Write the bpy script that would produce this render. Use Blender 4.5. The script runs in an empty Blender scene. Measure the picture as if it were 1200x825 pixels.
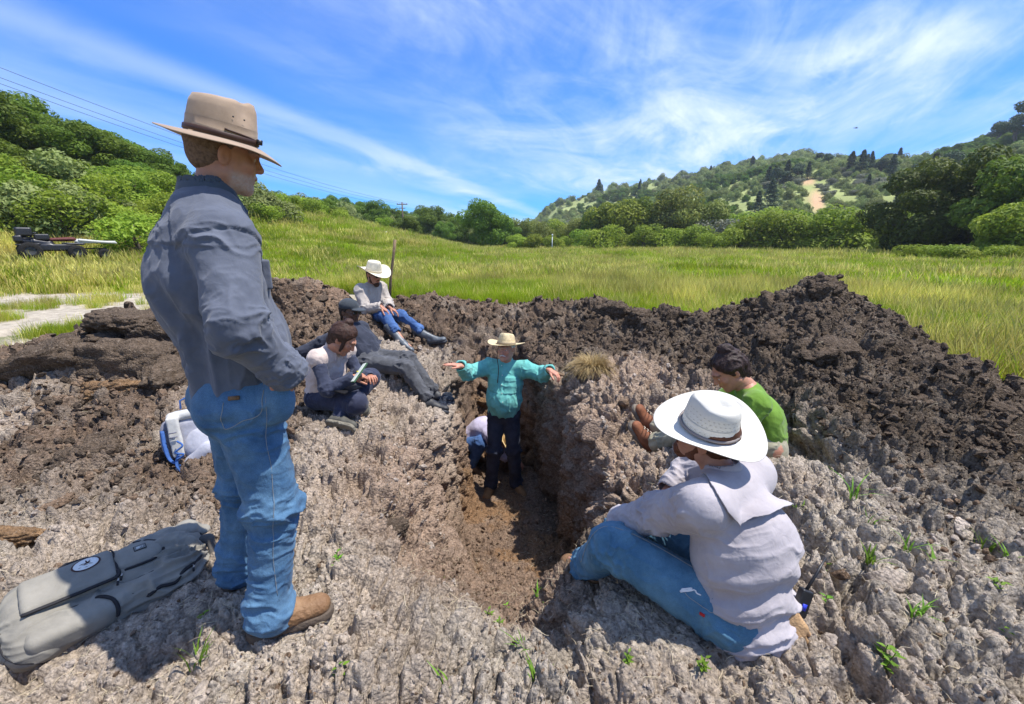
import bpy, math, random
import numpy as np
from mathutils import Vector, Matrix, Euler
random.seed(7); RNG = np.random.default_rng(7)
C = bpy.context.scene.collection
SC = bpy.context.scene
PI = math.pi
R = math.radians

# ---------------------------------------------------------------- camera
CAM_H = 1.45; FPX = 520.0; PITCH = math.atan(129.5 / FPX)
cam = bpy.data.objects.new('camera', bpy.data.cameras.new('camera')); C.objects.link(cam)
cam.data.sensor_width = 36.0; cam.data.lens = 36.0 * FPX / 1200.0
cam.data.clip_start = 0.05; cam.data.clip_end = 6000
cam.location = (0, 0, CAM_H); cam.rotation_euler = (PI / 2 - PITCH, 0, 0)
SC.camera = cam

# ---------------------------------------------------------------- sky, sun, exposure
SUN_AZ = R(92); SUN_EL = R(66)          # azimuth clockwise from +Y
SUN_DIR = Vector((math.sin(SUN_AZ) * math.cos(SUN_EL), math.cos(SUN_AZ) * math.cos(SUN_EL), math.sin(SUN_EL)))
SC.view_settings.view_transform = 'Standard'; SC.view_settings.look = 'None'
SC.view_settings.exposure = 0.86; SC.view_settings.gamma = 1.0
sun = bpy.data.objects.new('sun', bpy.data.lights.new('sun', 'SUN')); C.objects.link(sun)
sun.data.energy = 4.0; sun.data.angle = R(0.6); sun.data.color = (1.0, 0.955, 0.88)
sun.rotation_euler = SUN_DIR.to_track_quat('Z', 'Y').to_euler()
sun.location = (20, -20, 40)

world = bpy.data.worlds.new('World'); SC.world = world; world.use_nodes = True
wn = world.node_tree.nodes; wl = world.node_tree.links
bg = wn['Background']; bg.inputs['Strength'].default_value = 0.112
sky = wn.new('ShaderNodeTexSky'); sky.sky_type = 'NISHITA'; sky.sun_disc = False
sky.sun_elevation = SUN_EL; sky.sun_rotation = SUN_AZ; sky.air_density = 1.0; sky.dust_density = 0.3; sky.ozone_density = 3.0
def wnode(t, **kw):
    n = wn.new(t)
    for k, v in kw.items():
        if k.startswith('i_'): n.inputs[k[2:]].default_value = v
        else: setattr(n, k, v)
    return n
def wmath(op, a, b=None, clamp=False):
    n = wn.new('ShaderNodeMath'); n.operation = op; n.use_clamp = clamp
    for i, s in enumerate((a, b)):
        if s is None: continue
        if isinstance(s, (int, float)): n.inputs[i].default_value = s
        else: wl.new(s, n.inputs[i])
    return n.outputs[0]
def wsmooth(v, lo, hi):
    n = wn.new('ShaderNodeMapRange'); n.interpolation_type = 'SMOOTHSTEP'; wl.new(v, n.inputs[0])
    n.inputs[1].default_value = lo; n.inputs[2].default_value = hi
    return n.outputs[0]
tc = wn.new('ShaderNodeTexCoord'); sp = wn.new('ShaderNodeSeparateXYZ'); wl.new(tc.outputs['Generated'], sp.inputs[0])
zz = wmath('ADD', wmath('MAXIMUM', sp.outputs[2], 0.0), 0.06)
u0 = wmath('DIVIDE', sp.outputs[0], zz); v0 = wmath('DIVIDE', sp.outputs[1], zz)
a_ = R(22)                                # the streaks all run towards this bearing
al = wmath('ADD', wmath('MULTIPLY', u0, math.sin(a_)), wmath('MULTIPLY', v0, math.cos(a_)))
cr = wmath('SUBTRACT', wmath('MULTIPLY', u0, math.cos(a_)), wmath('MULTIPLY', v0, math.sin(a_)))
def wcomb(x, y, z):
    n = wn.new('ShaderNodeCombineXYZ')
    for i, s in enumerate((x, y, z)):
        if isinstance(s, (int, float)): n.inputs[i].default_value = s
        else: wl.new(s, n.inputs[i])
    return n.outputs[0]
def wnoise(vec, scale, detail, rough, dist=0.0):
    n = wn.new('ShaderNodeTexNoise'); wl.new(vec, n.inputs['Vector'])
    n.inputs['Scale'].default_value = scale; n.inputs['Detail'].default_value = detail
    n.inputs['Roughness'].default_value = rough; n.inputs['Distortion'].default_value = dist
    return n.outputs['Fac']
CS = 0.0
vec_s = wcomb(wmath('MULTIPLY', al, 0.50), cr, CS)
vec_b = wcomb(wmath('MULTIPLY', al, 0.45), cr, 5.3)
vec_f = wcomb(wmath('MULTIPLY', al, 0.42), wmath('MULTIPLY', cr, 1.0), 9.1)
n_s = wnoise(vec_s, 0.9, 9, 0.62, 1.3)
n_b = wnoise(vec_b, 0.42, 3, 0.5, 0.3)
n_f = wnoise(vec_f, 2.2, 9, 0.68, 1.4)
right = wsmooth(cr, -2.6, 0.8)           # more cirrus to the right
cov = wmath('ADD', n_b, wmath('MULTIPLY', right, 0.17))
m1 = wsmooth(cov, 0.42, 0.82)
m2 = wsmooth(n_s, 0.34, 0.78)
m3 = wsmooth(n_f, 0.34, 0.78)
dens = wmath('MULTIPLY', m1, wmath('ADD', wmath('MULTIPLY', m2, 0.85), wmath('MULTIPLY', m3, 0.45)))
# thin veil over everything and a few long narrow streaks
veil = wmath('MULTIPLY', wsmooth(n_b, 0.25, 0.75), 0.08)
dens = wmath('ADD', dens, veil)
def streak(c0, w, amp, slope=0.0):
    d = wmath('ABSOLUTE', wmath('SUBTRACT', wmath('ADD', cr, wmath('MULTIPLY', al, slope)), c0))
    s = wsmooth(wmath('ADD', d, wmath('MULTIPLY', wmath('SUBTRACT', n_s, 0.5), -w * 1.5)), w, 0.0)
    return wmath('MULTIPLY', s, amp)
for st in ((-2.45, 0.30, 0.30, 0.04), (-4.4, 0.5, 0.16, -0.06), (-3.1, 0.8, 0.22, 0.12), (0.9, 0.5, 0.20, 0.0)):
    dens = wmath('ADD', dens, streak(*st))
dens = wmath('MINIMUM', dens, 0.9)
# horizon whitening
tint = wn.new('ShaderNodeMix'); tint.data_type = 'RGBA'; tint.blend_type = 'MULTIPLY'; tint.inputs[0].default_value = 1.0
wl.new(sky.outputs[0], tint.inputs[6]); tint.inputs[7].default_value = (0.11, 0.53, 1.16, 1)
cl = wn.new('ShaderNodeMix'); cl.data_type = 'RGBA'
wl.new(dens, cl.inputs[0]); wl.new(tint.outputs[2], cl.inputs[6]); cl.inputs[7].default_value = (4.7, 5.4, 6.2, 1)
wl.new(cl.outputs[2], bg.inputs['Color'])
# ---------------------------------------------------------------- tags
def tag(o, label=None, cat=None, group=None, kind=None):
    if label: o['label'] = label
    if cat: o['category'] = cat
    if group: o['group'] = group
    if kind: o['kind'] = kind
    return o
def empty(name, loc, rz=0):
    o = bpy.data.objects.new(name, None); C.objects.link(o); o.location = loc; o.rotation_euler = (0, 0, rz)
    o.empty_display_size = 0.1
    return o
def ray(px, py):
    x = (px - 600) / FPX; v = (412.5 - py) / FPX
    return Vector((x, math.cos(PITCH) + v * math.sin(PITCH), -math.sin(PITCH) + v * math.cos(PITCH)))
def at(px, py, Y):
    d = ray(px, py); return Vector((0, 0, CAM_H)) + d * (Y / d.y)
def azel(px, py):
    d = ray(px, py); return math.atan2(d.x, d.y), math.atan2(d.z, math.hypot(d.x, d.y))

# ---------------------------------------------------------------- mesh helpers
def mesh_np(name, V, F, smooth=True, col=None):
    """V (n,3), F (m,k) array or list of arrays -> mesh"""
    me = bpy.data.meshes.new(name)
    V = np.asarray(V, dtype=np.float32)
    Fs = F if isinstance(F, list) else [F]
    Fs = [np.asarray(f, dtype=np.int32) for f in Fs if len(f)]
    nl = sum(f.size for f in Fs); nf = sum(len(f) for f in Fs)
    me.vertices.add(len(V)); me.vertices.foreach_set('co', V.ravel())
    me.loops.add(nl); me.polygons.add(nf)
    me.loops.foreach_set('vertex_index', np.concatenate([f.ravel() for f in Fs]))
    tot = np.concatenate([np.full(len(f), f.shape[1], dtype=np.int32) for f in Fs])
    st = np.concatenate([[0], np.cumsum(tot)[:-1]]).astype(np.int32)
    me.polygons.foreach_set('loop_start', st)
    try: me.polygons.foreach_set('loop_total', tot)
    except Exception: pass
    me.polygons.foreach_set('use_smooth', np.full(nf, smooth))
    me.update(calc_edges=True); me.validate()
    if col is not None:
        for nm, arr in col.items():
            arr = np.asarray(arr, dtype=np.float32)
            if arr.ndim == 1:
                a = me.attributes.new(nm, 'FLOAT', 'POINT'); a.data.foreach_set('value', arr)
            else:
                a = me.attributes.new(nm, 'FLOAT_COLOR', 'POINT')
                if arr.shape[1] == 3: arr = np.concatenate([arr, np.ones((len(arr), 1), np.float32)], 1)
                a.data.foreach_set('color', arr.ravel())
    return me
def add(name, me, mat=None, parent=None, loc=None):
    o = bpy.data.objects.new(name, me); C.objects.link(o)
    if mat is not None:
        if len(me.materials) == 0: me.materials.append(mat)
    if parent is not None: o.parent = parent
    if loc is not None: o.location = loc
    return o
class MB:
    """collects polygon soup"""
    def __init__(s): s.v = []; s.q = []; s.t = []; s.n = 0
    def put(s, V, Q=None, T=None):
        V = np.asarray(V, float)
        if Q is not None and len(Q): s.q.append(np.asarray(Q) + s.n)
        if T is not None and len(T): s.t.append(np.asarray(T) + s.n)
        s.v.append(V); s.n += len(V); return s
    def tube(s, pts, rad, n=8, cap=True, flat=None, up=None):
        """pts list of 3-vectors, rad scalar/list, flat=(b scale) squashes the second axis"""
        P = np.asarray([tuple(p) for p in pts], float); k = len(P)
        r = np.full(k, rad, float) if np.isscalar(rad) else np.asarray(rad, float)
        T = np.gradient(P, axis=0); T /= np.linalg.norm(T, axis=1)[:, None] + 1e-9
        ref = np.array(up if up is not None else ((0, 0, 1) if abs(T[0, 2]) < .9 else (1, 0, 0)), float)
        A = np.cross(T, ref); A /= np.linalg.norm(A, axis=1)[:, None] + 1e-9
        B = np.cross(A, T)
        ang = np.linspace(0, 2 * PI, n, endpoint=False)
        f = 1.0 if flat is None else flat
        V = P[:, None] + r[:, None, None] * (np.cos(ang)[None, :, None] * A[:, None] + f * np.sin(ang)[None, :, None] * B[:, None])
        V = V.reshape(-1, 3); Q = []
        for i in range(k - 1):
            for j in range(n):
                Q.append((i * n + j, i * n + (j + 1) % n, (i + 1) * n + (j + 1) % n, (i + 1) * n + j))
        Tt = []
        if cap:
            V = np.vstack([V, P[:1], P[-1:]]); c0 = k * n
            for j in range(n):
                Tt.append((c0, (j + 1) % n, j)); Tt.append((c0 + 1, (k - 1) * n + j, (k - 1) * n + (j + 1) % n))
        return s.put(V, Q, Tt)
    def box(s, c, h, M=None):
        x, y, z = h
        V = np.array([(a * x, b * y, d * z) for a in (-1, 1) for b in (-1, 1) for d in (-1, 1)], float)
        if M is not None: V = V @ np.asarray(M, float).T
        V = V + np.asarray(tuple(c), float)
        return s.put(V, [(0, 1, 3, 2), (4, 6, 7, 5), (0, 4, 5, 1), (2, 3, 7, 6), (0, 2, 6, 4), (1, 5, 7, 3)])
    def lathe(s, prof, n=20, c=(0, 0, 0), M=None):
        prof = np.asarray(prof, float); k = len(prof); ang = np.linspace(0, 2 * PI, n, endpoint=False)
        V = np.stack([prof[:, None, 0] * np.cos(ang)[None], prof[:, None, 0] * np.sin(ang)[None], np.repeat(prof[:, 1:2], n, 1)], -1).reshape(-1, 3)
        if M is not None: V = V @ np.asarray(M, float).T
        V = V + np.asarray(tuple(c), float)
        Q = [(i * n + j, i * n + (j + 1) % n, (i + 1) * n + (j + 1) % n, (i + 1) * n + j) for i in range(k - 1) for j in range(n)]
        return s.put(V, Q)
    def mesh(s, name, smooth=True):
        F = []
        if s.q: F.append(np.vstack(s.q))
        if s.t: F.append(np.vstack(s.t))
        return mesh_np(name, np.vstack(s.v), F, smooth)
    def build(s, name, mat, parent=None, smooth=True):
        return add(name, s.mesh(name, smooth), mat, parent)

# ---------------------------------------------------------------- numpy noise
def _h(i, j, k, seed):
    h = (i.astype(np.uint32) * np.uint32(374761393)) ^ (j.astype(np.uint32) * np.uint32(668265263)) ^ (k.astype(np.uint32) * np.uint32(2147483647 - 1640531)) ^ np.uint32(seed * 974711 + 77)
    h = (h ^ (h >> np.uint32(13))) * np.uint32(1274126177)
    h = (h ^ (h >> np.uint32(16))) * np.uint32(2246822519)
    return (h ^ (h >> np.uint32(15)))
def _u(h): return (h & np.uint32(0xFFFFFF)).astype(np.float32) / np.float32(16777216.0)
def vnoise(p, seed=0):
    """value noise 0..1, p (n,3)"""
    p = p.astype(np.float32); f = np.floor(p); i = f.astype(np.int64); t = p - f; t = t * t * t * (t * (t * 6 - 15) + 10)
    out = np.zeros(len(p), np.float32)
    for a in (0, 1):
        wa = t[:, 0] if a else 1 - t[:, 0]
        for b in (0, 1):
            wb = t[:, 1] if b else 1 - t[:, 1]
            for c in (0, 1):
                wc = t[:, 2] if c else 1 - t[:, 2]
                out += wa * wb * wc * _u(_h(i[:, 0] + a, i[:, 1] + b, i[:, 2] + c, seed))
    return out
def fbm(p, oct=4, seed=0, gain=0.5, lac=2.03):
    o = np.zeros(len(p), np.float32); a = 1.0; s = 0.0
    for k in range(oct):
        o += a * vnoise(p, seed + k); s += a; a *= gain; p = p * lac + 3.17
    return o / s
def ridged(p, oct=4, seed=0, gain=0.5):
    o = np.zeros(len(p), np.float32); a = 1.0; s = 0.0
    for k in range(oct):
        o += a * (1 - np.abs(2 * vnoise(p, seed + k) - 1)); s += a; a *= gain; p = p * 2.03 + 3.17
    return o / s
def worley(p, seed=0):
    """F1, F2, cell random; 2x2x2 neighbourhood (good enough for rough ground)"""
    p = p.astype(np.float32); b = np.floor(p - 0.5).astype(np.int64)
    f1 = np.full(len(p), 9.0, np.float32); f2 = f1.copy(); cid = np.zeros(len(p), np.float32)
    for a in (0, 1):
        for c in (0, 1):
            for d in (0, 1):
                i, j, k = b[:, 0] + a, b[:, 1] + c, b[:, 2] + d
                h = _h(i, j, k, seed); 
                jx = 0.5 + 0.7 * (_u(h) - 0.5); jy = 0.5 + 0.7 * (_u(h * np.uint32(2654435761) + np.uint32(11)) - 0.5)
                jz = 0.5 + 0.7 * (_u(h * np.uint32(40503) + np.uint32(977)) - 0.5)
                dd = np.sqrt((i + jx - p[:, 0]) ** 2 + (j + jy - p[:, 1]) ** 2 + (k + jz - p[:, 2]) ** 2).astype(np.float32)
                m = dd < f1
                f2 = np.where(m, f1, np.minimum(f2, dd)); f1 = np.where(m, dd, f1)
                cid = np.where(m, _u(h * np.uint32(22695477) + np.uint32(5)), cid)
    return f1, f2, cid
def sstep(x, a, b):
    t = np.clip((x - a) / (b - a), 0, 1); return t * t * (3 - 2 * t)

# ---------------------------------------------------------------- materials
MATS = {}
def nodes_of(m):
    m.use_nodes = True; nt = m.node_tree; return nt, nt.nodes, nt.links
def mat_basic(name, col, rough=0.8, metal=0.0, spec=0.3, var=0.0, vscale=20, bump=0.0, bscale=200, sheen=0.0, col2=None, bump2=None):
    """plain procedural surface with mottled colour and fine relief"""
    if name in MATS: return MATS[name]
    m = bpy.data.materials.new(name); nt, N, L = nodes_of(m); b = N['Principled BSDF']
    b.inputs['Roughness'].default_value = rough; b.inputs['Metallic'].default_value = metal
    b.inputs['Specular IOR Level'].default_value = spec
    if sheen: b.inputs['Sheen Weight'].default_value = sheen
    co = N.new('ShaderNodeTexCoord')
    if var > 0 or col2:
        n = N.new('ShaderNodeTexNoise'); n.inputs['Scale'].default_value = vscale; n.inputs['Detail'].default_value = 5
        L.new(co.outputs['Object'], n.inputs['Vector'])
        mr = N.new('ShaderNodeMapRange'); mr.inputs[1].default_value = .3; mr.inputs[2].default_value = .7
        L.new(n.outputs['Fac'], mr.inputs[0])
        mx = N.new('ShaderNodeMix'); mx.data_type = 'RGBA'; L.new(mr.outputs[0], mx.inputs[0])
        c2 = col2 if col2 else tuple(min(1, c * (1 + var)) for c in col)
        c1 = col if col2 else tuple(c * (1 - var) for c in col)
        mx.inputs[6].default_value = (*c1, 1); mx.inputs[7].default_value = (*c2, 1)
        L.new(mx.outputs[2], b.inputs['Base Color'])
    else: b.inputs['Base Color'].default_value = (*col, 1)
    if bump > 0:
        n2 = N.new('ShaderNodeTexNoise'); n2.inputs['Scale'].default_value = bscale; n2.inputs['Detail'].default_value = 4
        L.new(co.outputs['Object'], n2.inputs['Vector'])
        bp = N.new('ShaderNodeBump'); bp.inputs['Strength'].default_value = bump; bp.inputs['Distance'].default_value = 1.0 / bscale
        L.new(n2.outputs['Fac'], bp.inputs['Height']); last = bp
        if bump2:
            n3 = N.new('ShaderNodeTexNoise'); n3.inputs['Scale'].default_value = bump2[1]; n3.inputs['Detail'].default_value = 3
            n3.inputs['Distortion'].default_value = 0.6
            L.new(co.outputs['Object'], n3.inputs['Vector'])
            b3 = N.new('ShaderNodeBump'); b3.inputs['Strength'].default_value = bump2[0]; b3.inputs['Distance'].default_value = 0.25 / bump2[1]
            L.new(n3.outputs['Fac'], b3.inputs['Height']); L.new(bp.outputs[0], b3.inputs['Normal']); last = b3
        L.new(last.outputs[0], b.inputs['Normal'])
    MATS[name] = m; return m
def mat_leaf(name, c1, c2, trans=0.35, rough=0.6, attr=True, pscale=0.0):
    """foliage: colour varies leaf by leaf and plant by plant; some light passes through"""
    if name in MATS: return MATS[name]
    m = bpy.data.materials.new(name); nt, N, L = nodes_of(m); out = N['Material Output']; b = N['Principled BSDF']
    b.inputs['Roughness'].default_value = rough; b.inputs['Specular IOR Level'].default_value = 0.25
    at_ = N.new('ShaderNodeAttribute'); at_.attribute_name = 'tone'
    oi = N.new('ShaderNodeObjectInfo')
    mx = N.new('ShaderNodeMix'); mx.data_type = 'RGBA'; mx.inputs[6].default_value = (*c1, 1); mx.inputs[7].default_value = (*c2, 1)
    L.new(at_.outputs['Fac'], mx.inputs[0])
    hs = N.new('ShaderNodeHueSaturation'); L.new(mx.outputs[2], hs.inputs['Color'])
    mh = N.new('ShaderNodeMapRange'); L.new(oi.outputs['Random'], mh.inputs[0]); mh.inputs[3].default_value = 0.485; mh.inputs[4].default_value = 0.515
    mv = N.new('ShaderNodeMapRange'); L.new(oi.outputs['Random'], mv.inputs[0]); mv.inputs[3].default_value = 0.8; mv.inputs[4].default_value = 1.2
    L.new(mh.outputs[0], hs.inputs['Hue']); L.new(mv.outputs[0], hs.inputs['Value'])
    src = hs.outputs[0]
    if pscale:
        ge = N.new('ShaderNodeNewGeometry'); nn = N.new('ShaderNodeTexNoise'); nn.inputs['Scale'].default_value = pscale; nn.inputs['Detail'].default_value = 4
        L.new(ge.outputs['Position'], nn.inputs['Vector'])
        mr = N.new('ShaderNodeMapRange'); mr.inputs[1].default_value = .35; mr.inputs[2].default_value = .65; mr.inputs[3].default_value = .7; mr.inputs[4].default_value = 1.3
        L.new(nn.outputs['Fac'], mr.inputs[0]); h2 = N.new('ShaderNodeHueSaturation'); L.new(src, h2.inputs['Color']); L.new(mr.outputs[0], h2.inputs['Value']); src = h2.outputs[0]
    L.new(src, b.inputs['Base Color'])
    tr = N.new('ShaderNodeBsdfTranslucent'); L.new(src, tr.inputs['Color'])
    ms = N.new('ShaderNodeMixShader'); ms.inputs[0].default_value = trans
    L.new(b.outputs[0], ms.inputs[1]); L.new(tr.outputs[0], ms.inputs[2]); L.new(ms.outputs[0], out.inputs['Surface'])
    MATS[name] = m; return m

# ---------------------------------------------------------------- scatter (geometry nodes, only for uncountable stuff)
def scatter(name, P, rot, scl, idx, sources, kind='stuff', parent=None, label=None, cat=None):
    me = bpy.data.meshes.new(name); P = np.asarray(P, np.float32)
    me.vertices.add(len(P)); me.vertices.foreach_set('co', P.ravel())
    a = me.attributes.new('rot', 'FLOAT_VECTOR', 'POINT'); a.data.foreach_set('vector', np.asarray(rot, np.float32).ravel())
    a = me.attributes.new('scl', 'FLOAT_VECTOR', 'POINT')
    scl = np.asarray(scl, np.float32)
    if scl.ndim == 1: scl = np.repeat(scl[:, None], 3, 1)
    a.data.foreach_set('vector', scl.ravel())
    a = me.attributes.new('idx', 'INT', 'POINT'); a.data.foreach_set('value', np.asarray(idx, np.int32))
    o = bpy.data.objects.new(name, me); C.objects.link(o)
    if parent is not None: o.parent = parent
    ng = bpy.data.node_groups.new(name, 'GeometryNodeTree')
    ng.interface.new_socket('Geometry', in_out='INPUT', socket_type='NodeSocketGeometry')
    ng.interface.new_socket('Geometry', in_out='OUTPUT', socket_type='NodeSocketGeometry')
    N = ng.nodes; L = ng.links
    gi = N.new('NodeGroupInput'); go = N.new('NodeGroupOutput')
    mp = N.new('GeometryNodeMeshToPoints'); L.new(gi.outputs[0], mp.inputs[0])
    def attr(nm, dt):
        n = N.new('GeometryNodeInputNamedAttribute'); n.data_type = dt; n.inputs['Name'].default_value = nm
        return [s for s in n.outputs if s.enabled and s.name == 'Attribute'][0]
    gt = N.new('GeometryNodeGeometryToInstance')
    for s in sources:
        ob = bpy.data.objects.new(s.name, s)
        oi = N.new('GeometryNodeObjectInfo'); oi.inputs['Object'].default_value = ob; oi.inputs['As Instance'].default_value = True
        L.new(oi.outputs['Geometry'], gt.inputs[0])
    # geometry-to-instance would pack all in one; use a join of instances and pick by index instead
    jn = N.new('GeometryNodeJoinGeometry')
    for l in list(gt.inputs[0].links): 
        L.new(l.from_socket, jn.inputs[0]); L.remove(l)
    N.remove(gt)
    ip = N.new('GeometryNodeInstanceOnPoints'); L.new(mp.outputs[0], ip.inputs['Points']); L.new(jn.outputs[0], ip.inputs['Instance'])
    ip.inputs['Pick Instance'].default_value = True
    L.new(attr('idx', 'INT'), ip.inputs['Instance Index'])
    L.new(attr('rot', 'FLOAT_VECTOR'), ip.inputs['Rotation']); L.new(attr('scl', 'FLOAT_VECTOR'), ip.inputs['Scale'])
    L.new(ip.outputs[0], go.inputs[0])
    md = o.modifiers.new('scatter', 'NODES'); md.node_group = ng
    tag(o, label, cat, None, kind)
    return o
# ---------------------------------------------------------------- the dug ground
def seg_dist(x, y, a, b):
    ax, ay = a; bx, by = b; dx, dy = bx - ax, by - ay
    t = np.clip(((x - ax) * dx + (y - ay) * dy) / (dx * dx + dy * dy), 0, 1)
    return np.hypot(x - ax - t * dx, y - ay - t * dy), t
BERM = [(-6.6, 2.2, .02, .8), (-5.4, 2.9, .10, .8), (-4.5, 3.6, .26, .7), (-3.75, 4.4, .56, .75), (-2.75, 5.35, .86, .75), (-2.0, 6.1, .60, .8),
        (-1.1, 6.7, .62, .75), (-.2, 7.0, .42, .75), (.6, 6.9, .45, .7), (1.4, 6.35, .52, .75), (2.3, 5.7, .50, .8), (3.35, 4.95, .93, .90),
        (3.65, 4.25, .34, .75), (3.7, 3.5, .07, .7), (3.6, 2.4, .03, .8), (3.4, 1.2, .02, .8)]
def lerp_tab(y, tab):
    t = np.array(tab, float); return np.interp(y, t[:, 0], t[:, 1])
def berm_h(x, y):
    h = np.zeros_like(x)
    for (x0, y0, h0, w0), (x1, y1, h1, w1) in zip(BERM[:-1], BERM[1:]):
        d, t = seg_dist(x, y, (x0, y0), (x1, y1))
        hh = (h0 + (h1 - h0) * t) * np.exp(-(d / (w0 + (w1 - w0) * t)) ** 1.5)
        h = np.maximum(h, hh)
    # the big dark mound is broad towards the camera
    d, t = seg_dist(x, y, (3.3, 4.8), (2.3, 2.6))
    h = np.maximum(h, (.95 - .72 * t) * np.exp(-(d / (0.95 + .25 * t)) ** 1.5))
    return h * sstep(x - .12 * np.sin(y * 3.1), 4.45, 3.65)
def far_z(x, y):
    """the land around: meadow, the bank on the left and the hills"""
    r = np.hypot(x, y); az = np.degrees(np.arctan2(x, y))
    A = np.interp(az, [-120, -60, -48, -33, -18, -6, 0, 180], [7, 8, 8, 6, 3, 0.3, 0, 0])
    z = A * sstep(r, 17, 55)
    z = z + np.interp(az, [-120, -60, -30, -12, 0, 8], [14, 14, 10, 7, 4, 0]) * sstep(r, 60, 220)
    # right hand hill
    px = np.interp(az, AZ_TAB, PX_TAB)
    ry = np.interp(px, [-400, 540, 590, 640, 700, 760, 820, 880, 930, 990, 1060, 1120, 1200, 1350, 1800], [283, 283, 273, 254, 240, 230, 216, 203, 195, 200, 205, 195, 172, 150, 140])
    rd = np.interp(px, [-400, 540, 640, 930, 1060, 1200, 1400, 1800], [900, 800, 560, 420, 380, 280, 240, 240])
    el = np.interp(px, PX_TAB, PX_TAB * 0) + elev_of(px, ry)
    top = CAM_H + rd * np.tan(el)
    base = np.interp(px, [-400, 560, 700, 1000, 1200, 1800], [200, 150, 110, 95, 80, 80])
    t = np.clip((r - base) / (rd - base), 0, 2)
    prof = np.where(t < 1, np.sin(np.clip(t, 0, 1) * PI / 2) ** 1.15, 1 - .25 * (t - 1) ** 2)
    z = z + np.maximum(top, 0) * prof * sstep(az, 0, 6)
    return z
def elev_of(px, py):
    x = (px - 600) / FPX; v = (412.5 - py) / FPX
    return np.arctan2(-math.sin(PITCH) + v * math.cos(PITCH), np.hypot(x, math.cos(PITCH) + v * math.sin(PITCH)))
PX_TAB = np.linspace(-900, 2100, 61)
AZ_TAB = np.degrees(np.array([math.atan2((p - 600) / FPX, math.cos(PITCH) + (412.5 - 240) / FPX * math.sin(PITCH)) for p in PX_TAB]))
TR = lambda y: sstep(y, 6.05, 5.45) * sstep(y, 1.45, 2.0)
def trench_mask(x, y):
    xl = lerp_tab(y, [(1.2, -.75), (2.0, -.82), (2.4, -.82), (3.1, -.72), (3.6, -.68), (4.7, -.66), (6.2, -.62)])
    wl_ = lerp_tab(y, [(1.2, .9), (2.0, .85), (2.4, .68), (3.0, .38), (3.5, .22), (4.5, .12), (6, .16)])
    xr = lerp_tab(y, [(1.2, .10), (1.7, .22), (2.2, .44), (2.6, .52), (4.1, .46), (4.6, .34), (5.4, .16), (6.2, .10)])
    wr_ = lerp_tab(y, [(1.2, .4), (1.8, .25), (2.2, .18), (2.6, .10), (4.1, .09), (6, .12)])
    wob = .05 * np.sin(y * 5.1 + 1.0) + .03 * np.sin(y * 11.3)
    xl = xl + wob * .8; xr = xr + .04 * np.sin(y * 6.3 + 2) + .02 * np.sin(y * 14.0)
    return sstep(x, xl, xl + wl_) * sstep(x, xr + wr_, xr)
def h0(x, y):
    b = berm_h(x, y)
    g = .02 * np.sin(x * 1.3 + .4) + .02 * np.sin(y * 1.7 + x * .6)
    g = g + .10 * sstep(x, .6, 1.9) * sstep(y, 4.5, 2.0) + .10 * sstep(x, .5, .9) * sstep(y, 2.2, 3.0) * sstep(y, 5.5, 4.5)
    g = g + .10 * sstep(x, -.8, -1.5) * sstep(y, 2.4, 3.4) * sstep(y, 6.5, 5.0)
    g = g + .22 * np.exp(-((x + 1.55) ** 2 + (y - 4.7) ** 2) / .35)
    rr = np.hypot(x, y - 3.5)
    g = g * sstep(rr, 9.0, 6.5)
    z = g + b
    fl = lerp_tab(y, [(1.15, .0), (1.5, -.17), (1.9, -.46), (2.4, -.76), (3.0, -1.0), (3.5, -1.12), (4.0, -1.24), (5.4, -1.26), (5.7, -.85), (6.1, .0)])
    m = trench_mask(x, y) * sstep(y, 6.2, 5.9)
    z = z * (1 - m) + fl * m
    for (px_, py_, pz_, pr_) in PADS:
        w = np.exp(-(((x - px_) ** 2 + (y - py_) ** 2) / pr_ ** 2) ** 2); z = z * (1 - w) + pz_ * w
    return z + far_z(x, y)
PADS = [(-1.25, 5.22, .04, .42), (-1.0, 5.66, .05, .38), (-1.95, 5.86, .42, .28), (-.68, 4.02, -.13, .24), (.33, 1.80, -.10, .22), (.54, 2.12, -.12, .22), (.92, 2.95, .0, .26), (1.62, 2.6, .10, .30)]
def regions(x, y, P=None):
    """rough: 0 dry crust .. 1 fresh spoil; wet: dark clay; ochre"""
    b = berm_h(x, y); q = np.stack([x, y, x * 0], 1)
    n = fbm(q * 1.3, 4, 31)
    spoil = sstep(b + .20 * (n - .5), .10, .24)
    left_dark = sstep(x, -1.2, -1.9) * sstep(y, 1.75, 2.5) * sstep(y, 6.5, 5.5)
    spoil = np.maximum(spoil, left_dark * sstep(n, .25, .5))
    spoil = np.maximum(spoil, sstep(y + .9 * (n - .5), 4.35, 4.9) * sstep(y, 8.4, 7.4) * sstep(x, -1.1, -.5) * sstep(x, 4.6, 3.8))
    spoil = np.maximum(spoil, sstep(x + .35 * y + 1.2 * (n - .5), 2.55, 3.1) * sstep(y, 1.6, 2.4) * sstep(x, 4.6, 3.9))
    tm = trench_mask(x, y) * sstep(y, 6.2, 5.9) * sstep(y, 1.2, 2.0)
    return spoil, tm, n
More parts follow.
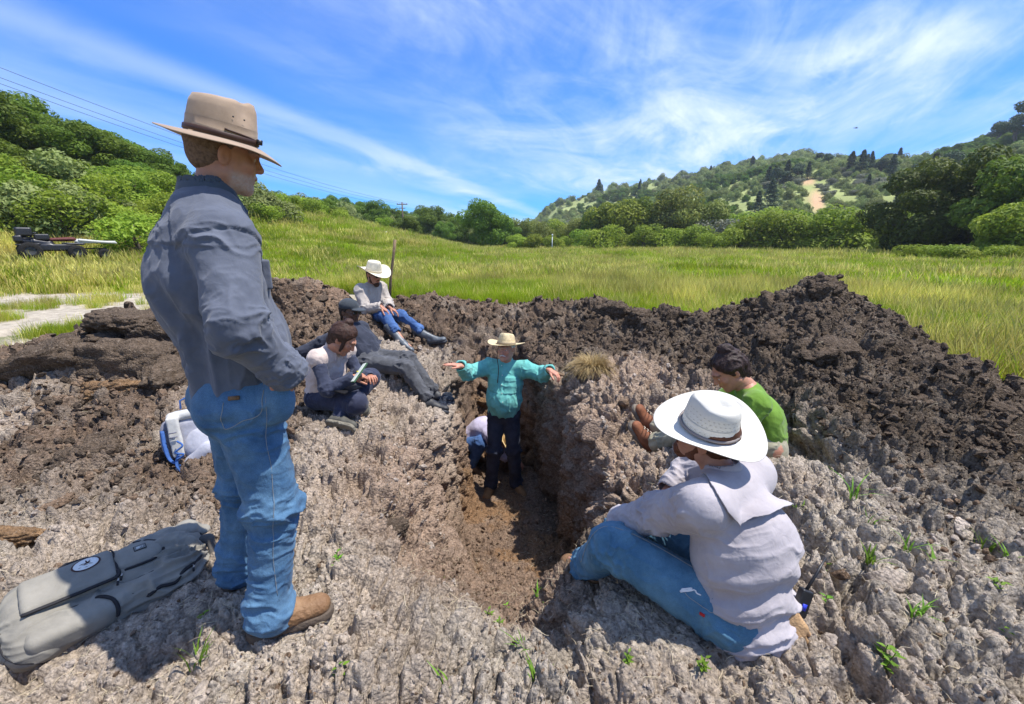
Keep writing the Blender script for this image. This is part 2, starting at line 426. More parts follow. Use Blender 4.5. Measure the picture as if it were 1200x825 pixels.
def detail(P, Nn):
    """chunky soil relief along the surface normal"""
    x, y = P[:, 0], P[:, 1]
    spoil, tm, n = regions(x, y)
    wp = P + .05 * np.stack([fbm(P * 6, 3, 5), fbm(P * 6, 3, 6), fbm(P * 6, 3, 7)], 1) * 2
    dome = lambda f: np.sqrt(np.clip(1.0 - (f / .95) ** 2, 0, 1))
    big = worley(wp * 3.6, 1); med = worley(wp * 9.5, 2); sm = worley(wp * 24, 3)
    rid = ridged(wp * np.array([5, 5, 7]), 5, 11, .55)
    fine = fbm(wp * 42, 3, 21)
    amp = .35 + .65 * fbm(P * 1.1, 2, 8)
    dB = (dome(big[0]) * (.4 + .9 * big[2]) - .5)
    dM = (dome(med[0]) * (.3 + 1.0 * med[2]) - .45)
    dS = (dome(sm[0]) * (.3 + 1.0 * sm[2]) - .45)
    crk = sstep(med[1] - med[0], 0.0, .22); crs = sstep(sm[1] - sm[0], 0.0, .3)
    d_spoil = .115 * dB * sstep(big[2], .25, .8) + .075 * dM + .034 * dS + .05 * (rid - .5) + .012 * crs
    d_dry = .095 * dB * sstep(big[2], .3, .9) + .066 * dM + .036 * dS + .095 * (rid - .62) + .034 * (crk - 1) + .012 * (crs - 1)
    d_dry -= .10 * sstep(fbm(P * 5.5, 3, 44), .56, .70)                      # hollows and hoof-like pits
    d_tr = .045 * dM + .026 * dS + .06 * (rid - .5)
    d = d_dry * (1 - spoil) + d_spoil * spoil * (.6 + .8 * amp)
    d = d * (1 - tm) + d_tr * tm
    d += .018 * (fine - .5) + (.014 + .004 * spoil) * (ridged(wp * np.array([26, 26, 34]), 3, 25) - .55)
    rr = np.hypot(x, y - 3.5)
    d *= (.35 + .65 * sstep(rr, 8.5, 5.5))
    # flatten where people stand or sit
    for (fx, fy, fr) in FLAT:
        d *= 1 - .8 * np.exp(-((x - fx) ** 2 + (y - fy) ** 2) / (fr * fr))
    return d, dict(spoil=spoil, tm=tm, n=n, med=med, big=big, sm=sm)
FLAT = [(-.85, 1.41, .16), (-1.11, 1.66, .16), (.62, 1.35, .35), (-.2, 4.35, .25), (-1.35, 3.5, .3), (-.4, 5.0, .25), (-1.55, 1.45, .3), (1.5, 2.55, .25)]
def surf_grid(xg, yg):
    """xg, yg 2-D arrays -> displaced positions, colours"""
    z = h0(xg.ravel(), yg.ravel()).reshape(xg.shape)
    P = np.stack([xg, yg, z], -1)
    e = .012
    x, y = xg.ravel(), yg.ravel()
    dzx = (h0(x + e, y) - h0(x - e, y)) / (2 * e); dzy = (h0(x, y + e) - h0(x, y - e)) / (2 * e)
    Nn = np.stack([-dzx, -dzy, np.ones_like(dzx)], 1); Nn /= np.linalg.norm(Nn, axis=1)[:, None]
    P = P.reshape(-1, 3)
    d, info = detail(P, Nn)
    return P + Nn * d[:, None], info, Nn, d
def ground_pt(x, y):
    P, i_, n_, d_ = surf_grid(np.array([[float(x)]]), np.array([[float(y)]]))
    return Vector(P[0])
def gz(x, y): return float(ground_pt(x, y).z)
def ground_pts(x, y):
    P, i_, n_, d_ = surf_grid(np.asarray(x)[None], np.asarray(y)[None]); return P, n_, i_

NA, NR = 1010, 830
CX, CY = 0.0, -0.25
r_edges = np.exp(np.linspace(math.log(.62), math.log(11.5), NR * 3))
# more rows where the end wall stands
w = 1 / r_edges * (1 + 1.6 * np.exp(-((r_edges - 5.95) / .35) ** 2)) ; w = np.cumsum(w * np.gradient(r_edges)); w = (w - w[0]) / (w[-1] - w[0])
rows = np.interp(np.linspace(0, 1, NR), w, r_edges)
th = np.linspace(R(-66), R(66), 2600)
XG = np.zeros((NR, NA)); YG = np.zeros((NR, NA))
for i, r in enumerate(rows):
    x = CX + r * np.sin(th); y = CY + r * np.cos(th)
    z = h0(x, y); ds = r * np.gradient(th)
    L_ = np.sqrt(ds ** 2 + (1.0 * np.gradient(z)) ** 2)
    L_ = np.minimum(L_, ds * 14)
    c = np.cumsum(L_); c = (c - c[0]) / (c[-1] - c[0])
    t = np.interp(np.linspace(0, 1, NA), c, th)
    XG[i] = CX + r * np.sin(t); YG[i] = CY + r * np.cos(t)
GP, GI, GN, GD = surf_grid(XG, YG)
# sink the outer rim below the meadow sheet
rr_ = np.hypot(GP[:, 0], GP[:, 1] - 3.5)
GP[:, 2] -= .12 * sstep(rr_, 8.0, 9.5)
ii = np.arange(NR * NA).reshape(NR, NA)
GF = np.stack([ii[:-1, :-1].ravel(), ii[:-1, 1:].ravel(), ii[1:, 1:].ravel(), ii[1:, :-1].ravel()], 1)
# colour of the soil (its own colour: dry bleached crust, fresh dark clay, rusty subsoil; plus shade painted on the right trench wall)
def soil_colour(P, info):
    x, y, z = P[:, 0], P[:, 1], P[:, 2]
    sp_, tm, n = info['spoil'], info['tm'], info['n']
    k = fbm(P * 3.1, 4, 71)[:, None]; k2 = fbm(P * 17, 3, 72)[:, None]; k3 = vnoise(P * 60, 73)[:, None]
    dry = np.array([.43, .370, .300]) * (.72 + .40 * k + .42 * (k2 - .5) + .18 * (k3 - .5))
    brown = np.array([.205, .140, .098]) * (.7 + .6 * k)
    dark = np.array([.092, .069, .050]) * (.6 + .9 * k + .5 * (k2 - .5))
    och = np.array([.20, .115, .058]) * (.7 + .6 * k2)
    s = sp_[:, None]
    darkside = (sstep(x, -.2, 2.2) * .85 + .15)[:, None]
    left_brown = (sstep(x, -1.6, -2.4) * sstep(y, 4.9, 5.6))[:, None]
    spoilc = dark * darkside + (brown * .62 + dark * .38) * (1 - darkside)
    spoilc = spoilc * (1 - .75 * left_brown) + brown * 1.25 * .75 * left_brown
    # dry lumps lying on the fresh spoil
    dl = (sstep(fbm(P * 2.3, 4, 81), .52, .66) * .40)[:, None] * (1 - .6 * darkside)
    spoilc = spoilc * (1 - dl) + dry * .75 * dl
    # brown smear running into the trench
    sm_ = (sstep(fbm(P * 1.9, 3, 91), .42, .62) * .55)[:, None]
    near = (sstep(np.hypot((x + .1) * .8, (y - 2.6)), 1.25, .55))[:, None]
    dryc = dry * (1 - np.maximum(sm_ * .5, near * .8)) + (brown * 1.45) * np.maximum(sm_ * .5, near * .8)
    mid = (sstep(y, 2.3, 3.4) * (.25 + .55 * sstep(x, .1, .6)) * (.5 + .8 * k[:, 0]))[:, None] * np.ones((1, 1)); mid = np.clip(mid, 0, .8)
    dryc = dryc * (1 - mid) + (brown * 1.15 + dark * .4) * mid
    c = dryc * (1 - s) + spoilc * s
    t = tm[:, None]
    lower = sstep(z, -.35, -.95)[:, None]
    right_shade = sstep(x, .15, .4)[:, None]
    wall = (brown * .95 * (1 - right_shade) + dark * 1.0 * right_shade)  # right wall coloured darker for the shade it stands in
    o = (sstep(fbm(P * np.array([3., 3, 2]), 3, 95), .46, .62))[:, None] * (.35 + .65 * lower)
    wall = wall * (1 - o * .8) + och * o * .8
    inwall = (sstep(z, .06, -.12) * sstep(y, 6.3, 6.0) * (np.abs(x) < 1.3))[:, None]
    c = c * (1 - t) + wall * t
    ragged = .18 * (fbm(P * 3, 3, 55)[:, None] - .5)
    # pale cracked mud flat behind and to the left
    rr = np.hypot(x, y - 3.5)
    flat_ = (sstep(rr, 4.6, 5.6) * (1 - sp_))[:, None]
    c = c * (1 - flat_) + np.array([.42, .365, .29]) * (.75 + .45 * k2) * flat_
    gr = (flat_[:, 0] * sstep(fbm(P * 1.6, 4, 62), .50, .60))[:, None] * .6
    c = c * (1 - gr) + np.array([.14, .17, .045]) * gr
    return np.clip(c, .01, .8)
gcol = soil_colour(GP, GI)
def mat_soil(name='soil', attr='soil', bump=1.0):
    m = bpy.data.materials.new(name); nt, N, L = nodes_of(m); b = N['Principled BSDF']
    b.inputs['Roughness'].default_value = .92; b.inputs['Specular IOR Level'].default_value = .12
    at_ = N.new('ShaderNodeAttribute'); at_.attribute_name = attr
    ge = N.new('ShaderNodeNewGeometry')
    n1 = N.new('ShaderNodeTexNoise'); n1.inputs['Scale'].default_value = 55; n1.inputs['Detail'].default_value = 8; n1.inputs['Roughness'].default_value = .7
    L.new(ge.outputs['Position'], n1.inputs['Vector'])
    v1 = N.new('ShaderNodeTexVoronoi'); v1.inputs['Scale'].default_value = 70; v1.feature = 'F1'
    L.new(ge.outputs['Position'], v1.inputs['Vector'])
    mr = N.new('ShaderNodeMapRange'); mr.inputs[1].default_value = .32; mr.inputs[2].default_value = .70; mr.inputs[3].default_value = .45; mr.inputs[4].default_value = 1.6
    L.new(n1.outputs['Fac'], mr.inputs[0])
    hs = N.new('ShaderNodeHueSaturation'); L.new(at_.outputs['Color'], hs.inputs['Color']); L.new(mr.outputs[0], hs.inputs['Value'])
    # straw-coloured fibres on the surface
    w1 = N.new('ShaderNodeTexNoise'); w1.inputs['Scale'].default_value = 26; w1.inputs['Detail'].default_value = 5; w1.inputs['Distortion'].default_value = 3.0
    L.new(ge.outputs['Position'], w1.inputs['Vector'])
    m2 = N.new('ShaderNodeMapRange'); m2.inputs[1].default_value = .60; m2.inputs[2].default_value = .68; m2.inputs[4].default_value = .30
    L.new(w1.outputs['Fac'], m2.inputs[0])
    mx = N.new('ShaderNodeMix'); mx.data_type = 'RGBA'; L.new(m2.outputs[0], mx.inputs[0]); L.new(hs.outputs[0], mx.inputs[6]); mx.inputs[7].default_value = (.50, .42, .33, 1)
    L.new(mx.outputs[2], b.inputs['Base Color'])
    b1 = N.new('ShaderNodeBump'); b1.inputs['Strength'].default_value = .9 * bump; b1.inputs['Distance'].default_value = .012
    L.new(v1.outputs['Distance'], b1.inputs['Height']); b1.invert = True
    n2 = N.new('ShaderNodeTexNoise'); n2.inputs['Scale'].default_value = 120; n2.inputs['Detail'].default_value = 6; n2.inputs['Roughness'].default_value = .7
    L.new(ge.outputs['Position'], n2.inputs['Vector'])
    b2 = N.new('ShaderNodeBump'); b2.inputs['Strength'].default_value = .9 * bump; b2.inputs['Distance'].default_value = .010
    L.new(n2.outputs['Fac'], b2.inputs['Height']); L.new(b1.outputs[0], b2.inputs['Normal']); L.new(b2.outputs[0], b.inputs['Normal'])
    return m
M_SOIL = mat_soil()
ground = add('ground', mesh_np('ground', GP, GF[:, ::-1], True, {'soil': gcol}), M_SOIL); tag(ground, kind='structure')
# ---------------------------------------------------------------- meadow and hills: one sheet reaching the horizon
nr, na = 300, 640
rr = np.exp(np.linspace(math.log(5.0), math.log(700), nr)); aa = np.linspace(-PI, PI, na)
X = rr[:, None] * np.sin(aa)[None]; Y = rr[:, None] * np.cos(aa)[None]
def meadow_z(x, y):
    r = np.hypot(x, y); q = np.stack([x, y, x * 0], 1)
    z = far_z(x, y)
    z = z + (fbm(q * .05, 4, 12) - .5) * 2.5 * sstep(r, 40, 130) + (fbm(q * .013, 4, 14) - .5) * 16 * sstep(r, 110, 260)
    return z + (fbm(q * .4, 3, 15) - .5) * .12
def in_dig(x, y):
    """1 inside the stripped ground around the trench; its edge wanders"""
    q = np.stack([x, y, x * 0], 1)
    d = np.where(x < 0, np.hypot(x * .66, (y - 2.8) * 1.02), np.hypot(x * 1.0, (y - 2.9) * 1.0))
    n = fbm(q * .9, 4, 19) - .5
    tab = np.interp(np.degrees(np.arctan2(x, y - 2.9)), [-180, -110, -75, -45, -15, 15, 40, 70, 100, 180], [9, 12.5, 14.0, 13.2, 8.0, 5.0, 3.7, 3.6, 4.6, 9])
    return sstep(d + n * 1.6, tab + .5, tab - .5)
Z = meadow_z(X.ravel(), Y.ravel()).reshape(X.shape)
D = in_dig(X.ravel(), Y.ravel()).reshape(X.shape)
Z = Z - .5 * sstep(D, .3, .9) * (np.hypot(X, Y - 3.5) < 9.4) - 3.0 * sstep(np.hypot(X, Y - 3.2), 4.2, 3.2)
V = np.stack([X, Y, Z], -1).reshape(-1, 3)
V = np.vstack([V, [[0, 0, -4]]]); D = np.append(D.ravel(), 1)
ii = np.arange(nr * na).reshape(nr, na)
F4 = np.stack([ii[:-1, :-1].ravel(), ii[1:, :-1].ravel(), ii[1:, 1:].ravel(), ii[:-1, 1:].ravel()], 1)[:, ::-1]
F3 = np.stack([ii[0, :-1], ii[0, 1:], np.full(na - 1, nr * na)], 1)
rv = np.hypot(V[:, 0], V[:, 1]); azv = np.degrees(np.arctan2(V[:, 0], V[:, 1]))
pxv = np.interp(azv, AZ_TAB, PX_TAB)
def bare_patch(x, y, z):
    """sandy slips and dry shoulders on the right hand hill, found by where they lie on the slope"""
    az = np.degrees(np.arctan2(x, y)); px = np.interp(az, AZ_TAB, PX_TAB); r = np.hypot(x, y)
    el = np.arctan2(z - CAM_H, r)
    out = np.zeros_like(x)
    for (cx, cy, rx, ry, sl) in SLIPS:
        a0 = np.interp(cx, PX_TAB, AZ_TAB); e0 = elev_of(np.array([cx], float), np.array([cy], float))[0]
        dx = (az - a0) / (rx * .1); de = np.degrees(el - e0) / (ry * .1)
        q = dx + sl * de
        out = np.maximum(out, np.exp(-(q * q + de * de) ** 2))
    return out * (r > 90)
SLIPS = [(957, 236, 7, 11, .35), (911, 264, 7, 6, -.5), (943, 213, 5, 4, 0), (935, 275, 5, 3, 0), (870, 262, 5, 3, 0)]
q = V * .012
k = fbm(q, 5, 3)[:, None]; k2 = fbm(V * .11, 4, 33)[:, None]; k3 = fbm(V * .9, 3, 34)[:, None]
grass_c = np.array([.16, .20, .045]) * (.7 + .6 * k2) * (.8 + .4 * k3)
straw_c = np.array([.36, .29, .12]) * (.7 + .5 * k3)
sm = sstep(k2[:, 0] + .18 * sstep(azv, -25, -45) * (rv < 45) , .50, .62)[:, None]
c = grass_c * (1 - sm * .6) + straw_c * sm * .6
hillc = np.array([.24, .27, .10]) * (.7 + .7 * k2)
hm = sstep(rv, 75, 110)[:, None]
c = c * (1 - hm) + hillc * hm
top_dry = (sstep(fbm(V * .02, 3, 41), .5, .6) * sstep(rv, 300, 380) * (azv > 0))[:, None]
c = c * (1 - .5 * top_dry) + np.array([.30, .26, .13]) * .5 * top_dry
bp = bare_patch(V[:, 0], V[:, 1], V[:, 2])[:, None]
c = c * (1 - bp) + np.array([.50, .32, .19]) * bp
dg = D[:, None]
c = c * (1 - dg) + np.array([.36, .315, .25]) * dg
lb = (np.exp(-((rv - 24.5) / 1.2) ** 2) * (azv < -38))[:, None]       # dusty track on the left
c = c * (1 - .8 * lb) + np.array([.46, .36, .26]) * .8 * lb
def mat_attr(name, attr, bscale, bdist, rough=.95):
    m = bpy.data.materials.new(name); nt, N, L = nodes_of(m); b = N['Principled BSDF']
    b.inputs['Roughness'].default_value = rough; b.inputs['Specular IOR Level'].default_value = .1
    at_ = N.new('ShaderNodeAttribute'); at_.attribute_name = attr
    ge = N.new('ShaderNodeNewGeometry'); n = N.new('ShaderNodeTexNoise'); n.inputs['Scale'].default_value = bscale; n.inputs['Detail'].default_value = 8
    L.new(ge.outputs['Position'], n.inputs['Vector'])
    mr = N.new('ShaderNodeMapRange'); mr.inputs[1].default_value = .3; mr.inputs[2].default_value = .7; mr.inputs[3].default_value = .7; mr.inputs[4].default_value = 1.3
    L.new(n.outputs['Fac'], mr.inputs[0])
    hs = N.new('ShaderNodeHueSaturation'); L.new(at_.outputs['Color'], hs.inputs['Color']); L.new(mr.outputs[0], hs.inputs['Value']); L.new(hs.outputs[0], b.inputs['Base Color'])
    bp_ = N.new('ShaderNodeBump'); bp_.inputs['Distance'].default_value = bdist; L.new(n.outputs['Fac'], bp_.inputs['Height']); L.new(bp_.outputs[0], b.inputs['Normal'])
    return m
meadow = add('meadow', mesh_np('meadow', V, [F4, F3], True, {'soil': c}), mat_attr('meadow', 'soil', 6, .06)); tag(meadow, kind='structure')
# ---------------------------------------------------------------- foliage builders
def leaf_cloud(rs, lobes, n, size, thin=.5, up=.35, quad=True):
    """n leaf faces spread through ellipsoid lobes (c, r3); returns V,F,tone"""
    L_ = np.array([l[0] for l in lobes], float); Rr = np.array([l[1] for l in lobes], float)
    vol = np.prod(Rr, 1) ** (2 / 3); pick = rs.choice(len(lobes), n, p=vol / vol.sum())
    d = rs.normal(size=(n, 3)); d /= np.linalg.norm(d, axis=1)[:, None]
    rad = 1 - np.abs(rs.normal(0, .17, n)); rad = np.clip(rad, .2, 1.12)
    c = L_[pick] + d * Rr[pick] * rad[:, None]
    nrm = d + np.array([0, 0, up]) + rs.normal(0, .55, (n, 3)); nrm /= np.linalg.norm(nrm, axis=1)[:, None]
    t = np.cross(nrm, rs.normal(size=(n, 3))); t /= np.linalg.norm(t, axis=1)[:, None] + 1e-9
    b = np.cross(nrm, t)
    s = size * (.55 + .9 * rs.random(n))[:, None]
    droop = -nrm * s * .25
    V = np.stack([c - t * s, c - b * s * thin + droop * .0, c + t * s + droop, c + b * s * thin], 1).reshape(-1, 3)
    F = np.arange(4 * n).reshape(n, 4)
    lob_t = rs.random(len(lobes))
    tone = np.clip(.25 * rs.random(n) + .45 * lob_t[pick] + .3 * rs.random(n), 0, 1)
    return V, F, np.repeat(tone, 4)
M_BARK = mat_basic('bark', (.13, .10, .075), .95, var=.35, vscale=8, bump=.8, bscale=30)
M_OAK = mat_leaf('oak_leaf', (.070, .130, .014), (.20, .29, .030), .4)
M_OLIVE = mat_leaf('olive_leaf', (.12, .15, .030), (.29, .31, .060), .4)
M_LIME = mat_leaf('willow_leaf', (.15, .23, .020), (.36, .44, .045), .45)
M_DARK = mat_leaf('fir_needle', (.045, .080, .036), (.105, .155, .068), .2)
M_BRUSH = mat_leaf('brush_leaf', (.155, .205, .055), (.33, .37, .12), .35)
M_GREY = mat_leaf('pale_brush_leaf', (.13, .15, .09), (.28, .28, .19), .25)
def make_tree(rs, h, w, nl, leaf, size, mat, lobes_n=14, trunk=True, low=.22, flat=.62, name='tree', ls=1.0, core=1.0):
    """mesh data of one broadleaf kind: trunk+limbs mesh, crown mesh"""
    lobes = []
    for i in range(lobes_n):
        a = rs.random() * 2 * PI; u = rs.random() ** .6
        zc = h * (low + .10 + (1 - low - .22) * rs.random())
        prof = math.sqrt(max(.12, 1 - ((zc / h - .48) / .55) ** 2))
        r_ = w * .5 * u * prof * .78
        s = w * (.13 + .11 * rs.random()) * ls
        lobes.append(((r_ * math.cos(a), r_ * math.sin(a), zc), (s, s, s * (flat + .25 * rs.random()))))
    lobes.append(((0, 0, h * .62), (w * .27 * core, w * .27 * core, h * .26 * core)))
    V, F, tone = leaf_cloud(rs, lobes, nl, size)
    crown = mesh_np('crown', V, F, False, {'tone': tone}); crown.materials.append(mat)
    tm = None
    if trunk:
        mb = MB(); r0 = h * .030
        pts = [(0, 0, -h * .05), (rs.normal() * .02 * h, rs.normal() * .02 * h, h * .12), (rs.normal() * .03 * h, rs.normal() * .03 * h, h * .28), (rs.normal() * .03 * h, rs.normal() * .03 * h, h * .5), (0, 0, h * .8)]
        mb.tube(pts, [r0 * 1.5, r0 * 1.1, r0, r0 * .6, r0 * .15], 7)
        for l in lobes[:10]:
            s0 = Vector(pts[1]).lerp(Vector(pts[3]), rs.random()); e = Vector(l[0])
            mid = s0.lerp(e, .5) + Vector((rs.normal(), rs.normal(), rs.normal())) * h * .03
            mb.tube([s0, mid, e], [r0 * .5, r0 * .32, r0 * .1], 5)
        tm = mb.mesh('trunk'); tm.materials.append(M_BARK)
    return tm, crown
def make_conifer(rs, h, w, n, mat, ragged=.35, size=.28):
    V = []; F = []; T = []
    layers = 16; k = 0
    c = []; nr_ = []
    for i in range(n):
        u = rs.random() ** .8; z = h * (.10 + .88 * u); rmax = w * .5 * (1 - u) ** .8 * (1 - ragged * .6 + ragged * math.sin(u * 40 + 3 * rs.random()) * .8) + .04 * w
        a = rs.random() * 2 * PI; r_ = rmax * rs.random() ** .45
        c.append((r_ * math.cos(a), r_ * math.sin(a), z - r_ * .12)); nr_.append((math.cos(a) * .3, math.sin(a) * .3, 1))
    c = np.array(c); nr_ = np.array(nr_) + rs.normal(0, .3, (n, 3)); nr_ /= np.linalg.norm(nr_, axis=1)[:, None]
    t = np.cross(nr_, rs.normal(size=(n, 3))); t /= np.linalg.norm(t, axis=1)[:, None]; b = np.cross(nr_, t)
    s = size * h / 10 * (.6 + .8 * rs.random(n))[:, None]
    V = np.stack([c - t * s * 1.5, c - b * s * .5, c + t * s * 1.5, c + b * s * .5], 1).reshape(-1, 3)
    crown = mesh_np('crown', V, np.arange(4 * n).reshape(n, 4), False, {'tone': np.repeat(rs.random(n), 4)}); crown.materials.append(mat)
    mb = MB(); mb.tube([(0, 0, -h * .04), (0, 0, h * .5), (0, 0, h * .97)], [h * .022, h * .014, h * .003], 6)
    tm = mb.mesh('trunk'); tm.materials.append(M_BARK)
    return tm, crown
rsP = np.random.default_rng(21)
KIND = {}
for i in range(4): KIND['oak%d' % i] = make_tree(rsP, 8, 10, 17000, None, .17, M_OAK, 34, low=.10, ls=.72)
for i in range(2): KIND['olive%d' % i] = make_tree(rsP, 7, 8, 9000, None, .17, M_OLIVE, 18, low=.08)
for i in range(2): KIND['lime%d' % i] = make_tree(rsP, 6, 8, 9000, None, .18, M_LIME, 18, low=.05, flat=.7)
for i in range(2): KIND['shrub%d' % i] = make_tree(rsP, 2.2, 3.4, 3200, None, .085, M_LIME, 10, low=.0, flat=.8)
for i in range(2): KIND['brush%d' % i] = make_tree(rsP, 2.4, 3.6, 2600, None, .11, M_BRUSH, 10, low=.0, flat=.8)
KIND['pale0'] = make_tree(rsP, 3, 4.4, 3200, None, .12, M_GREY, 12, low=.0)
for i in range(3): KIND['fir%d' % i] = make_conifer(rsP, 12, 6.5 + i, 2600, M_DARK)
KIND['cypress0'] = make_tree(rsP, 11, 9, 3800, None, .26, M_DARK, 11, low=.35, flat=.4)
def ang(px, r):
    az = R(np.interp(px, PX_TAB, AZ_TAB)); return r * math.sin(az), r * math.cos(az)
def plant(kind, name, px, r, h, label, cat, group=None, wide=1.0, sink=.0, py=None):
    x, y = ang(px, r); z = float(meadow_z(np.array([x]), np.array([y]))[0])
    tm, cr_ = KIND[kind]
    H0 = {'o': 8, 'l': 6, 's': 2.2, 'b': 2.4, 'p': 3, 'f': 12, 'c': 11}[kind[0]]
    if kind.startswith('olive'): H0 = 7
    e = empty(name, (x, y, z - sink), random.random() * 6.28); s = h / H0; e.scale = (s * wide, s * wide, s)
    tag(e, label, cat, group)
    add('crown', cr_, None, e)
    if tm is not None: add('trunk', tm, None, e)
    return e
def reach(px, r, below=0):
    # height a tree at that bearing and distance must have to stand as tall as the wood's skyline there
    ty = np.interp(px, [-120, 0, 60, 100, 150, 200, 250, 330, 378, 420, 452, 500, 560], [70, 100, 122, 138, 156, 182, 206, 228, 231, 250, 252, 256, 248]) + below
    x, y = ang(px, r); z = float(meadow_z(np.array([x]), np.array([y]))[0]); return max(1.6, (CAM_H + r * math.tan(float(elev_of(np.array([px], float), np.array([ty], float))[0])) - z) * .93)
# -- the oak wood on the left bank
G = 'oaks of the wood on the left hill'
lab = 'dense green oak in the wood covering the left hill'
for (px, r, h, kd, wd) in [(-70, 40, 8, 0, 1.1), (-25, 42, 7.6, 1, 1.1), (14, 45, 7.2, 2, 1.1), (45, 43, 5.6, 3, 1.1), (80, 44, 5.6, 0, 1.1), (118, 44, 5.0, 1, 1.1), (150, 47, 5.2, 2, 1.1), (185, 46, 4.4, 3, 1.0), (212, 50, 3.8, 0, 1), (240, 52, 3.4, 1, 1), (0, 36, 4.6, 2, 1), (60, 38, 3.8, 3, 1), (110, 39, 3.6, 0, 1), (160, 41, 3.4, 1, 1), (200, 43, 3.2, 2, 1), (-120, 36, 8, 3, 1.1), (30, 54, 6.6, 1, 1.2), (100, 56, 5.6, 2, 1.2), (170, 57, 4.8, 3, 1.1)]:
    row = 0 if r >= 44 or px < -20 else (26 if r >= 40 else 52)
    plant('oak%d' % kd, 'oak_tree', px, r, reach(px, r, row), lab, 'tree', G, wd * 1.25)
plant('oak2', 'oak_tree', 378, 52, reach(378, 52), 'large rounded olive-green oak left of the utility pole, nearest on the slope', 'tree', None, 1.15)
for (px, r, h) in [(330, 60, 4.6), (352, 66, 4.6), (300, 58, 4.4)]:
    plant('oak%d' % (px % 4), 'oak_tree', px, r, reach(px, r), 'small dark oak on the ridge just right of the standing man\'s face', 'tree', 'small oaks on the ridge')
plant('oak3', 'oak_tree', 452, 64, reach(452, 64), 'bushy green oak directly left of the utility pole foot', 'tree')
plant('oak0', 'oak_tree', 478, 66, 3.2, 'low rounded oak in front of the utility pole', 'tree')
plant('oak1', 'oak_tree', 503, 90, 6.2, 'dark oak behind and right of the utility pole', 'tree')
plant('oak1', 'oak_tree', 567, 66, 6.8, 'dark round-crowned oak standing alone at the far middle edge of the meadow', 'tree', None, .95)
plant('lime0', 'willow_bush', 605, 64, 2.5, 'bright green low bush right of the dark round oak', 'bush', None, 1.3)
G2 = 'tree line along the far edge of the meadow'; SEQ = {}
ORDN = ['leftmost', 'second', 'third', 'fourth', 'fifth', 'sixth', 'seventh', 'eighth', 'ninth', 'tenth', 'eleventh', 'twelfth']
LOOK = {'oak': ('oak_tree', 'dark green'), 'oli': ('oak_tree', 'dull olive'), 'lim': ('willow_tree', 'bright yellow-green'), 'pal': ('willow_tree', 'pale grey-green')}
for (px, r, h, kd) in sorted([(520, 95, 5.5, 'oak1'), (538, 100, 5, 'oak2'), (590, 84, 5.5, 'oak0'), (612, 90, 6, 'olive0'), (636, 84, 5, 'olive1'), (655, 92, 6, 'lime0'), (676, 84, 6, 'olive0'), (700, 80, 6.5, 'oak3'), (722, 78, 7.8, 'lime1'), (748, 80, 8.6, 'oak0'), (770, 78, 8.2, 'lime0'), (795, 76, 9.0, 'olive1'), (820, 74, 7.6, 'olive0'), (846, 72, 5.2, 'pale0'), (868, 74, 5.4, 'lime1'), (895, 76, 6.4, 'lime0'), (915, 72, 4.6, 'olive1'), (940, 76, 5.0, 'lime1'), (1050, 72, 4.6, 'lime0'), (625, 62, 2.4, 'lime1'), (650, 60, 2.3, 'lime0')]):
    q = SEQ.get(kd[:3], 0); SEQ[kd[:3]] = q + 1; nm, col_ = LOOK[kd[:3]]
    plant(kd, nm, px, r, h, ('lone pale grey-green tree low in the line along the far edge of the meadow' if kd[:3] == 'pal' else '%s %s tree from the left in the line along the far meadow edge' % (ORDN[q], col_)) if q or kd[:3] == 'pal' else 'leftmost %s tree in the line along the far meadow edge' % col_, 'tree', G2)
for k, px in enumerate(range(672, 1090, 17)):
    plant('shrub%d' % (k % 2), 'hedge_bush', px + random.uniform(-5, 5), 62 + random.uniform(-3, 3), 2.0 + 1.3 * math.sin(k * .9) ** 2 + (1.5 if 880 < px < 1080 else 0), 'leafy bright green bush in the hedge behind the meadow', 'bush', 'bushes of the hedge behind the meadow', 1.2)
# -- the big spreading oak on the right
rsP2 = np.random.default_rng(5)
M_OAKD = mat_leaf('dark_oak_leaf', (.042, .072, .010), (.155, .195, .026), .35)
tm, cr_ = make_tree(rsP2, 9.4, 15.5, 42000, None, .16, M_OAKD, 75, low=.08, ls=.46, core=.8)
x, y = ang(1142, 52); e = empty('spreading_oak', (x, y, float(meadow_z(np.array([x]), np.array([y]))[0]) - .3)); tag(e, 'huge spreading dark oak at the right edge of the meadow', 'tree'); add('crown', cr_, None, e); add('trunk', tm, None, e); e.scale = (1, 1, .95)
plant('oak3', 'oak_tree', 1222, 48, 7.6, 'dark oak cut by the right photo edge beside the huge spreading oak', 'tree', None, 1.0)
plant('lime1', 'willow_bush', 1192, 42, 3.6, 'bright green bush under the right end of the huge spreading oak', 'bush', None, 1.1)
for k, px in enumerate(range(1085, 1260, 16)):
    plant('shrub%d' % (k % 2), 'low_bush', px, 40 + random.uniform(-2, 2), 1.15, 'low pale green bush in front of the huge spreading oak', 'bush', 'low bushes before the spreading oak', 1.4)
# -- shrubs on the left bank below the oaks
for k in range(46):
    px = random.uniform(-60, 330); r = random.uniform(24, 38) if px < 240 else random.uniform(30, 46)
    if r < 27 and px < 150: r += 4
    plant('shrub%d' % (k % 2) if k % 3 else 'brush%d' % (k % 2), 'hillside_shrub', px, r, random.uniform(1.2, 2.3), ('light green' if k % 3 else 'dull green') + ' shrub on the left bank below the oak wood', 'bush', ('light' if k % 3 else 'dull') + ' green shrubs on the left bank', 1.2)
for k in range(14):
    plant('shrub%d' % (k % 2), 'slope_shrub', random.uniform(330, 470), random.uniform(46, 62), random.uniform(1, 1.8), 'green shrub on the slope between the standing man and the utility pole', 'bush', 'shrubs on the slope by the utility pole', 1.3)
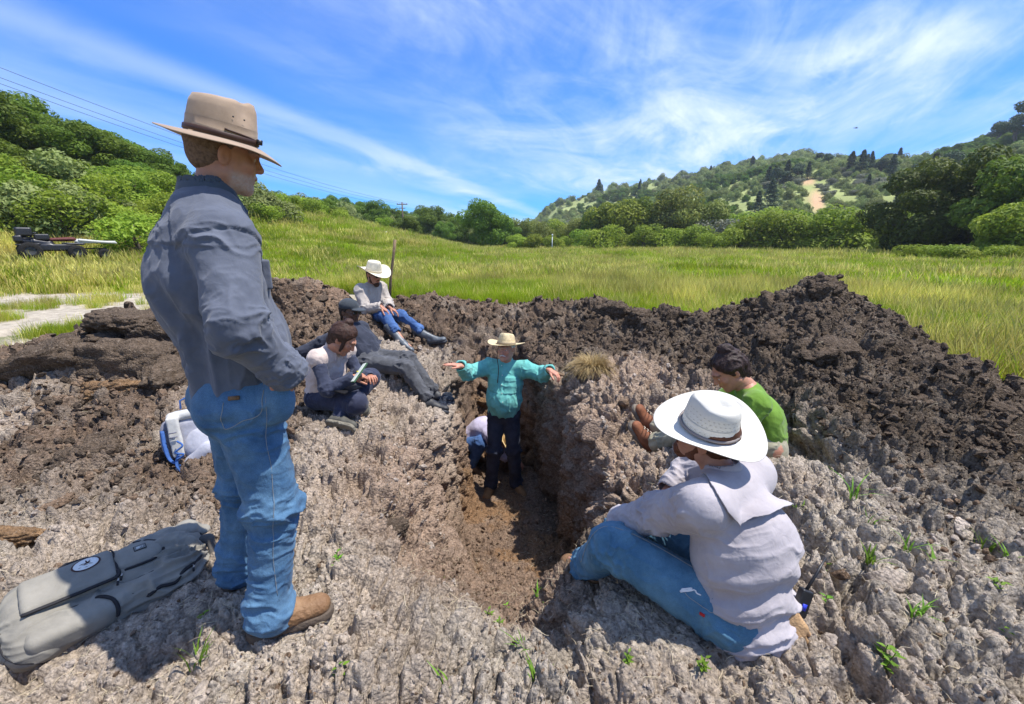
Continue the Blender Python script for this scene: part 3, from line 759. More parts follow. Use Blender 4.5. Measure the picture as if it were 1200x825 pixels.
# -- firs and cypresses one can pick out on the right hill
for (px, py, h, kd) in [(592, 246, 9, 'fir0'), (605, 250, 8, 'fir1'), (615, 246, 7, 'fir2'), (701, 232, 13, 'fir1'), (748, 228, 9, 'fir0'), (806, 268, 14, 'fir0'), (903, 246, 19, 'fir2'), (889, 252, 15, 'fir1'), (906, 220, 14, 'cypress0'), (918, 216, 14, 'fir1'), (897, 218, 12, 'fir2'), (930, 212, 12, 'cypress0'), (942, 210, 10, 'fir0'),
                        (952, 195, 9, 'cypress0'), (962, 196, 9, 'cypress0'), (990, 205, 13, 'fir1'), (1002, 206, 14, 'fir2'), (1014, 207, 11, 'fir0'), (1026, 208, 12, 'cypress0'), (1038, 209, 13, 'fir1'), (1064, 206, 7, 'cypress0'), (848, 203, 6, 'cypress0'), (780, 222, 5, 'cypress0'), (862, 203, 4, 'fir1'), (830, 215, 4, 'fir0')]:
    # walk outwards along this bearing until the slope reaches that height in view
    az = np.interp(px, PX_TAB, AZ_TAB); el = float(elev_of(np.array([px], float), np.array([py + 1], float))[0])
    rr1 = np.linspace(120, 560, 400); xx = rr1 * math.sin(R(az)); yy = rr1 * math.cos(R(az)); zz1 = meadow_z(xx, yy)
    ee = np.arctan2(zz1 - CAM_H, rr1); hit = np.where(ee >= el)[0]; r = rr1[hit[0]] if len(hit) else rr1[int(np.argmax(ee))]
    plant(kd, 'hillside_fir' if kd[0] == 'f' else 'ridge_cypress', px, r, h * r / 330 * 1.0, ('dark pointed fir standing on the right hill' if kd[0] == 'f' else 'dark windswept cypress on the crest of the right hill'), 'tree', 'dark firs on the right hill' if kd[0] == 'f' else 'windswept cypresses on the right hill')
for (px, r, h, kd) in [(1106, 150, 10, 'cypress0'), (1086, 170, 8, 'fir2'), (1170, 190, 10, 'cypress0'), (1196, 200, 14, 'cypress0'), (1222, 190, 13, 'cypress0'), (1150, 220, 9, 'cypress0')]:
    plant(kd, 'ridge_cypress', px, r, h, 'tall dark cypress above the huge spreading oak', 'tree', 'dark trees above the spreading oak')
# -- brush that covers the hills: nobody could count it
def brush_points(n, px0, px1, r0, r1, seed):
    g = np.random.default_rng(seed); px = g.uniform(px0, px1, n); az = np.radians(np.interp(px, PX_TAB, AZ_TAB)); r = np.sqrt(g.uniform(r0 ** 2, r1 ** 2, n))
    x = r * np.sin(az); y = r * np.cos(az); z = meadow_z(x, y); return x, y, z, g
x, y, z, g = brush_points(15000, 545, 1330, 105, 520, 3)
cover = fbm(np.stack([x, y, x * 0], 1) * .014, 4, 51) + .35 * sstep(np.hypot(x, y), 330, 200) 
ry = np.degrees(np.arctan2(x, y))
keep = (bare_patch(x, y, z) < .12) & (g.random(len(x)) < sstep(cover, .50, .74) * .75 * (1 - .6 * sstep(np.hypot(x, y), 300, 360)) + .05)
x, y, z = x[keep], y[keep], z[keep]; n = len(x)
src = [KIND['brush0'][1], KIND['brush1'][1], KIND['pale0'][1], KIND['fir0'][1], KIND['oak0'][1]]
kn = fbm(np.stack([x, y, x * 0], 1) * .02, 3, 52)
idx = np.where(kn > .60, 4, np.where(g.random(n) < .025, 3, np.where((kn < .40) & (g.random(n) < .5), 2, g.integers(0, 2, n))))
base = np.array([1.4, 1.4, 1.0, .50, .42])[idx] * (.6 + .8 * g.random(n)) * np.clip(np.hypot(x, y) / 260, .5, 1.2)
scatter('hillside_brush', np.stack([x, y, z - .3], 1), np.stack([x * 0, x * 0, g.random(n) * 6.28], 1), base, idx, src)
x, y, z, g = brush_points(1500, -250, 600, 58, 230, 4)
n = len(x); idx = g.choice([0, 1, 4], n, p=[.35, .35, .3]); base = np.where(idx == 4, .55, 1.3) * (.6 + .7 * g.random(n))
keep = (np.hypot(x, y) > 75) | (np.degrees(np.arctan2(x, y)) < -30) ; keep &= (fbm(np.stack([x, y, x * 0], 1) * .03, 3, 53) > .43)
scatter('far_wood', np.stack([x, y, z - .2], 1)[keep], np.stack([x * 0, x * 0, g.random(n) * 6.28], 1)[keep], base[keep], idx[keep], src)
# ---------------------------------------------------------------- meadow grass
M_GRASS = mat_leaf('grass_blade', (.19, .30, .010), (.43, .50, .030), .5, pscale=.45)
M_STRAW = mat_leaf('straw_blade', (.42, .39, .07), (.68, .60, .18), .4, pscale=.6)
def grass_tuft(rs, n, spread, h, w, heads=0.0, lean=.35):
    V = []; F = []; T = []
    for i in range(n):
        a = rs.random() * 2 * PI; r_ = spread * math.sqrt(rs.random()); bx, by = r_ * math.cos(a), r_ * math.sin(a)
        hh = h * (.55 + .6 * rs.random()); l = lean * hh * (.3 + rs.random()); b_ = rs.random() * 2 * PI; dx, dy = math.cos(b_), math.sin(b_)
        f_ = rs.random() * 2 * PI; fx, fy = math.cos(f_) * w, math.sin(f_) * w
        k0 = len(V); isH = rs.random() < heads
        for (t, ww) in ((0, 1.0), (.5, .85), (.82, .55), (1.0, .08)):
            px, py, pz = bx + dx * l * t * t, by + dy * l * t * t, hh * t * (1 - .18 * t * lean)
            if isH: ww = (.35, .3, 1.0, .15)[(0, .5, .82, 1.0).index(t)]
            V += [(px - fx * ww, py - fy * ww, pz), (px + fx * ww, py + fy * ww, pz)]
        F += [(k0 + 2 * j, k0 + 2 * j + 1, k0 + 2 * j + 3, k0 + 2 * j + 2) for j in range(3)]
        T += [rs.random()] * 8
    return mesh_np('tuft', V, np.array(F), True, {'tone': np.array(T)})
rsG = np.random.default_rng(9)
TU = []
for i in range(3): m = grass_tuft(rsG, 44, .17, .34, .0045); m.materials.append(M_GRASS); TU.append(m)
for i in range(2): m = grass_tuft(rsG, 26, .17, .46, .004, .6, .3); m.materials.append(M_STRAW); TU.append(m)
for i in range(2): m = grass_tuft(rsG, 60, .55, .42, .012, .1); m.materials.append(M_GRASS); TU.append(m)
m = grass_tuft(rsG, 46, .55, .50, .011, .6, .3); m.materials.append(M_STRAW); TU.append(m)
def grass_zone(n, r0, r1, seed, kinds, sc, azr=(-64, 64)):
    g = np.random.default_rng(seed); az = np.radians(g.uniform(*azr, n)); r = np.sqrt(g.uniform(r0 ** 2, r1 ** 2, n))
    x = r * np.sin(az); y = r * np.cos(az); q = np.stack([x, y, x * 0], 1)
    d = in_dig(x, y); b = berm_h(x, y); thin = sstep(d, .62, .25) * (b < .07)
    patch = (fbm(q * 1.1, 3, 61) > .60) * .45 * (x < -3.6) * (y > 4.5) * (b < .06) * (np.hypot(x, y) > 6)
    keep = g.random(n) < np.maximum(thin, patch); 
    adeg = np.degrees(np.arctan2(x, y)); keep &= ~((np.abs(adeg + 46.5) < 4.5) & (r > 19) & (r < 26) & (g.random(n) < .45))
    track = np.exp(-((r - 24.5) / .9) ** 2) * (adeg < -38); keep &= g.random(n) > track * .95
    wood = (adeg < -25) & (r > 44); keep &= ~wood
    x, y, r, q, adeg, d = x[keep], y[keep], r[keep], q[keep], adeg[keep], d[keep]; n = len(x)
    z = np.maximum(meadow_z(x, y), np.where(np.hypot(x, y - 3.5) < 9.5, -9, -9))
    near = np.hypot(x, y - 3.5) < 9.0
    z = np.where(near, np.maximum(z, h0(x, y) - .02), z)
    straw_p = .08 + .34 * sstep(fbm(q * .25, 4, 63), .45, .65) + .35 * sstep(adeg, -22, -48) * sstep(r, 9, 14) + .22 * sstep(r, 25, 60)
    st = g.random(n) < straw_p
    idx = np.where(st, g.choice(kinds[1], n), g.choice(kinds[0], n))
    s = sc * (.7 + .6 * g.random(n)) * (.55 + .45 * sstep(d, .4, .05)) * (.75 + .5 * fbm(q * .5, 2, 64))
    s3 = np.stack([s * 1.05, s * 1.05, s * (.85 + .3 * g.random(n))], 1)
    return np.stack([x, y, z - .01], 1), np.stack([g.normal(0, .08, n), g.normal(0, .08, n), g.random(n) * 6.28], 1), s3, idx
Z_ = [grass_zone(46000, 3.2, 15, 1, ([0, 1, 2], [3, 4]), .95), grass_zone(30000, 15, 34, 2, ([5, 6], [7]), .95), grass_zone(26000, 34, 78, 3, ([5, 6], [7]), 1.25)]
scatter('meadow_grass', *[np.concatenate([z_[i] for z_ in Z_]) for i in range(4)], TU)
# ---------------------------------------------------------------- implicit surfaces: bodies, clothes and bags grown as one continuous skin
def V3(*a): return np.array(a, float) if len(a) == 3 else np.array(tuple(a[0]), float)
def unit(v): v = np.asarray(v, float); return v / (np.linalg.norm(v) + 1e-12)
def frame(fwd, up):
    """rows: right, forward, up"""
    f = unit(fwd); r = unit(np.cross(f, up)); u = np.cross(r, f); return np.stack([r, f, u])
class Sdf:
    def __init__(s, h): s.h = h; s.ops = []
    def _c(s, fn, lo, hi, k, mode, tagv=None): s.ops.append((fn, np.asarray(lo, float), np.asarray(hi, float), k, mode)); return s
    def cone(s, a, b, ra, rb=None, k=.02, mode='+', flat=None):
        rb = ra if rb is None else rb; a = V3(a); b = V3(b); m = max(ra, rb); d = b - a; L2 = d @ d + 1e-12
        if flat is not None: fx = unit(flat[0]); ff = flat[1]
        def fn(X, Y, Z):
            px, py, pz = X - a[0], Y - a[1], Z - a[2]
            t = np.clip((px * d[0] + py * d[1] + pz * d[2]) / L2, 0, 1)
            qx, qy, qz = px - t * d[0], py - t * d[1], pz - t * d[2]
            r2 = qx * qx + qy * qy + qz * qz
            if flat is not None:
                c = qx * fx[0] + qy * fx[1] + qz * fx[2]
                r2 = r2 + c * c * (1 / (ff * ff) - 1)
                rt = ra + (rb - ra) * t
                q = np.sqrt(r2)
                gl = np.sqrt(np.maximum(r2 + c * c / (ff * ff) * (1 / (ff * ff) - 1), 1e-9)) / np.maximum(q, 1e-5)
                return (q - rt) / np.maximum(gl, 1)
            return np.sqrt(r2) - (ra + (rb - ra) * t)
        e = m * (max(1, flat[1]) if flat is not None else 1)
        return s._c(fn, np.minimum(a, b) - e, np.maximum(a, b) + e, k, mode)
    def chain(s, pts, rad, k=.02, mode='+', flat=None):
        for i in range(len(pts) - 1): s.cone(pts[i], pts[i + 1], rad[i], rad[i + 1], k, mode, flat)
        return s
    def ell(s, c, r, M=None, k=.02, mode='+'):
        c = V3(c); r = np.asarray(r, float); M = np.eye(3) if M is None else M; e = np.abs(M.T) @ r
        def fn(X, Y, Z):
            px, py, pz = X - c[0], Y - c[1], Z - c[2]
            u = [(M[i, 0] * px + M[i, 1] * py + M[i, 2] * pz) for i in range(3)]
            k0 = np.sqrt(sum((u[i] / r[i]) ** 2 for i in range(3))); k1 = np.sqrt(sum((u[i] / r[i] ** 2) ** 2 for i in range(3)))
            return k0 * (k0 - 1) / np.maximum(k1, 1e-6)
        return s._c(fn, c - e, c + e, k, mode)
    def box(s, c, hs, M=None, rnd=.01, k=.01, mode='+'):
        c = V3(c); hs = np.asarray(hs, float); M = np.eye(3) if M is None else M; e = np.abs(M.T) @ hs
        def fn(X, Y, Z):
            px, py, pz = X - c[0], Y - c[1], Z - c[2]
            q = [np.abs(M[i, 0] * px + M[i, 1] * py + M[i, 2] * pz) - hs[i] + rnd for i in range(3)]
            return np.sqrt(sum(np.maximum(w_, 0) ** 2 for w_ in q)) + np.minimum(np.maximum(np.maximum(q[0], q[1]), q[2]), 0) - rnd
        return s._c(fn, c - e, c + e, k, mode)
    def half(s, c, n, lo, hi, k=.006):
        """cut away everything on the n side of the plane, within a box"""
        c = V3(c); n = unit(n)
        return s._c(lambda X, Y, Z: -((X - c[0]) * n[0] + (Y - c[1]) * n[1] + (Z - c[2]) * n[2]), lo, hi, k, '-')
    def grid(s):
        pos = [o for o in s.ops if o[4] == '+']; h = s.h
        km = max(o[3] for o in pos) * .35; lo = np.min([o[1] for o in pos], 0) - 3 * h - km; hi = np.max([o[2] for o in pos], 0) + 3 * h + km
        n = np.ceil((hi - lo) / h).astype(int) + 1
        G = np.full(n, .3, np.float32); ax = [(lo[i] + h * np.arange(n[i])).astype(np.float32) for i in range(3)]
        for fn, a, b, k, mode in s.ops:
            pad = k + 3 * h
            i0 = np.clip(np.floor((a - pad - lo) / h).astype(int), 0, n); i1 = np.clip(np.ceil((b + pad - lo) / h).astype(int) + 1, 0, n)
            if np.any(i1 <= i0): continue
            sl = tuple(slice(i0[i], i1[i]) for i in range(3))
            d = fn(ax[0][sl[0]][:, None, None], ax[1][sl[1]][None, :, None], ax[2][sl[2]][None, None, :]).astype(np.float32)
            g = G[sl]
            if mode == '-': 
                d = -d; hh = np.maximum(k - np.abs(g - d), 0) / k; G[sl] = np.maximum(g, d) + hh * hh * k * .25
            else:
                hh = np.maximum(k - np.abs(g - d), 0) / k; G[sl] = np.minimum(g, d) - hh * hh * k * .25
        for ax_ in range(3):
            for e_ in (0, -1): G[tuple(e_ if i == ax_ else slice(None) for i in range(3))] = .3
        return G, lo
    def surf(s):
        G, lo = s.grid(); h = s.h; ins = G < 0
        c = [ins[a:ins.shape[0] - 1 + a, b:ins.shape[1] - 1 + b, d:ins.shape[2] - 1 + d] for a in (0, 1) for b in (0, 1) for d in (0, 1)]
        sm = sum(x.astype(np.uint8) for x in c); cell = (sm > 0) & (sm < 8)
        I = np.argwhere(cell); idm = np.full(cell.shape, -1, np.int64); idm[cell] = np.arange(len(I))
        off = np.array([(a, b, d) for a in (0, 1) for b in (0, 1) for d in (0, 1)])
        val = np.stack([G[I[:, 0] + o[0], I[:, 1] + o[1], I[:, 2] + o[2]] for o in off], 1)
        P = np.zeros((len(I), 3)); cnt = np.zeros(len(I))
        for a, b in [(0, 1), (2, 3), (4, 5), (6, 7), (0, 2), (1, 3), (4, 6), (5, 7), (0, 4), (1, 5), (2, 6), (3, 7)]:
            va, vb = val[:, a], val[:, b]; m = (va < 0) != (vb < 0)
            t = np.where(m, va / np.where(m, va - vb, 1), 0)[:, None]
            P += np.where(m[:, None], off[a] + t * (off[b] - off[a]), 0); cnt += m
        V = lo + h * (I + P / cnt[:, None])
        F = []
        for ax in range(3):
            o1, o2 = [(1, 2), (2, 0), (0, 1)][ax]
            A = ins[tuple(slice(0, -1) if i == ax else slice(None) for i in range(3))]; B = ins[tuple(slice(1, None) if i == ax else slice(None) for i in range(3))]
            E_ = np.argwhere(A != B); fl = A[E_[:, 0], E_[:, 1], E_[:, 2]]
            def cid(d1, d2):
                J = E_.copy(); J[:, o1] += d1; J[:, o2] += d2; return idm[J[:, 0], J[:, 1], J[:, 2]]
            q = np.stack([cid(-1, -1), cid(0, -1), cid(0, 0), cid(-1, 0)], 1); q[~fl] = q[~fl][:, ::-1]; F.append(q)
        return V, np.vstack(F)
def normals(V, F):
    d1 = V[F[:, 2]] - V[F[:, 0]]; d2 = V[F[:, 3]] - V[F[:, 1]] if F.shape[1] == 4 else V[F[:, 1]] - V[F[:, 0]]
    n = np.cross(d1, d2); N_ = np.zeros_like(V)
    for j in range(3):
        for i in range(F.shape[1]): N_[:, j] += np.bincount(F[:, i], n[:, j], len(V))
    return N_ / (np.linalg.norm(N_, axis=1)[:, None] + 1e-12)
def folds(V, N_, specs, seed=0):
    """cloth wrinkles: ridged relief running across (or along) each limb segment, strongest at the joints"""
    D = np.zeros(len(V)); 
    for (a, b, rad, amp, fa, fr, peaks, base) in specs:
        a = V3(a); b = V3(b); d = b - a; L = np.linalg.norm(d); u = d / L
        t = ((V - a) @ u) / L; q = (V - a) - np.outer((V - a) @ u, u); r = np.linalg.norm(q, axis=1)
        w = np.exp(-np.maximum(r - rad, 0) ** 2 / (.35 * rad) ** 2) * sstep(t, -.15, .02) * sstep(t, 1.15, .98)
        m = np.full(len(V), float(base))
        for (t0, wd, s_) in peaks: m += s_ * np.exp(-((t - t0) / wd) ** 2)
        dirn = q / (r[:, None] + 1e-6)
        warp = fbm(V * 9, 2, seed + 40)[:, None] - .5
        C_ = np.concatenate([(t * L * fa)[:, None] + warp * 2.2, dirn * fr], 1)
        C4 = C_[:, :3] + np.array([seed * 7.3, 0, 0]); C4[:, 2] += C_[:, 3] * 1.7
        n = vnoise(C4, seed); n2 = vnoise(C4 * 2.1 + 9, seed + 1)
        v = (1 - np.abs(2 * n - 1)) ** 2.2 - .3 + .4 * ((1 - np.abs(2 * n2 - 1)) ** 2 - .35)
        D += amp * v * w * m
    return V + N_ * D[:, None]
def cloth(S, specs=(), rough=.003, seed=0, rs=14, extra=None):
    V, F = S.surf(); N_ = normals(V, F)
    V = V + N_ * (rough * 2 * (fbm(V * rs, 3, seed + 77) - .5))[:, None]
    if specs: V = folds(V, N_, specs, seed)
    if extra: V = extra(V, N_)
    return V, F

# ---------------------------------------------------------------- heads and hands
def skin_mat(name, col, stub=None):
    if name in MATS: return MATS[name]
    m = bpy.data.materials.new(name); nt, N, L = nodes_of(m); b = N['Principled BSDF']
    at_ = N.new('ShaderNodeAttribute'); at_.attribute_name = 'tint'
    ge = N.new('ShaderNodeTexCoord'); n = N.new('ShaderNodeTexNoise'); n.inputs['Scale'].default_value = 60; n.inputs['Detail'].default_value = 5
    L.new(ge.outputs['Object'], n.inputs['Vector'])
    mr = N.new('ShaderNodeMapRange'); mr.inputs[3].default_value = .8; mr.inputs[4].default_value = 1.2; L.new(n.outputs['Fac'], mr.inputs[0])
    hs = N.new('ShaderNodeHueSaturation'); L.new(at_.outputs['Color'], hs.inputs['Color']); L.new(mr.outputs[0], hs.inputs['Value']); L.new(hs.outputs[0], b.inputs['Base Color'])
    b.inputs['Roughness'].default_value = .5; b.inputs['Subsurface Weight'].default_value = .12; b.inputs['Subsurface Radius'].default_value = (.010, .004, .002)
    b.inputs['Specular IOR Level'].default_value = .35
    bp = N.new('ShaderNodeBump'); bp.inputs['Strength'].default_value = .35; bp.inputs['Distance'].default_value = .003; L.new(n.outputs['Fac'], bp.inputs['Height']); L.new(bp.outputs[0], b.inputs['Normal'])
    MATS[name] = m; return m
def head_surf(c, M, h=.0035, neck=None, col=(.5, .27, .17), age=0.3, stubble=0, scol=(.35, .3, .27)):
    """c centre of head (between the ears), M rows right, forward, up"""
    c = V3(c); w = lambda x, y, z: c + M.T @ np.array([x, y, z])
    S = Sdf(h)
    S.ell(w(0, -.014, .030), (.075, .094, .090), M, .02).ell(w(0, .028, -.030), (.060, .066, .082), M, .03)
    for sx in (-1, 1):
        S.cone(w(sx * .055, -.004, -.055), w(sx * .022, .062, -.092), .020, .014, .03)
        S.ell(w(sx * .040, .062, -.018), (.022, .018, .020), M, .02)
    S.ell(w(0, .070, -.096), (.024, .019, .020), M, .02)
    S.cone(w(-.034, .078, .030), w(0, .088, .026), .0105, .010, .02).cone(w(.034, .078, .030), w(0, .088, .026), .0105, .010, .02)
    for sx in (-1, 1): S.ell(w(sx * .031, .094, .008), (.019, .015, .012), M, .012, '-')
    for sx in (-1, 1): S.ell(w(sx * .031, .0745, .007), (.014, .0125, .0125), M, .004)
    S.cone(w(0, .086, .020), w(0, .108, -.022), .008, .0115, .012).ell(w(0, .103, -.026), (.016, .012, .009), M, .008)
    for sx in (-1, 1): S.ell(w(sx * .008, .106, -.034), (.003, .005, .004), M, .003, '-')
    S.cone(w(-.021, .082, -.055), w(0, .091, -.053), .0055, .0075, .008).cone(w(.021, .082, -.055), w(0, .091, -.053), .0055, .0075, .008)
    S.cone(w(-.018, .082, -.066), w(.018, .082, -.066), .0075, .0075, .008); S.cone(w(-.024, .0905, -.0603), w(.024, .0905, -.0603), .002, .002, .003, '-')
    for sx in (-1, 1):
        Me = np.stack([M[0] + sx * .35 * M[1], M[1], M[2]]); Me = np.stack([unit(r_) for r_ in Me])
        S.ell(w(sx * .079, -.012, .000), (.007, .018, .031), Me, .008); S.ell(w(sx * .087, -.006, .004), (.006, .010, .017), Me, .004, '-')
    nk = neck if neck is not None else w(0, -.05, -.17)
    S.cone(w(0, -.022, -.070), nk, .054, .062, .03)
    V, F = S.surf()
    L_ = (V - c) @ M.T; col = np.array(col); T = np.tile(col, (len(V), 1)) * (.9 + .2 * fbm(L_ * 30, 3, 3))[:, None]
    x, y, z = L_.T
    g = lambda cx, cy, cz, r: np.exp(-((np.abs(x) - cx) ** 2 + (y - cy) ** 2 + (z - cz) ** 2) / r ** 2)[:, None]
    red = np.clip(g(.042, .07, -.02, .025) * .5 + g(0, .11, -.025, .018) * .7 + g(.08, -.01, 0, .03) * .4, 0, 1)
    T = T * (1 - red * .5) + col * np.array([1.15, .75, .65]) * red * .5
    lip = (np.exp(-((z + .060) / .010) ** 2) * (np.abs(x) < .024) * (y > .078))[:, None]; T = T * (1 - .6 * lip) + col * np.array([.85, .5, .5]) * .6 * lip
    eye = ((np.abs(np.abs(x) - .031) < .011) & (np.abs(z - .007) < .0055) & (y > .075))[:, None]; iris = eye & (np.abs(np.abs(x) - .031) < .0045)[:, None]
    T = np.where(eye, np.array([.55, .5, .47]), T); T = np.where(iris, np.array([.05, .04, .03]), T)
    brow = (np.exp(-((z - .031 + .15 * (np.abs(x) - .03)) / .0055) ** 2) * (np.abs(np.abs(x) - .032) < .02) * (y > .06))[:, None]; T = T * (1 - .75 * brow) + np.array(scol) * .5 * .75 * brow
    if stubble:
        s_ = (sstep(z, -.035, -.055) * sstep(y, -.005, .02) * sstep(z, -.14, -.11))[:, None] * (1 - lip)
        s_ = np.maximum(s_, ((np.abs(z + .045) < .008) & (np.abs(x) < .028) & (y > .06))[:, None] * 1.0)
        s_ = s_ * stubble * (.5 + 1.0 * vnoise(L_ * 260, 5))[:, None]; s_ = np.clip(s_, 0, 1); T = T * (1 - s_) + np.array(scol) * s_
    return V, F, T
def beard_surf(c, M, h=.004, length=.012, full=True, must=True):
    c = V3(c); w = lambda x, y, z: c + M.T @ np.array([x, y, z]); S = Sdf(h)
    if full:
        for sx in (-1, 1):
            S.cone(w(sx * .064, .004, -.02), w(sx * .052, .02, -.07), .012, .017, .02); S.cone(w(sx * .052, .02, -.07), w(0, .070, -.104), .018, .020 + length * .5, .02)
        S.ell(w(0, .068, -.100), (.034, .024, .024 + length), M, .02)
    if must:
        for sx in (-1, 1): S.cone(w(0, .0985, -.043), w(sx * .027, .085, -.056), .0065, .0055, .004)
    V, F = S.surf(); N_ = normals(V, F); V = V + N_ * (.004 * (fbm(V * 150, 2, 4) - .5))[:, None]; return V, F
def hair_surf(c, M, h=.005, thick=.010, back=-.06, front=.045, extra=None, rough=.010, freq=50):
    c = V3(c); w = lambda x, y, z: c + M.T @ np.array([x, y, z]); S = Sdf(h)
    S.ell(w(0, -.020, .034), (.077 + thick, .092 + thick, .090 + thick), M, .01)
    S.cone(w(0, -.045, .0), w(0, -.05, back), .066 + thick * .4, .052 + thick * .3, .02)
    lo, hi = c - .2, c + .2
    S.half(w(0, front, .062), M.T @ np.array([0, .80, -.6]), lo, hi, .01)     # open the face
    if extra: extra(S, w)
    V, F = S.surf(); N_ = normals(V, F); L_ = (V - c) @ M.T
    V = V + N_ * (rough * (ridged(L_ * np.array([freq, freq * .35, freq * .35]), 3, 9) - .5))[:, None]
    return V, F
def hand_ops(S, wr, M, curl=(.25, .3, .35, .4), spread=.10, thumb=(.7, .35), side=1, k=.006, sc=1.0):
    """wr wrist, M rows: x towards the thumb, y along the fingers, z out of the back of the hand"""
    wr = V3(wr); w = lambda x, y, z: wr + sc * (M.T @ np.array([x, y, z]))
    base = [(.030, .088), (.010, .093), (-.010, .089), (-.029, .080)]; ln = [.072, .080, .074, .058]; rr_ = [.0088, .0092, .0086, .0076]
    S.cone(w(0, -.03, 0), w(0, .01, 0), .026 * sc, .027 * sc, k * 3, flat=(M[2], .72))
    for (bx, by) in base: S.cone(w(bx * .6, .010, 0), w(bx, by - .008, .001), .0175 * sc, .0122 * sc, .014)
    S.ell(w(.024, .036, -.008), np.array([.015, .026, .013]) * sc, M, .01)
    for i, (bx, by) in enumerate(base):
        p = np.array([bx, by, .002]); a = spread * (1.2, .35, -.45, -1.3)[i]; c_ = curl[i]; r_ = rr_[i]
        d2 = np.array([math.sin(a), math.cos(a)])
        S.cone(w(*(p - [0, .012, 0])), w(*p), (r_ + .0022) * sc, (r_ + .0012) * sc, .006)
        th_ = 0
        for j, (f_, rj) in enumerate(((.46, 1), (.30, .93), (.24, .82))):
            th_ += c_ * (1.0, 1.25, .8)[j]
            q = p + ln[i] * f_ * np.array([d2[0] * math.cos(th_), d2[1] * math.cos(th_), -math.sin(th_)])
            S.cone(w(*p), w(*q), r_ * rj * sc, r_ * rj * .93 * sc, .0022); p = q
    a, dn = thumb; p = np.array([.026, .022, -.006])
    for j, (l_, r_, aa) in enumerate(((.040, .0125, a), (.032, .0105, a * .8), (.026, .0092, a * .55))):
        q = p + l_ * np.array([math.sin(aa) * math.cos(dn), math.cos(aa) * math.cos(dn), -math.sin(dn)])
        S.cone(w(*p), w(*q), r_ * sc, r_ * .9 * sc, .004); p = q
    return S
def merge(parts):
    Vs, Fs, Ts, n = [], [], [], 0
    for V, F, T in parts: Vs.append(V); Fs.append(F + n); Ts.append(T); n += len(V)
    return np.vstack(Vs), np.vstack(Fs), np.vstack(Ts)
def put(name, VF, mat, parent, org, col=None, smooth=True):
    V = VF[0] - np.asarray(tuple(org))
    return add(name, mesh_np(name, V, VF[1], smooth, col), mat, parent)
def link_(prev, px, py, L, far=False):
    """point seen at px,py whose distance from prev is L"""
    d = ray(px, py); d = d / d.y; O = Vector((0, 0, CAM_H)) - Vector(prev)
    a = d.dot(d); b = 2 * O.dot(d); c = O.dot(O) - L * L; D = b * b - 4 * a * c
    if D < 0: return Vector((0, 0, CAM_H)) + d * (-b / (2 * a))
    s_ = math.sqrt(D); Y = (-b + (s_ if far else -s_)) / (2 * a); return Vector((0, 0, CAM_H)) + d * Y
def hip_dirs(a, b): return unit(V3(b) - V3(a))
def body_mesh(J, col, h=.010, hh=.0045, head_kw={}, hands={}, girth=.90):
    """one continuous body under the clothes; head and hands at finer grain. J joints dict"""
    S = Sdf(h); g = girth; up = unit(V3(J['neck']) - V3(J['pelvis']))
    S.chain([J['pelvis'], J['waist'], J['chest']], [.115 * g, .10 * g, .125 * g], .05, flat=(J['fwd'], .78))
    S.cone(J['chest'], J['neck'], .10 * g, .05, .05, flat=(J['fwd'], .8))
    for s_ in 'LR':
        S.cone(J['neck'], J['sh' + s_], .05, .052, .04); S.chain([J['sh' + s_], J['el' + s_], J['wr' + s_]], [.050, .038, .026], .02)
        S.chain([J['hip' + s_], J['kn' + s_], J['an' + s_]], [.082 * g, .050, .030], .03); S.cone(J['pelvis'], J['hip' + s_], .09 * g, .085 * g, .05)
        dn = unit(J['an' + s_] - J['kn' + s_]) * .035; S.cone(J['an' + s_] + dn, J['an' + s_] + dn + unit(J['toe' + s_] - J['an' + s_]) * .11, .024, .018, .02)
    V, F = S.surf(); parts = [(V, F, np.tile(np.array(col, float), (len(V), 1)))]
    V, F, T = head_surf(J['head'], J['headM'], neck=V3(J['neck']), col=col, h=hh * .85, **head_kw); parts.append((V, F, T))
    for s_, (M, kw) in hands.items():
        Sh = Sdf(hh * .85); hand_ops(Sh, J['wr' + s_], M, **kw); Sh.cone(J['wr' + s_], V3(J['wr' + s_]) * .7 + V3(J['el' + s_]) * .3, .025, .030, .01)
        V, F = Sh.surf(); T = np.tile(np.array(col, float), (len(V), 1)) * (.92 + .16 * vnoise(V * 60, 2))[:, None] * np.array([1.03, .96, .95]); parts.append((V, F, T))
    return merge(parts)
def trousers(J, h, cut=False, r=(.105, .085, .062), hem=.066, waist=None, k=.045, specs_amp=.012, seed=0, hipr=.13, belly=0, rolled=0.0, seatflat=.85, rough=.004):
    J = dict(J); J['waistline'] = V3(J['waistline']) - unit(V3(J['waistline']) - V3(J['pelvis'])) * .03 if not cut else J['waistline']
    S = Sdf(h); wa = V3(J['waistline'] if 'waistline' in J else J['waist'])
    S.cone(J['pelvis'], wa, hipr, hipr * .97, .05, flat=(J['fwd'], seatflat))
    sp = []
    for s_ in 'LR':
        hp, kn, an = V3(J['hip' + s_]), V3(J['kn' + s_]), V3(J['an' + s_]); d = unit(an - kn); e = kn + (an - kn) * (1 - rolled)
        S.cone(hp, kn, r[0], r[1], k); S.cone(kn, e, r[1], r[2], .03); S.cone(e - d * .04, e, r[2], hem, .02)
        S.cone(e + d * .000, e + d * .05, hem - .012, hem - .012, .004, '-')
        sp.append((hp, kn, r[0], specs_amp, 22, 1.1, [(0.02, .22, .9), (1, .16, 1.0)], .35)); sp.append((kn, e, r[1], specs_amp, 24, 1.0, [(0, .18, 1.0), (1, .28, 1.1)], .35))
    lo = wa - .25; hi = wa + .25
    if cut: S.half(wa, wa - V3(J['pelvis']), lo, hi)
    return S, sp
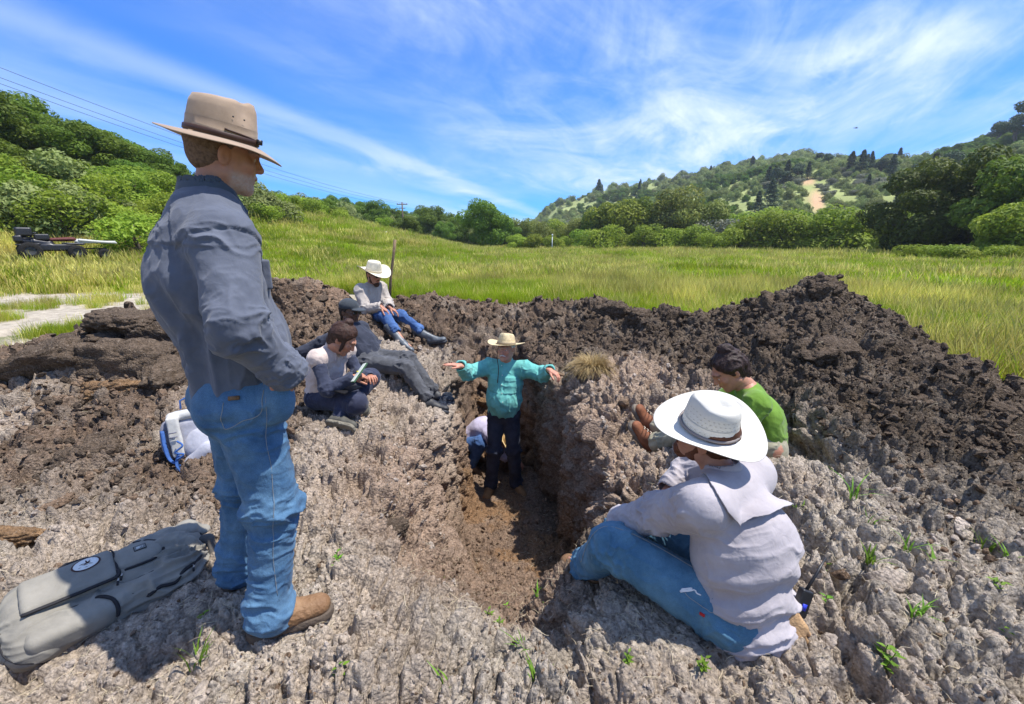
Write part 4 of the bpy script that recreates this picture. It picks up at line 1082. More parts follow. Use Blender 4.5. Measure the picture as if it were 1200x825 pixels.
def sleeve(S, sp, J, s_, r=(.075, .062, .048), upto=1.0, k=.04, amp=.011, cuff=True, inner=True):
    sh, el, wr = V3(J['sh' + s_]), V3(J['el' + s_]), V3(J['wr' + s_]); e = el + (wr - el) * upto; d = unit(wr - el)
    S.cone(sh, el, r[0], r[1], k); S.cone(el, e, r[1], r[2], .02)
    if cuff: S.cone(e - d * .045, e, r[2] + .003, r[2] + .003, .004)
    if inner: S.cone(e - d * .03, e + d * .08, r[2] - .009, r[2] - .009, .003, '-')
    sp.append((sh, el, r[0], amp, 20, 1.0, [(0, .25, .7), (1, .22, 1.0)], .35)); sp.append((el, e, r[1], amp, 24, 1.0, [(0, .25, 1.0), (1, .2, .6)], .35))
def boot(ank, toe, heel, upv, h, w=.046, shaft=.10, shaft_dir=None, shaft_r=.052, sole=.026, toe_h=.034):
    """ankle joint, toe tip, heel point (on the sole), returns upper SDF and sole SDF"""
    ank, toe, heel, upv = V3(ank), V3(toe), V3(heel), unit(upv); f = unit(toe - heel); M = frame(f, upv); u = M[2]; L = np.linalg.norm(toe - heel)
    S = Sdf(h); b = heel + u * (sole + .02)
    S.cone(b + f * .045, b + f * L * .45 + u * .004, w * .82, w * .92, .02, flat=(u, .85)); S.cone(b + f * L * .45, b + f * (L - .052), w * .95, w * .92, .03, flat=(u, toe_h / .046))
    sd = unit(shaft_dir if shaft_dir is not None else ank - (heel + f * .07)); a0 = heel + f * .062 + u * (sole + .03)
    S.cone(a0, a0 + sd * shaft, w * .88, shaft_r, .03); S.cone(a0 + sd * (shaft + .0), b + f * L * .55 + u * .01, shaft_r * .6, w * .62, .03)
    S.half(heel + u * sole, -u, heel - .3, heel + .45, .004); 
    S.cone(a0 + sd * (shaft + .02), a0 + sd * (shaft + .10), shaft_r * .86, shaft_r * .9, .004, '-')
    B = Sdf(h); c0 = heel + u * sole * .5
    B.cone(c0 + f * .043, c0 + f * (L - .050), w * .95, w * 1.06, .01)
    B.half(heel + u * (sole + .004), u, heel - .4, heel + .5, .003); B.half(heel, -u, heel - .4, heel + .5, .003)
    ct = heel + f * L * .42; B.box(ct - u * .004, (w * 1.3, .020, .012), M, .003, .004, '-')
    return S, B
# ---------------------------------------------------------------- hats
def hat_mesh(kind, sc=1.0, seed=0):
    """x right, y forward; origin at the middle of the head opening"""
    n = 96; th_ = np.linspace(0, 2 * PI, n, endpoint=False); c, s = np.cos(th_), np.sin(th_)
    P_ = dict(outback=dict(rx=.085, ry=.104, H=.118, tx=.20, ty=.13, bw=.068, crease=.024, pinch=.028, side=-.016, front=-.034, back=-.006, dome=.006, back_in=.0),
              straw=dict(rx=.084, ry=.102, H=.118, tx=.16, ty=.14, bw=.092, crease=.026, pinch=.014, side=.046, front=-.018, back=-.012, dome=.012, back_in=0),
              cowboy=dict(rx=.082, ry=.098, H=.110, tx=.14, ty=.10, bw=.092, crease=.022, pinch=.016, side=.055, front=-.016, back=-.010, dome=.008, back_in=0),
              gus=dict(rx=.084, ry=.100, H=.095, tx=.18, ty=.16, bw=.085, crease=.018, pinch=.015, side=.030, front=.004, back=.0, dome=.01, back_in=0))[kind]
    rings = []
    def brim(t, off):
        w_ = P_['bw'] * (1 + .10 * np.abs(s)); x = (P_['rx'] + w_ * t) * c; y = (P_['ry'] + w_ * t) * s
        z = P_['side'] * np.abs(c) ** 2.4 * t ** 1.6 + np.where(s > 0, P_['front'], P_['back']) * np.abs(s) ** 2 * t ** 1.3 + .004 * np.sin(3 * th_ + seed) * t
        return np.stack([x, y, z + off], 1)
    for t in (0, .3, .7, 1.0): rings.append(np.stack([P_['rx'] * .98 * c, P_['ry'] * .98 * s, 0 * c - .004], 1) if t == 0 else None) if False else None
    # underside from the opening out to the edge, over the edge and up to the crown
    rings.append(np.stack([P_['rx'] * .97 * c, P_['ry'] * .97 * s, .05 + 0 * c], 1))
    rings.append(np.stack([P_['rx'] * .98 * c, P_['ry'] * .98 * s, -.0015 + 0 * c], 1))
    for t in np.linspace(.06, 1, 9): rings.append(brim(t, -.0022))
    rings.append(brim(1.015, -.0008)); 
    for t in np.linspace(1, .05, 9): rings.append(brim(t, .0012))
    for t in np.linspace(0, 1, 14):
        z = P_['H'] * t; fx = 1 - P_['tx'] * t ** 1.3; fy = 1 - P_['ty'] * t ** 1.3
        cor = 1 - .07 * sstep(np.array([t]), .82, 1)[0]
        x = P_['rx'] * fx * cor * c; y = P_['ry'] * fy * cor * s
        pin = P_['pinch'] * np.exp(-((y - .055) / .030) ** 2) * sstep(np.array([t]), .25, .9)[0]
        x = np.sign(x) * np.maximum(np.abs(x) - pin * np.abs(c) ** .5, .004)
        zz_ = z + .012 * t * np.where(s > 0, s, s * .3)
        rings.append(np.stack([x, y, zz_], 1))
    last = rings[-1]
    for t in (.93, .82, .66, .48, .3, .14):
        q = last * np.array([t, t, 1]); x, y = q[:, 0], q[:, 1]
        z = last[:, 2] + P_['dome'] * (1 - t) * 1.5 - P_['crease'] * np.exp(-(x / .020) ** 2) * sstep(np.abs(y), .075, .03) + .004 * sstep(np.array([t]), 1, .8)[0]
        rings.append(np.stack([x, y, z], 1))
    k = len(rings); V = np.vstack(rings); V = np.vstack([V, [rings[-1].mean(0)]])
    Q = [(i * n + j, i * n + (j + 1) % n, (i + 1) * n + (j + 1) % n, (i + 1) * n + j) for i in range(k - 1) for j in range(n)]
    T = [((k - 1) * n + j, (k - 1) * n + (j + 1) % n, k * n) for j in range(n)]
    V = V * sc; return V, [np.array(Q), np.array(T)], P_
def place_hat(kind, c, M, mat, parent, org, band_mat=None, sc=1.0, z=.045, tilt=0.0, seed=0, band_h=.024):
    """M head frame rows; tilt radians nose-down"""
    V, F, P_ = hat_mesh(kind, sc, seed); ct, st = math.cos(tilt), math.sin(tilt)
    Rt = np.array([[1, 0, 0], [0, ct, st], [0, -st, ct]])
    c = V3(c) + M.T @ np.array([0, -.008, z]); W = lambda A: A @ Rt.T @ M + c
    o = put('hat', (W(V), F), mat, parent, org)
    if band_mat:
        n = 64; a = np.linspace(0, 2 * PI, n, endpoint=False); R_ = []
        for (off, t) in ((.0005, .004), (.004, .006), (.004, band_h), (.0005, band_h + .002)):
            f_ = 1 - .5 * P_['tx'] * (t / P_['H']) ** 1.3
            R_.append(np.stack([(P_['rx'] * f_ + off) * np.cos(a), (P_['ry'] * f_ + off) * np.sin(a), t + 0 * a + .012 * t / P_['H'] * np.where(np.sin(a) > 0, np.sin(a), 0)], 1))
        Q = [(i * n + j, i * n + (j + 1) % n, (i + 1) * n + (j + 1) % n, (i + 1) * n + j) for i in range(3) for j in range(n)]
        put('hat_band', (W(np.vstack(R_) * sc), np.array(Q)), band_mat, o, (0, 0, 0) if False else org)
    return o, W
def yaw_frame(yaw, pitch=0.0, roll=0.0):
    """yaw degrees counter-clockwise from +X of the facing direction; pitch degrees, positive looks up"""
    y, p = R(yaw), R(pitch); f = np.array([math.cos(y) * math.cos(p), math.sin(y) * math.cos(p), math.sin(p)])
    M = frame(f, (0, 0, 1)); r_ = R(roll); return np.stack([M[0] * math.cos(r_) + M[2] * math.sin(r_), M[1], M[2] * math.cos(r_) - M[0] * math.sin(r_)])
def tubes(name, mat, parent, org, lst, n=6, flat=None):
    mb = MB()
    for pts, rad in lst: mb.tube([V3(p) - V3(org) for p in pts], rad, n, True, flat)
    return mb.build(name, mat, parent)
def on_surface(VF, pts, off=.002, rng=.25):
    """snap points to the nearest vertex of a garment and lift them along its normal"""
    V, F = VF; N_ = normals(V, F); out = []
    for p in pts:
        i = int(np.argmin(((V - V3(p)) ** 2).sum(1))); out.append(V[i] + N_[i] * off)
    return out
def seen_on(VF, pix, off=.002, nrm=False):
    """points of a garment that lie under the given lines of sight (nearest surface to the eye)"""
    V, F = VF; N_ = normals(V, F); O = np.array([0, 0, CAM_H]); rel = V - O; out = []; ns = []
    for (px, py) in pix:
        d = unit(np.array(ray(px, py))); t = rel @ d; q = np.linalg.norm(rel - np.outer(t, d), axis=1)
        ok = (q < .012) & ((N_ @ d) < .15) & (t > 0)
        if not ok.any(): ok = q < q.min() + .004
        idx = np.where(ok)[0]; i = idx[np.argmin(t[idx])]; p = V[i] + N_[i] * off; out.append(p); ns.append(N_[i])
    out = np.array(out)
    return (out, np.array(ns)) if nrm else out
def relax(P, n=4):
    P = np.array(P, float)
    for _ in range(n): P[1:-1] = .25 * P[:-2] + .5 * P[1:-1] + .25 * P[2:]
    return P
def smooth_line(P, n=40):
    P = np.asarray(P, float); k = len(P); t = np.linspace(0, k - 1, n); out = []
    for x in t:
        i = min(int(x), k - 2); f = x - i; p0 = P[max(i - 1, 0)]; p1 = P[i]; p2 = P[i + 1]; p3 = P[min(i + 2, k - 1)]
        out.append(.5 * ((2 * p1) + (-p0 + p2) * f + (2 * p0 - 5 * p1 + 4 * p2 - p3) * f * f + (-p0 + 3 * p1 - 3 * p2 + p3) * f ** 3))
    return np.array(out)
# ---------------------------------------------------------------- people: materials
def mat_cloth(name, col, col2=None, weave=900, rough=.85, wr=.35, streak=0.0, vscale=9, var=.10, sheen=.15):
    if name in MATS: return MATS[name]
    m = bpy.data.materials.new(name); nt, N, L = nodes_of(m); b = N['Principled BSDF']
    b.inputs['Roughness'].default_value = rough; b.inputs['Specular IOR Level'].default_value = .2; b.inputs['Sheen Weight'].default_value = sheen
    co = N.new('ShaderNodeTexCoord'); n = N.new('ShaderNodeTexNoise'); n.inputs['Scale'].default_value = vscale; n.inputs['Detail'].default_value = 7; n.inputs['Roughness'].default_value = .65
    L.new(co.outputs['Object'], n.inputs['Vector'])
    mr = N.new('ShaderNodeMapRange'); mr.inputs[1].default_value = .35; mr.inputs[2].default_value = .65; L.new(n.outputs['Fac'], mr.inputs[0])
    mx = N.new('ShaderNodeMix'); mx.data_type = 'RGBA'; L.new(mr.outputs[0], mx.inputs[0])
    mx.inputs[6].default_value = (*[c * (1 - var) for c in col], 1); mx.inputs[7].default_value = (*(col2 or [c * (1 + var) for c in col]), 1)
    src = mx.outputs[2]
    n2 = N.new('ShaderNodeTexNoise'); n2.inputs['Scale'].default_value = weave; n2.inputs['Detail'].default_value = 2; L.new(co.outputs['Object'], n2.inputs['Vector'])
    if streak:
        m3 = N.new('ShaderNodeMapRange'); m3.inputs[1].default_value = .3; m3.inputs[2].default_value = .7; m3.inputs[3].default_value = 1 - streak; m3.inputs[4].default_value = 1 + streak
        L.new(n2.outputs['Fac'], m3.inputs[0]); hs = N.new('ShaderNodeHueSaturation'); L.new(src, hs.inputs['Color']); L.new(m3.outputs[0], hs.inputs['Value']); src = hs.outputs[0]
    L.new(src, b.inputs['Base Color'])
    n4 = N.new('ShaderNodeTexNoise'); n4.inputs['Scale'].default_value = 28; n4.inputs['Detail'].default_value = 4; n4.inputs['Distortion'].default_value = .8; L.new(co.outputs['Object'], n4.inputs['Vector'])
    b1 = N.new('ShaderNodeBump'); b1.inputs['Strength'].default_value = wr; b1.inputs['Distance'].default_value = .010; L.new(n4.outputs['Fac'], b1.inputs['Height'])
    b2 = N.new('ShaderNodeBump'); b2.inputs['Strength'].default_value = .25; b2.inputs['Distance'].default_value = .001; L.new(n2.outputs['Fac'], b2.inputs['Height']); L.new(b1.outputs[0], b2.inputs['Normal'])
    L.new(b2.outputs[0], b.inputs['Normal']); MATS[name] = m; return m
M_DENIM = mat_cloth('denim_blue', (.038, .100, .195), (.105, .205, .315), 500, streak=.26, vscale=6, wr=.45, sheen=.05)
M_DENIM2 = mat_cloth('denim_teal', (.045, .125, .205), (.105, .22, .31), 500, streak=.16, vscale=6, wr=.45, sheen=.05)
M_DENIM3 = mat_cloth('denim_deep', (.040, .090, .230), (.075, .150, .33), 400, streak=.1, vscale=8, sheen=.05)
M_DKJEAN = mat_cloth('denim_dark', (.018, .022, .038), (.040, .046, .068), 400, vscale=8, sheen=.05)
M_GREYSH = mat_cloth('shirt_slate', (.085, .096, .128), (.118, .130, .166), 900, vscale=5, wr=.3)
M_COLLAR = mat_cloth('collar_slate', (.055, .070, .092), (.075, .090, .115), 900, vscale=5, wr=.25)
M_LILAC = mat_cloth('shirt_pale', (.365, .33, .345), (.43, .395, .41), 900, vscale=5, wr=.35)
M_TEAL = mat_cloth('shirt_teal', (.115, .400, .360), (.165, .490, .440), 900, vscale=6, wr=.3)
M_FELT = mat_cloth('hat_felt', (.30, .215, .150), (.36, .265, .19), 700, vscale=12, wr=.08, var=.06)
M_LEATH = mat_basic('boot_leather', (.165, .085, .038), .6, var=.3, vscale=22, bump=.5, bscale=90, bump2=(.5, 24), col2=(.26, .15, .075))
M_SOLE = mat_basic('boot_sole', (.10, .075, .055), .85, var=.2, bump=.5, bscale=80)
M_STRAP = mat_basic('hat_leather_band', (.055, .028, .020), .5, var=.2)
M_STRAW_HAT = mat_basic('straw_weave', (.60, .53, .38), .8, var=.10, vscale=60, bump=.9, bscale=260)
M_SLSEAM = mat_basic('slate_seam', (.062, .072, .098), .9)
M_STITCH = mat_basic('pale_stitching', (.30, .29, .26), .9)
M_SEAM = mat_basic('dark_seam', (.035, .05, .10), .9)
M_BLACK = mat_basic('black_plastic', (.012, .012, .014), .45, spec=.5)
M_METAL = mat_basic('worn_steel', (.45, .44, .42), .35, metal=1.0)
SKIN_A = (.42, .205, .130); SKIN_B = (.50, .24, .16); SKIN_D = (.115, .060, .038)
M_SKIN = skin_mat('skin', SKIN_A)

def person(org, label):
    e = empty('person', tuple(org)); tag(e, label, 'person'); return e

# ================================================================ 1. the standing man
ORG = V3(-.98, 1.54, 0)
man = person(ORG, 'standing man in slate shirt, blue jeans and brown felt hat, hand in pocket')
f0 = np.array([math.cos(R(42)), math.sin(R(42)), 0]); s0 = np.array([f0[1], -f0[0], 0])       # facing, his right
Zv = np.array([0, 0, 1.])
J = dict(fwd=f0, pelvis=V3(-.99, 1.53, .92), waist=V3(-.99, 1.53, 1.06), chest=V3(-1.005, 1.53, 1.32), neck=V3(-1.005, 1.56, 1.58))
J['waistline'] = V3(-.985, 1.53, 1.04)
J['hipR'] = J['pelvis'] + s0 * .095 - Zv * .02; J['hipL'] = J['pelvis'] - s0 * .095 - Zv * .02
J['anR'] = V3(-.915, 1.385, .095); J['anL'] = V3(-1.16, 1.60, .095)
J['knR'] = (J['hipR'] + J['anR']) / 2 + f0 * .045 + V3(.012, -.012, .01); J['knL'] = (J['hipL'] + J['anL']) / 2 + f0 * .03
J['toeR'] = V3(-.75, 1.455, .04); J['toeL'] = V3(-1.02, 1.75, .04)
J['shR'] = J['neck'] + s0 * .190 - f0 * .012 - Zv * .130; J['shL'] = J['neck'] - s0 * .190 - f0 * .012 - Zv * .130
J['elR'] = V3(at(277, 384, 1.285)); J['wrR'] = V3(at(332, 432, 1.40))
J['elL'] = J['shL'] - s0 * .06 - f0 * .06 - Zv * .28; J['wrL'] = J['elL'] + f0 * .18 + s0 * .03 - Zv * .17
HD = V3(-.960, 1.595, 1.728); HM = yaw_frame(40, -8, -9)
hand_R = (frame(unit(f0 * .45 - Zv * .9), s0), dict(curl=(.15, .15, .15, .2), spread=.02, thumb=(.9, -.1)))
hand_R = (np.stack([unit(f0 * .97 - Zv * .12), unit(-f0 * .12 - Zv * .97 - s0 * .22), s0]), dict(curl=(.5, .55, .6, .6), spread=.0, thumb=(.2, .3), sc=.9))
hand_L = (np.stack([f0, -Zv, -s0]), dict(curl=(.3, .3, .35, .4)))
J['head'] = HD; J['headM'] = HM
V, F, T = body_mesh(J, SKIN_A, head_kw=dict(stubble=.55, scol=(.46, .38, .33)), hands={'R': hand_R, 'L': hand_L}, hh=.0036)
put('body', (V, F), M_SKIN, man, ORG, {'tint': T})
Vh, Fh = hair_surf(HD, HM, .0035, thick=.0005, back=-.012, rough=.003, freq=160)
put('hair', (Vh, Fh), mat_basic('short_grey_hair', (.15, .095, .065), .8, var=.4, vscale=120, bump=.8, bscale=500), man, ORG)
# jeans
S, sp = trousers(J, .005, cut=True, r=(.108, .082, .068), hem=.072, hipr=.150, seatflat=.80, specs_amp=.015)
S.ell(J['pelvis'] - f0 * .075 + s0 * .06 - Zv * .03, (.085, .075, .10), k=.05).ell(J['pelvis'] - f0 * .075 - s0 * .06 - Zv * .03, (.085, .075, .10), k=.05)
S.ell(J['wrR'] - Zv * .11 - s0 * .04 - f0 * .012, (.046, .050, .085), k=.06)
S.cone(J['anR'] + V3(.0, .0, .075), J['anR'] + V3(.012, .004, .005), .072, .086, .02); S.cone(J['anL'] + V3(0, 0, .10), J['anL'] + V3(.006, .004, .06), .066, .074, .02)
JE = cloth(S, sp, .0035, 3)
jeans = put('jeans', JE, M_DENIM, man, ORG)
def hem_ring(an, r, z, fl=1):
    a = np.linspace(0, 2 * PI, 34); return [an + V3(r * math.cos(t), r * math.sin(t) * fl, z) for t in a]
# outer seam, back pocket and hem stitching lie on the cloth
seamR = smooth_line([(305, 448), (312, 500), (322, 560), (318, 610), (321, 650), (328, 700)], 46)
P = seen_on(JE, seamR, .0012); tubes('seam', M_STITCH, jeans, ORG, [(relax(P), .0008)], 5)
pk = [(258, 470), (256, 493), (262, 500), (282, 497), (304, 489), (303, 470), (305, 456)]
P, Pn = seen_on(JE, smooth_line(pk, 34), .0015, True)
tubes('back_pocket', M_STITCH, jeans, ORG, [(relax(P, 2), .0012)], 5)
for k in range(2): pass
# shirt
S = Sdf(.005); sp = []
S.chain([J['pelvis'] + Zv * .035 + f0 * .01, J['waist'] + f0 * .02, J['chest'] - f0 * .012, J['chest'] + Zv * .10 - f0 * .01], [.168, .164, .170, .148], .05, flat=(f0, .86))
S.ell(J['waist'] + f0 * .045 + Zv * .05, (.12, .12, .15), k=.06)
S.ell(J['chest'] - f0 * .050 - Zv * .0, (.115, .108, .17), k=.10)
for q in 'RL': S.cone(J['neck'] + V3(0, 0, -.045) - f0 * .012, J['sh' + q] + V3(0, 0, .0), .082, .076, .07)
for q in 'RL': sleeve(S, sp, J, q, (.086, .075, .058), upto=.98, amp=.014, k=.03)
S.half(J['pelvis'] - Zv * .01, -Zv + s0 * -.12 + f0 * .30, J['pelvis'] - .35, J['pelvis'] + .35, .008)
sp.append((J['pelvis'] + Zv * .0, J['chest'] + Zv * .15, .17, .010, 5, 2.6, [(0, .2, .6), (.35, .2, .7)], .55))
sp.append((J['chest'] - f0 * .3 + Zv * .16, J['chest'] + f0 * .3 - Zv * .02, .30, .007, 14, .8, [(.2, .3, .5)], .4))
def shirt_extra(V, N_):
    # the shoulder yoke, pleat and side seam stand slightly proud
    rel = V - J['chest']; fb = rel @ f0; sd = rel @ s0; z = rel[:, 2]
    yoke = sstep(z + .05 * np.abs(sd) , .125, .131) * (fb < .08)
    pleat = np.exp(-((sd + .0) / .012) ** 2) * (fb < 0) * sstep(z, .12, .08) * sstep(z, -.3, 0)
    hang = .010 * np.sin(sd * 60 + 4 * z + 2 * np.sin(z * 9)) * sstep(z, .10, -.05) * (fb < .02) * sstep(np.abs(sd), .19, .10)
    ta = (V - J['shR']) @ unit(J['elR'] - J['shR']); rr_ = np.linalg.norm((V - J['shR']) - np.outer(ta, unit(J['elR'] - J['shR'])), axis=1); seam_ = (sstep(ta, .012, .002) * .005 - np.exp(-((ta - .012) / .004) ** 2) * .003) * (rr_ < .13)
    N_ = N_.copy(); V = V + N_ * seam_[:, None]
    return V + N_ * (yoke * .004 + pleat * .006 + hang)[:, None]
SH = cloth(S, sp, .003, 11, extra=shirt_extra)
shirt = put('shirt', SH, M_GREYSH, man, ORG)
# collar: a fallen band round the neck
nk = HD + HM.T @ np.array([0, -.045, -.125]); ax = unit(Zv * .9 + f0 * .28)
S = Sdf(.0035); A_ = frame(f0, ax)
cc = J['neck'] + Zv * .018 - f0 * .008
S.cone(cc - A_[2] * .014, cc + A_[2] * .040, .083, .068, .01, flat=(A_[1], 1.12)); S.cone(cc - A_[2] * .06, cc + A_[2] * .080, .071, .062, .004, '-', flat=(A_[1], 1.13))
S.box(cc + A_[1] * .10, (.018, .05, .08), A_, .004, .01, '-')
for sx in (-1, 1): S.cone(cc + A_[0] * sx * .045 + A_[1] * .070 + A_[2] * .0, cc + A_[0] * sx * .055 + A_[1] * .098 - A_[2] * .05, .016, .010, .01, flat=(unit(A_[1] * .9 + A_[0] * sx * .4), .35))
put('collar', cloth(S, (), .002, 2), M_COLLAR, shirt, ORG)
# cuff turned back, seams, button
d = unit(J['wrR'] - J['elR']); S = Sdf(.004); e = J['elR'] + (J['wrR'] - J['elR']) * 1.0
S.cone(e - d * .045, e + d * .018,   .066, .066, .01); S.cone(e - d * .1, e + d * .06, .057, .057, .004, '-'); put('cuff', cloth(S, [(e - d * .05, e + d * .03, .07, .007, 30, 1.5, [], 1)], .003, 4), M_GREYSH, shirt, ORG)
# chest pocket flap sticking out past the arm
S = Sdf(.004); cp = J['chest'] + f0 * .128 + s0 * .075 + Zv * .02; S.box(cp, (.034, .014, .05), frame(f0, Zv), .004); put('chest_pocket', cloth(S, (), .002, 1), M_GREYSH, shirt, ORG)
# belt tag of leather and the pouch on the far hip
mb = MB(); P, Pn = seen_on(JE, [(272, 464)], .004, True); mb.box(P[0] - ORG, (.016, .004, .006), frame(Pn[0], Zv).T); mb.build('leather_patch', M_LEATH, jeans)
S = Sdf(.005); S.box(J['pelvis'] - s0 * .185 - f0 * .085 + Zv * .10, (.03, .018, .075), frame(f0, Zv), .008); put('belt_pouch', cloth(S, (), .001, 1), M_BLACK, man, ORG)
# boots
for q, (toe, heel) in {'R': (V3(-.715, 1.475, 0), V3(-.985, 1.345, 0)), 'L': (V3(-1.015, 1.785, 0), V3(-1.215, 1.565, 0))}.items():
    zf = .016 if q == 'R' else .03
    toe = toe + Zv * zf; heel = heel + Zv * zf
    U, B = boot(J['an' + q], toe, heel, Zv, .0042, w=.050, shaft=.075, shaft_dir=J['kn' + q] - J['an' + q], shaft_r=.060, sole=.030, toe_h=.040)
    bo = put('boot', cloth(U, [(heel + V3(0, 0, .05), toe + V3(0, 0, .05), .05, .004, 26, 1.2, [(.55, .15, 1)], .2)], .002, 5), M_LEATH, man, ORG)
    put('sole', cloth(B, (), .0008, 1), M_SOLE, bo, ORG)
    if q == 'R':
        fd = unit(toe - heel); sd = np.array([fd[1], -fd[0], 0]); lst = []
        for k in range(3):
            b = heel + fd * (.150 + .022 * k) + Zv * (.098 - .009 * k)
            lst.append(([b + sd * .026 - Zv * .008, b + Zv * .006, b - sd * .026 - Zv * .008], .0024))
        lst.append(([heel + fd * .135 + sd * .035 + Zv * .088, heel + fd * .128 + sd * .052 + Zv * .06, heel + fd * .13 + sd * .056 + Zv * .035], .0024))
        tubes('lace', mat_basic('tan_lace', (.34, .15, .05), .8), bo, ORG, lst)
# hat
hat, W = place_hat('outback', HD, HM, M_FELT, man, ORG, M_STRAP, 1.0, .048, .02, 1, .020)
cordP = [W(np.array([[.074 * math.cos(a) + .0, .096 * math.sin(a), .020 + .016 * max(0, math.cos(a * 1.0))]]))[0] for a in np.linspace(-.1, 1.25, 12)]
cordP = [W(np.array([[(.083 + .002) * math.cos(a), (.103) * math.sin(a), .030 - .008 * a]]))[0] for a in np.linspace(-.05, 1.3, 14)]
tubes('hat_cord', M_STRAP, hat, ORG, [(cordP, .0030)], 6)
mb = MB(); q = W(np.array([[.040, .100, .020]]))[0]; mb.box(q - ORG, (.012, .008, .008), HM.T); mb.build('toggle', M_BLACK, hat)
for a in (.18, .55):
    q = W(np.array([[.0775 * math.cos(a), .094 * math.sin(a), .073]]))[0]; mb = MB(); mb.lathe([(0, .0015), (.0022, .001), (.0028, 0)], 10, q - ORG, np.stack([HM[1], HM[2], HM[0]]).T); mb.build('eyelet', M_BLACK, hat)
# ---------------------------------------------------------------- generic dressed figure for the other people
def side_of(f): f = np.asarray(f, float); return unit(np.array([f[1], -f[0], 0]))
def mk_joints(fwd, pelvis, chest, neck, head, hm, shw=.185, shdrop=.05, hipw=.09, leg=None, arm=None, toes=None, lean=None):
    f = unit(fwd); s_ = side_of(f); up = unit(V3(neck) - V3(pelvis)); tf = unit(np.cross(up, s_)) if lean is None else unit(lean)
    if tf @ f < 0: tf = -tf
    J = dict(fwd=tf, pelvis=V3(pelvis), chest=V3(chest), neck=V3(neck), head=V3(head), headM=hm)
    J['waist'] = V3(pelvis) * .62 + V3(chest) * .38; J['waistline'] = V3(pelvis) + up * .10
    J['hipR'] = V3(pelvis) + s_ * hipw; J['hipL'] = V3(pelvis) - s_ * hipw
    J['shR'] = V3(neck) + s_ * shw - up * shdrop; J['shL'] = V3(neck) - s_ * shw - up * shdrop
    J['up'] = up; J['s'] = s_
    for k, v in (leg or {}).items(): J[k] = V3(v)
    for k, v in (arm or {}).items(): J[k] = V3(v)
    for k, v in (toes or {}).items(): J[k] = V3(v)
    return J
def shirt_sdf(J, h, r=(.155, .155, .165, .13), sl=(.078, .064, .052), upto=1.0, hem=.015, flat=.72, amp=.010, belly=None, drop=.0, sleeves='LR', arms=True):
    S = Sdf(h); sp = []; up = J['up']; f = J['fwd']
    a = J['pelvis'] + up * hem
    S.chain([a, J['waist'], J['chest'], J['chest'] * .35 + J['neck'] * .65 - up * .03], r, .05, flat=(f, flat))
    if belly: S.ell(J['waist'] + f * belly[0] + up * belly[3], (belly[1], belly[1], belly[2]), k=.06)
    for q in 'RL': S.cone(J['neck'] - up * .02, J['sh' + q], .058, sl[0] * .92, .05)
    if arms:
        for q in sleeves: sleeve(S, sp, J, q, sl, upto=upto, amp=amp * 1.1)
    S.half(a - up * .05, -up, a - .35, a + .35, .01)
    S.cone(J['neck'] + up * .0, J['neck'] + up * .12, .050, .062, .01, '-')
    sp.append((a - up * .05, J['neck'] - up * .05, r[1], amp, 9, 1.8, [(0, .2, .8), (.35, .2, .6)], .5))
    return S, sp
def collar_sdf(J, h, col_r=.066, back=.0):
    A = frame(J['fwd'], J['up']); c = J['neck'] + A[2] * .005; S = Sdf(h)
    S.cone(c - A[2] * .02, c + A[2] * .030, col_r + .016, col_r + .002, .01); S.cone(c - A[2] * .06, c + A[2] * .07, col_r, col_r - .010, .004, '-')
    S.box(c + A[1] * .09, (.02, .05, .07), A, .004, .01, '-')
    for sx in (-1, 1): S.cone(c + A[0] * sx * .035 + A[1] * .065, c + A[0] * sx * .05 + A[1] * .085 - A[2] * .05, .015, .009, .01, flat=(unit(A[1]), .4))
    return S
def foot(J, q, man, org, mat, solem, L=.29, shaft=.08, shaft_r=.056, w=.046, h=.007, toe=None, name='boot', sole=.026, toe_h=.034):
    """shoe on joint an+q pointing at toe+q"""
    an = J['an' + q]; f = unit(J['toe' + q] - an); shin = unit(J['kn' + q] - an)
    u = unit(shin - f * (shin @ f)) if abs(shin @ f) < .95 else np.array([0, 0, 1.])
    f2 = unit(f + u * .05); heel = an - u * .085 - f * .075; t = heel + f * L
    U, B = boot(an, t, heel, u, h, w=w, shaft=shaft, shaft_dir=shin, shaft_r=shaft_r, sole=sole, toe_h=toe_h)
    o = put(name, cloth(U, (), .002, 3), mat, man, org); put('sole', cloth(B, (), .0005, 3), solem, o, org); return o

# ================================================================ 2. the man standing in the trench
ORG = V3(-.10, 4.42, -1.26)
tm_ = person(ORG, 'man with white moustache in turquoise shirt standing in the trench, arms spread')
f = unit(V3(-.22, -.97, 0)); s_ = side_of(f)
J = mk_joints(f, (-.09, 4.43, -.30), (-.07, 4.43, .03), (-.055, 4.43, .225), (-.062, 4.39, .385), yaw_frame(-112, 2, 0), shw=.175, shdrop=.045, hipw=.085)
J['knR'] = V3(-.19, 4.37, -.73); J['knL'] = V3(.015, 4.39, -.73); J['anR'] = V3(-.235, 4.42, -1.165); J['anL'] = V3(.045, 4.45, -1.165)
J['toeR'] = V3(-.285, 4.20, -1.19); J['toeL'] = V3(.15, 4.24, -1.19)
J['elR'] = V3(-.455, 4.30, .16); J['wrR'] = V3(link_(J['elR'], 540, 429, .245)); J['elL'] = V3(.315, 4.34, .13); J['wrL'] = V3(link_(J['elL'], 644, 434, .235))
dR = unit(unit(J['wrR'] - J['elR']) * .5 + V3(-.9, .1, 0)); MR = frame(dR, (0, 0, 1)); MR = np.stack([-MR[0] if (MR[0] @ V3(0, -1, 0)) < 0 else MR[0], MR[1], MR[2]])
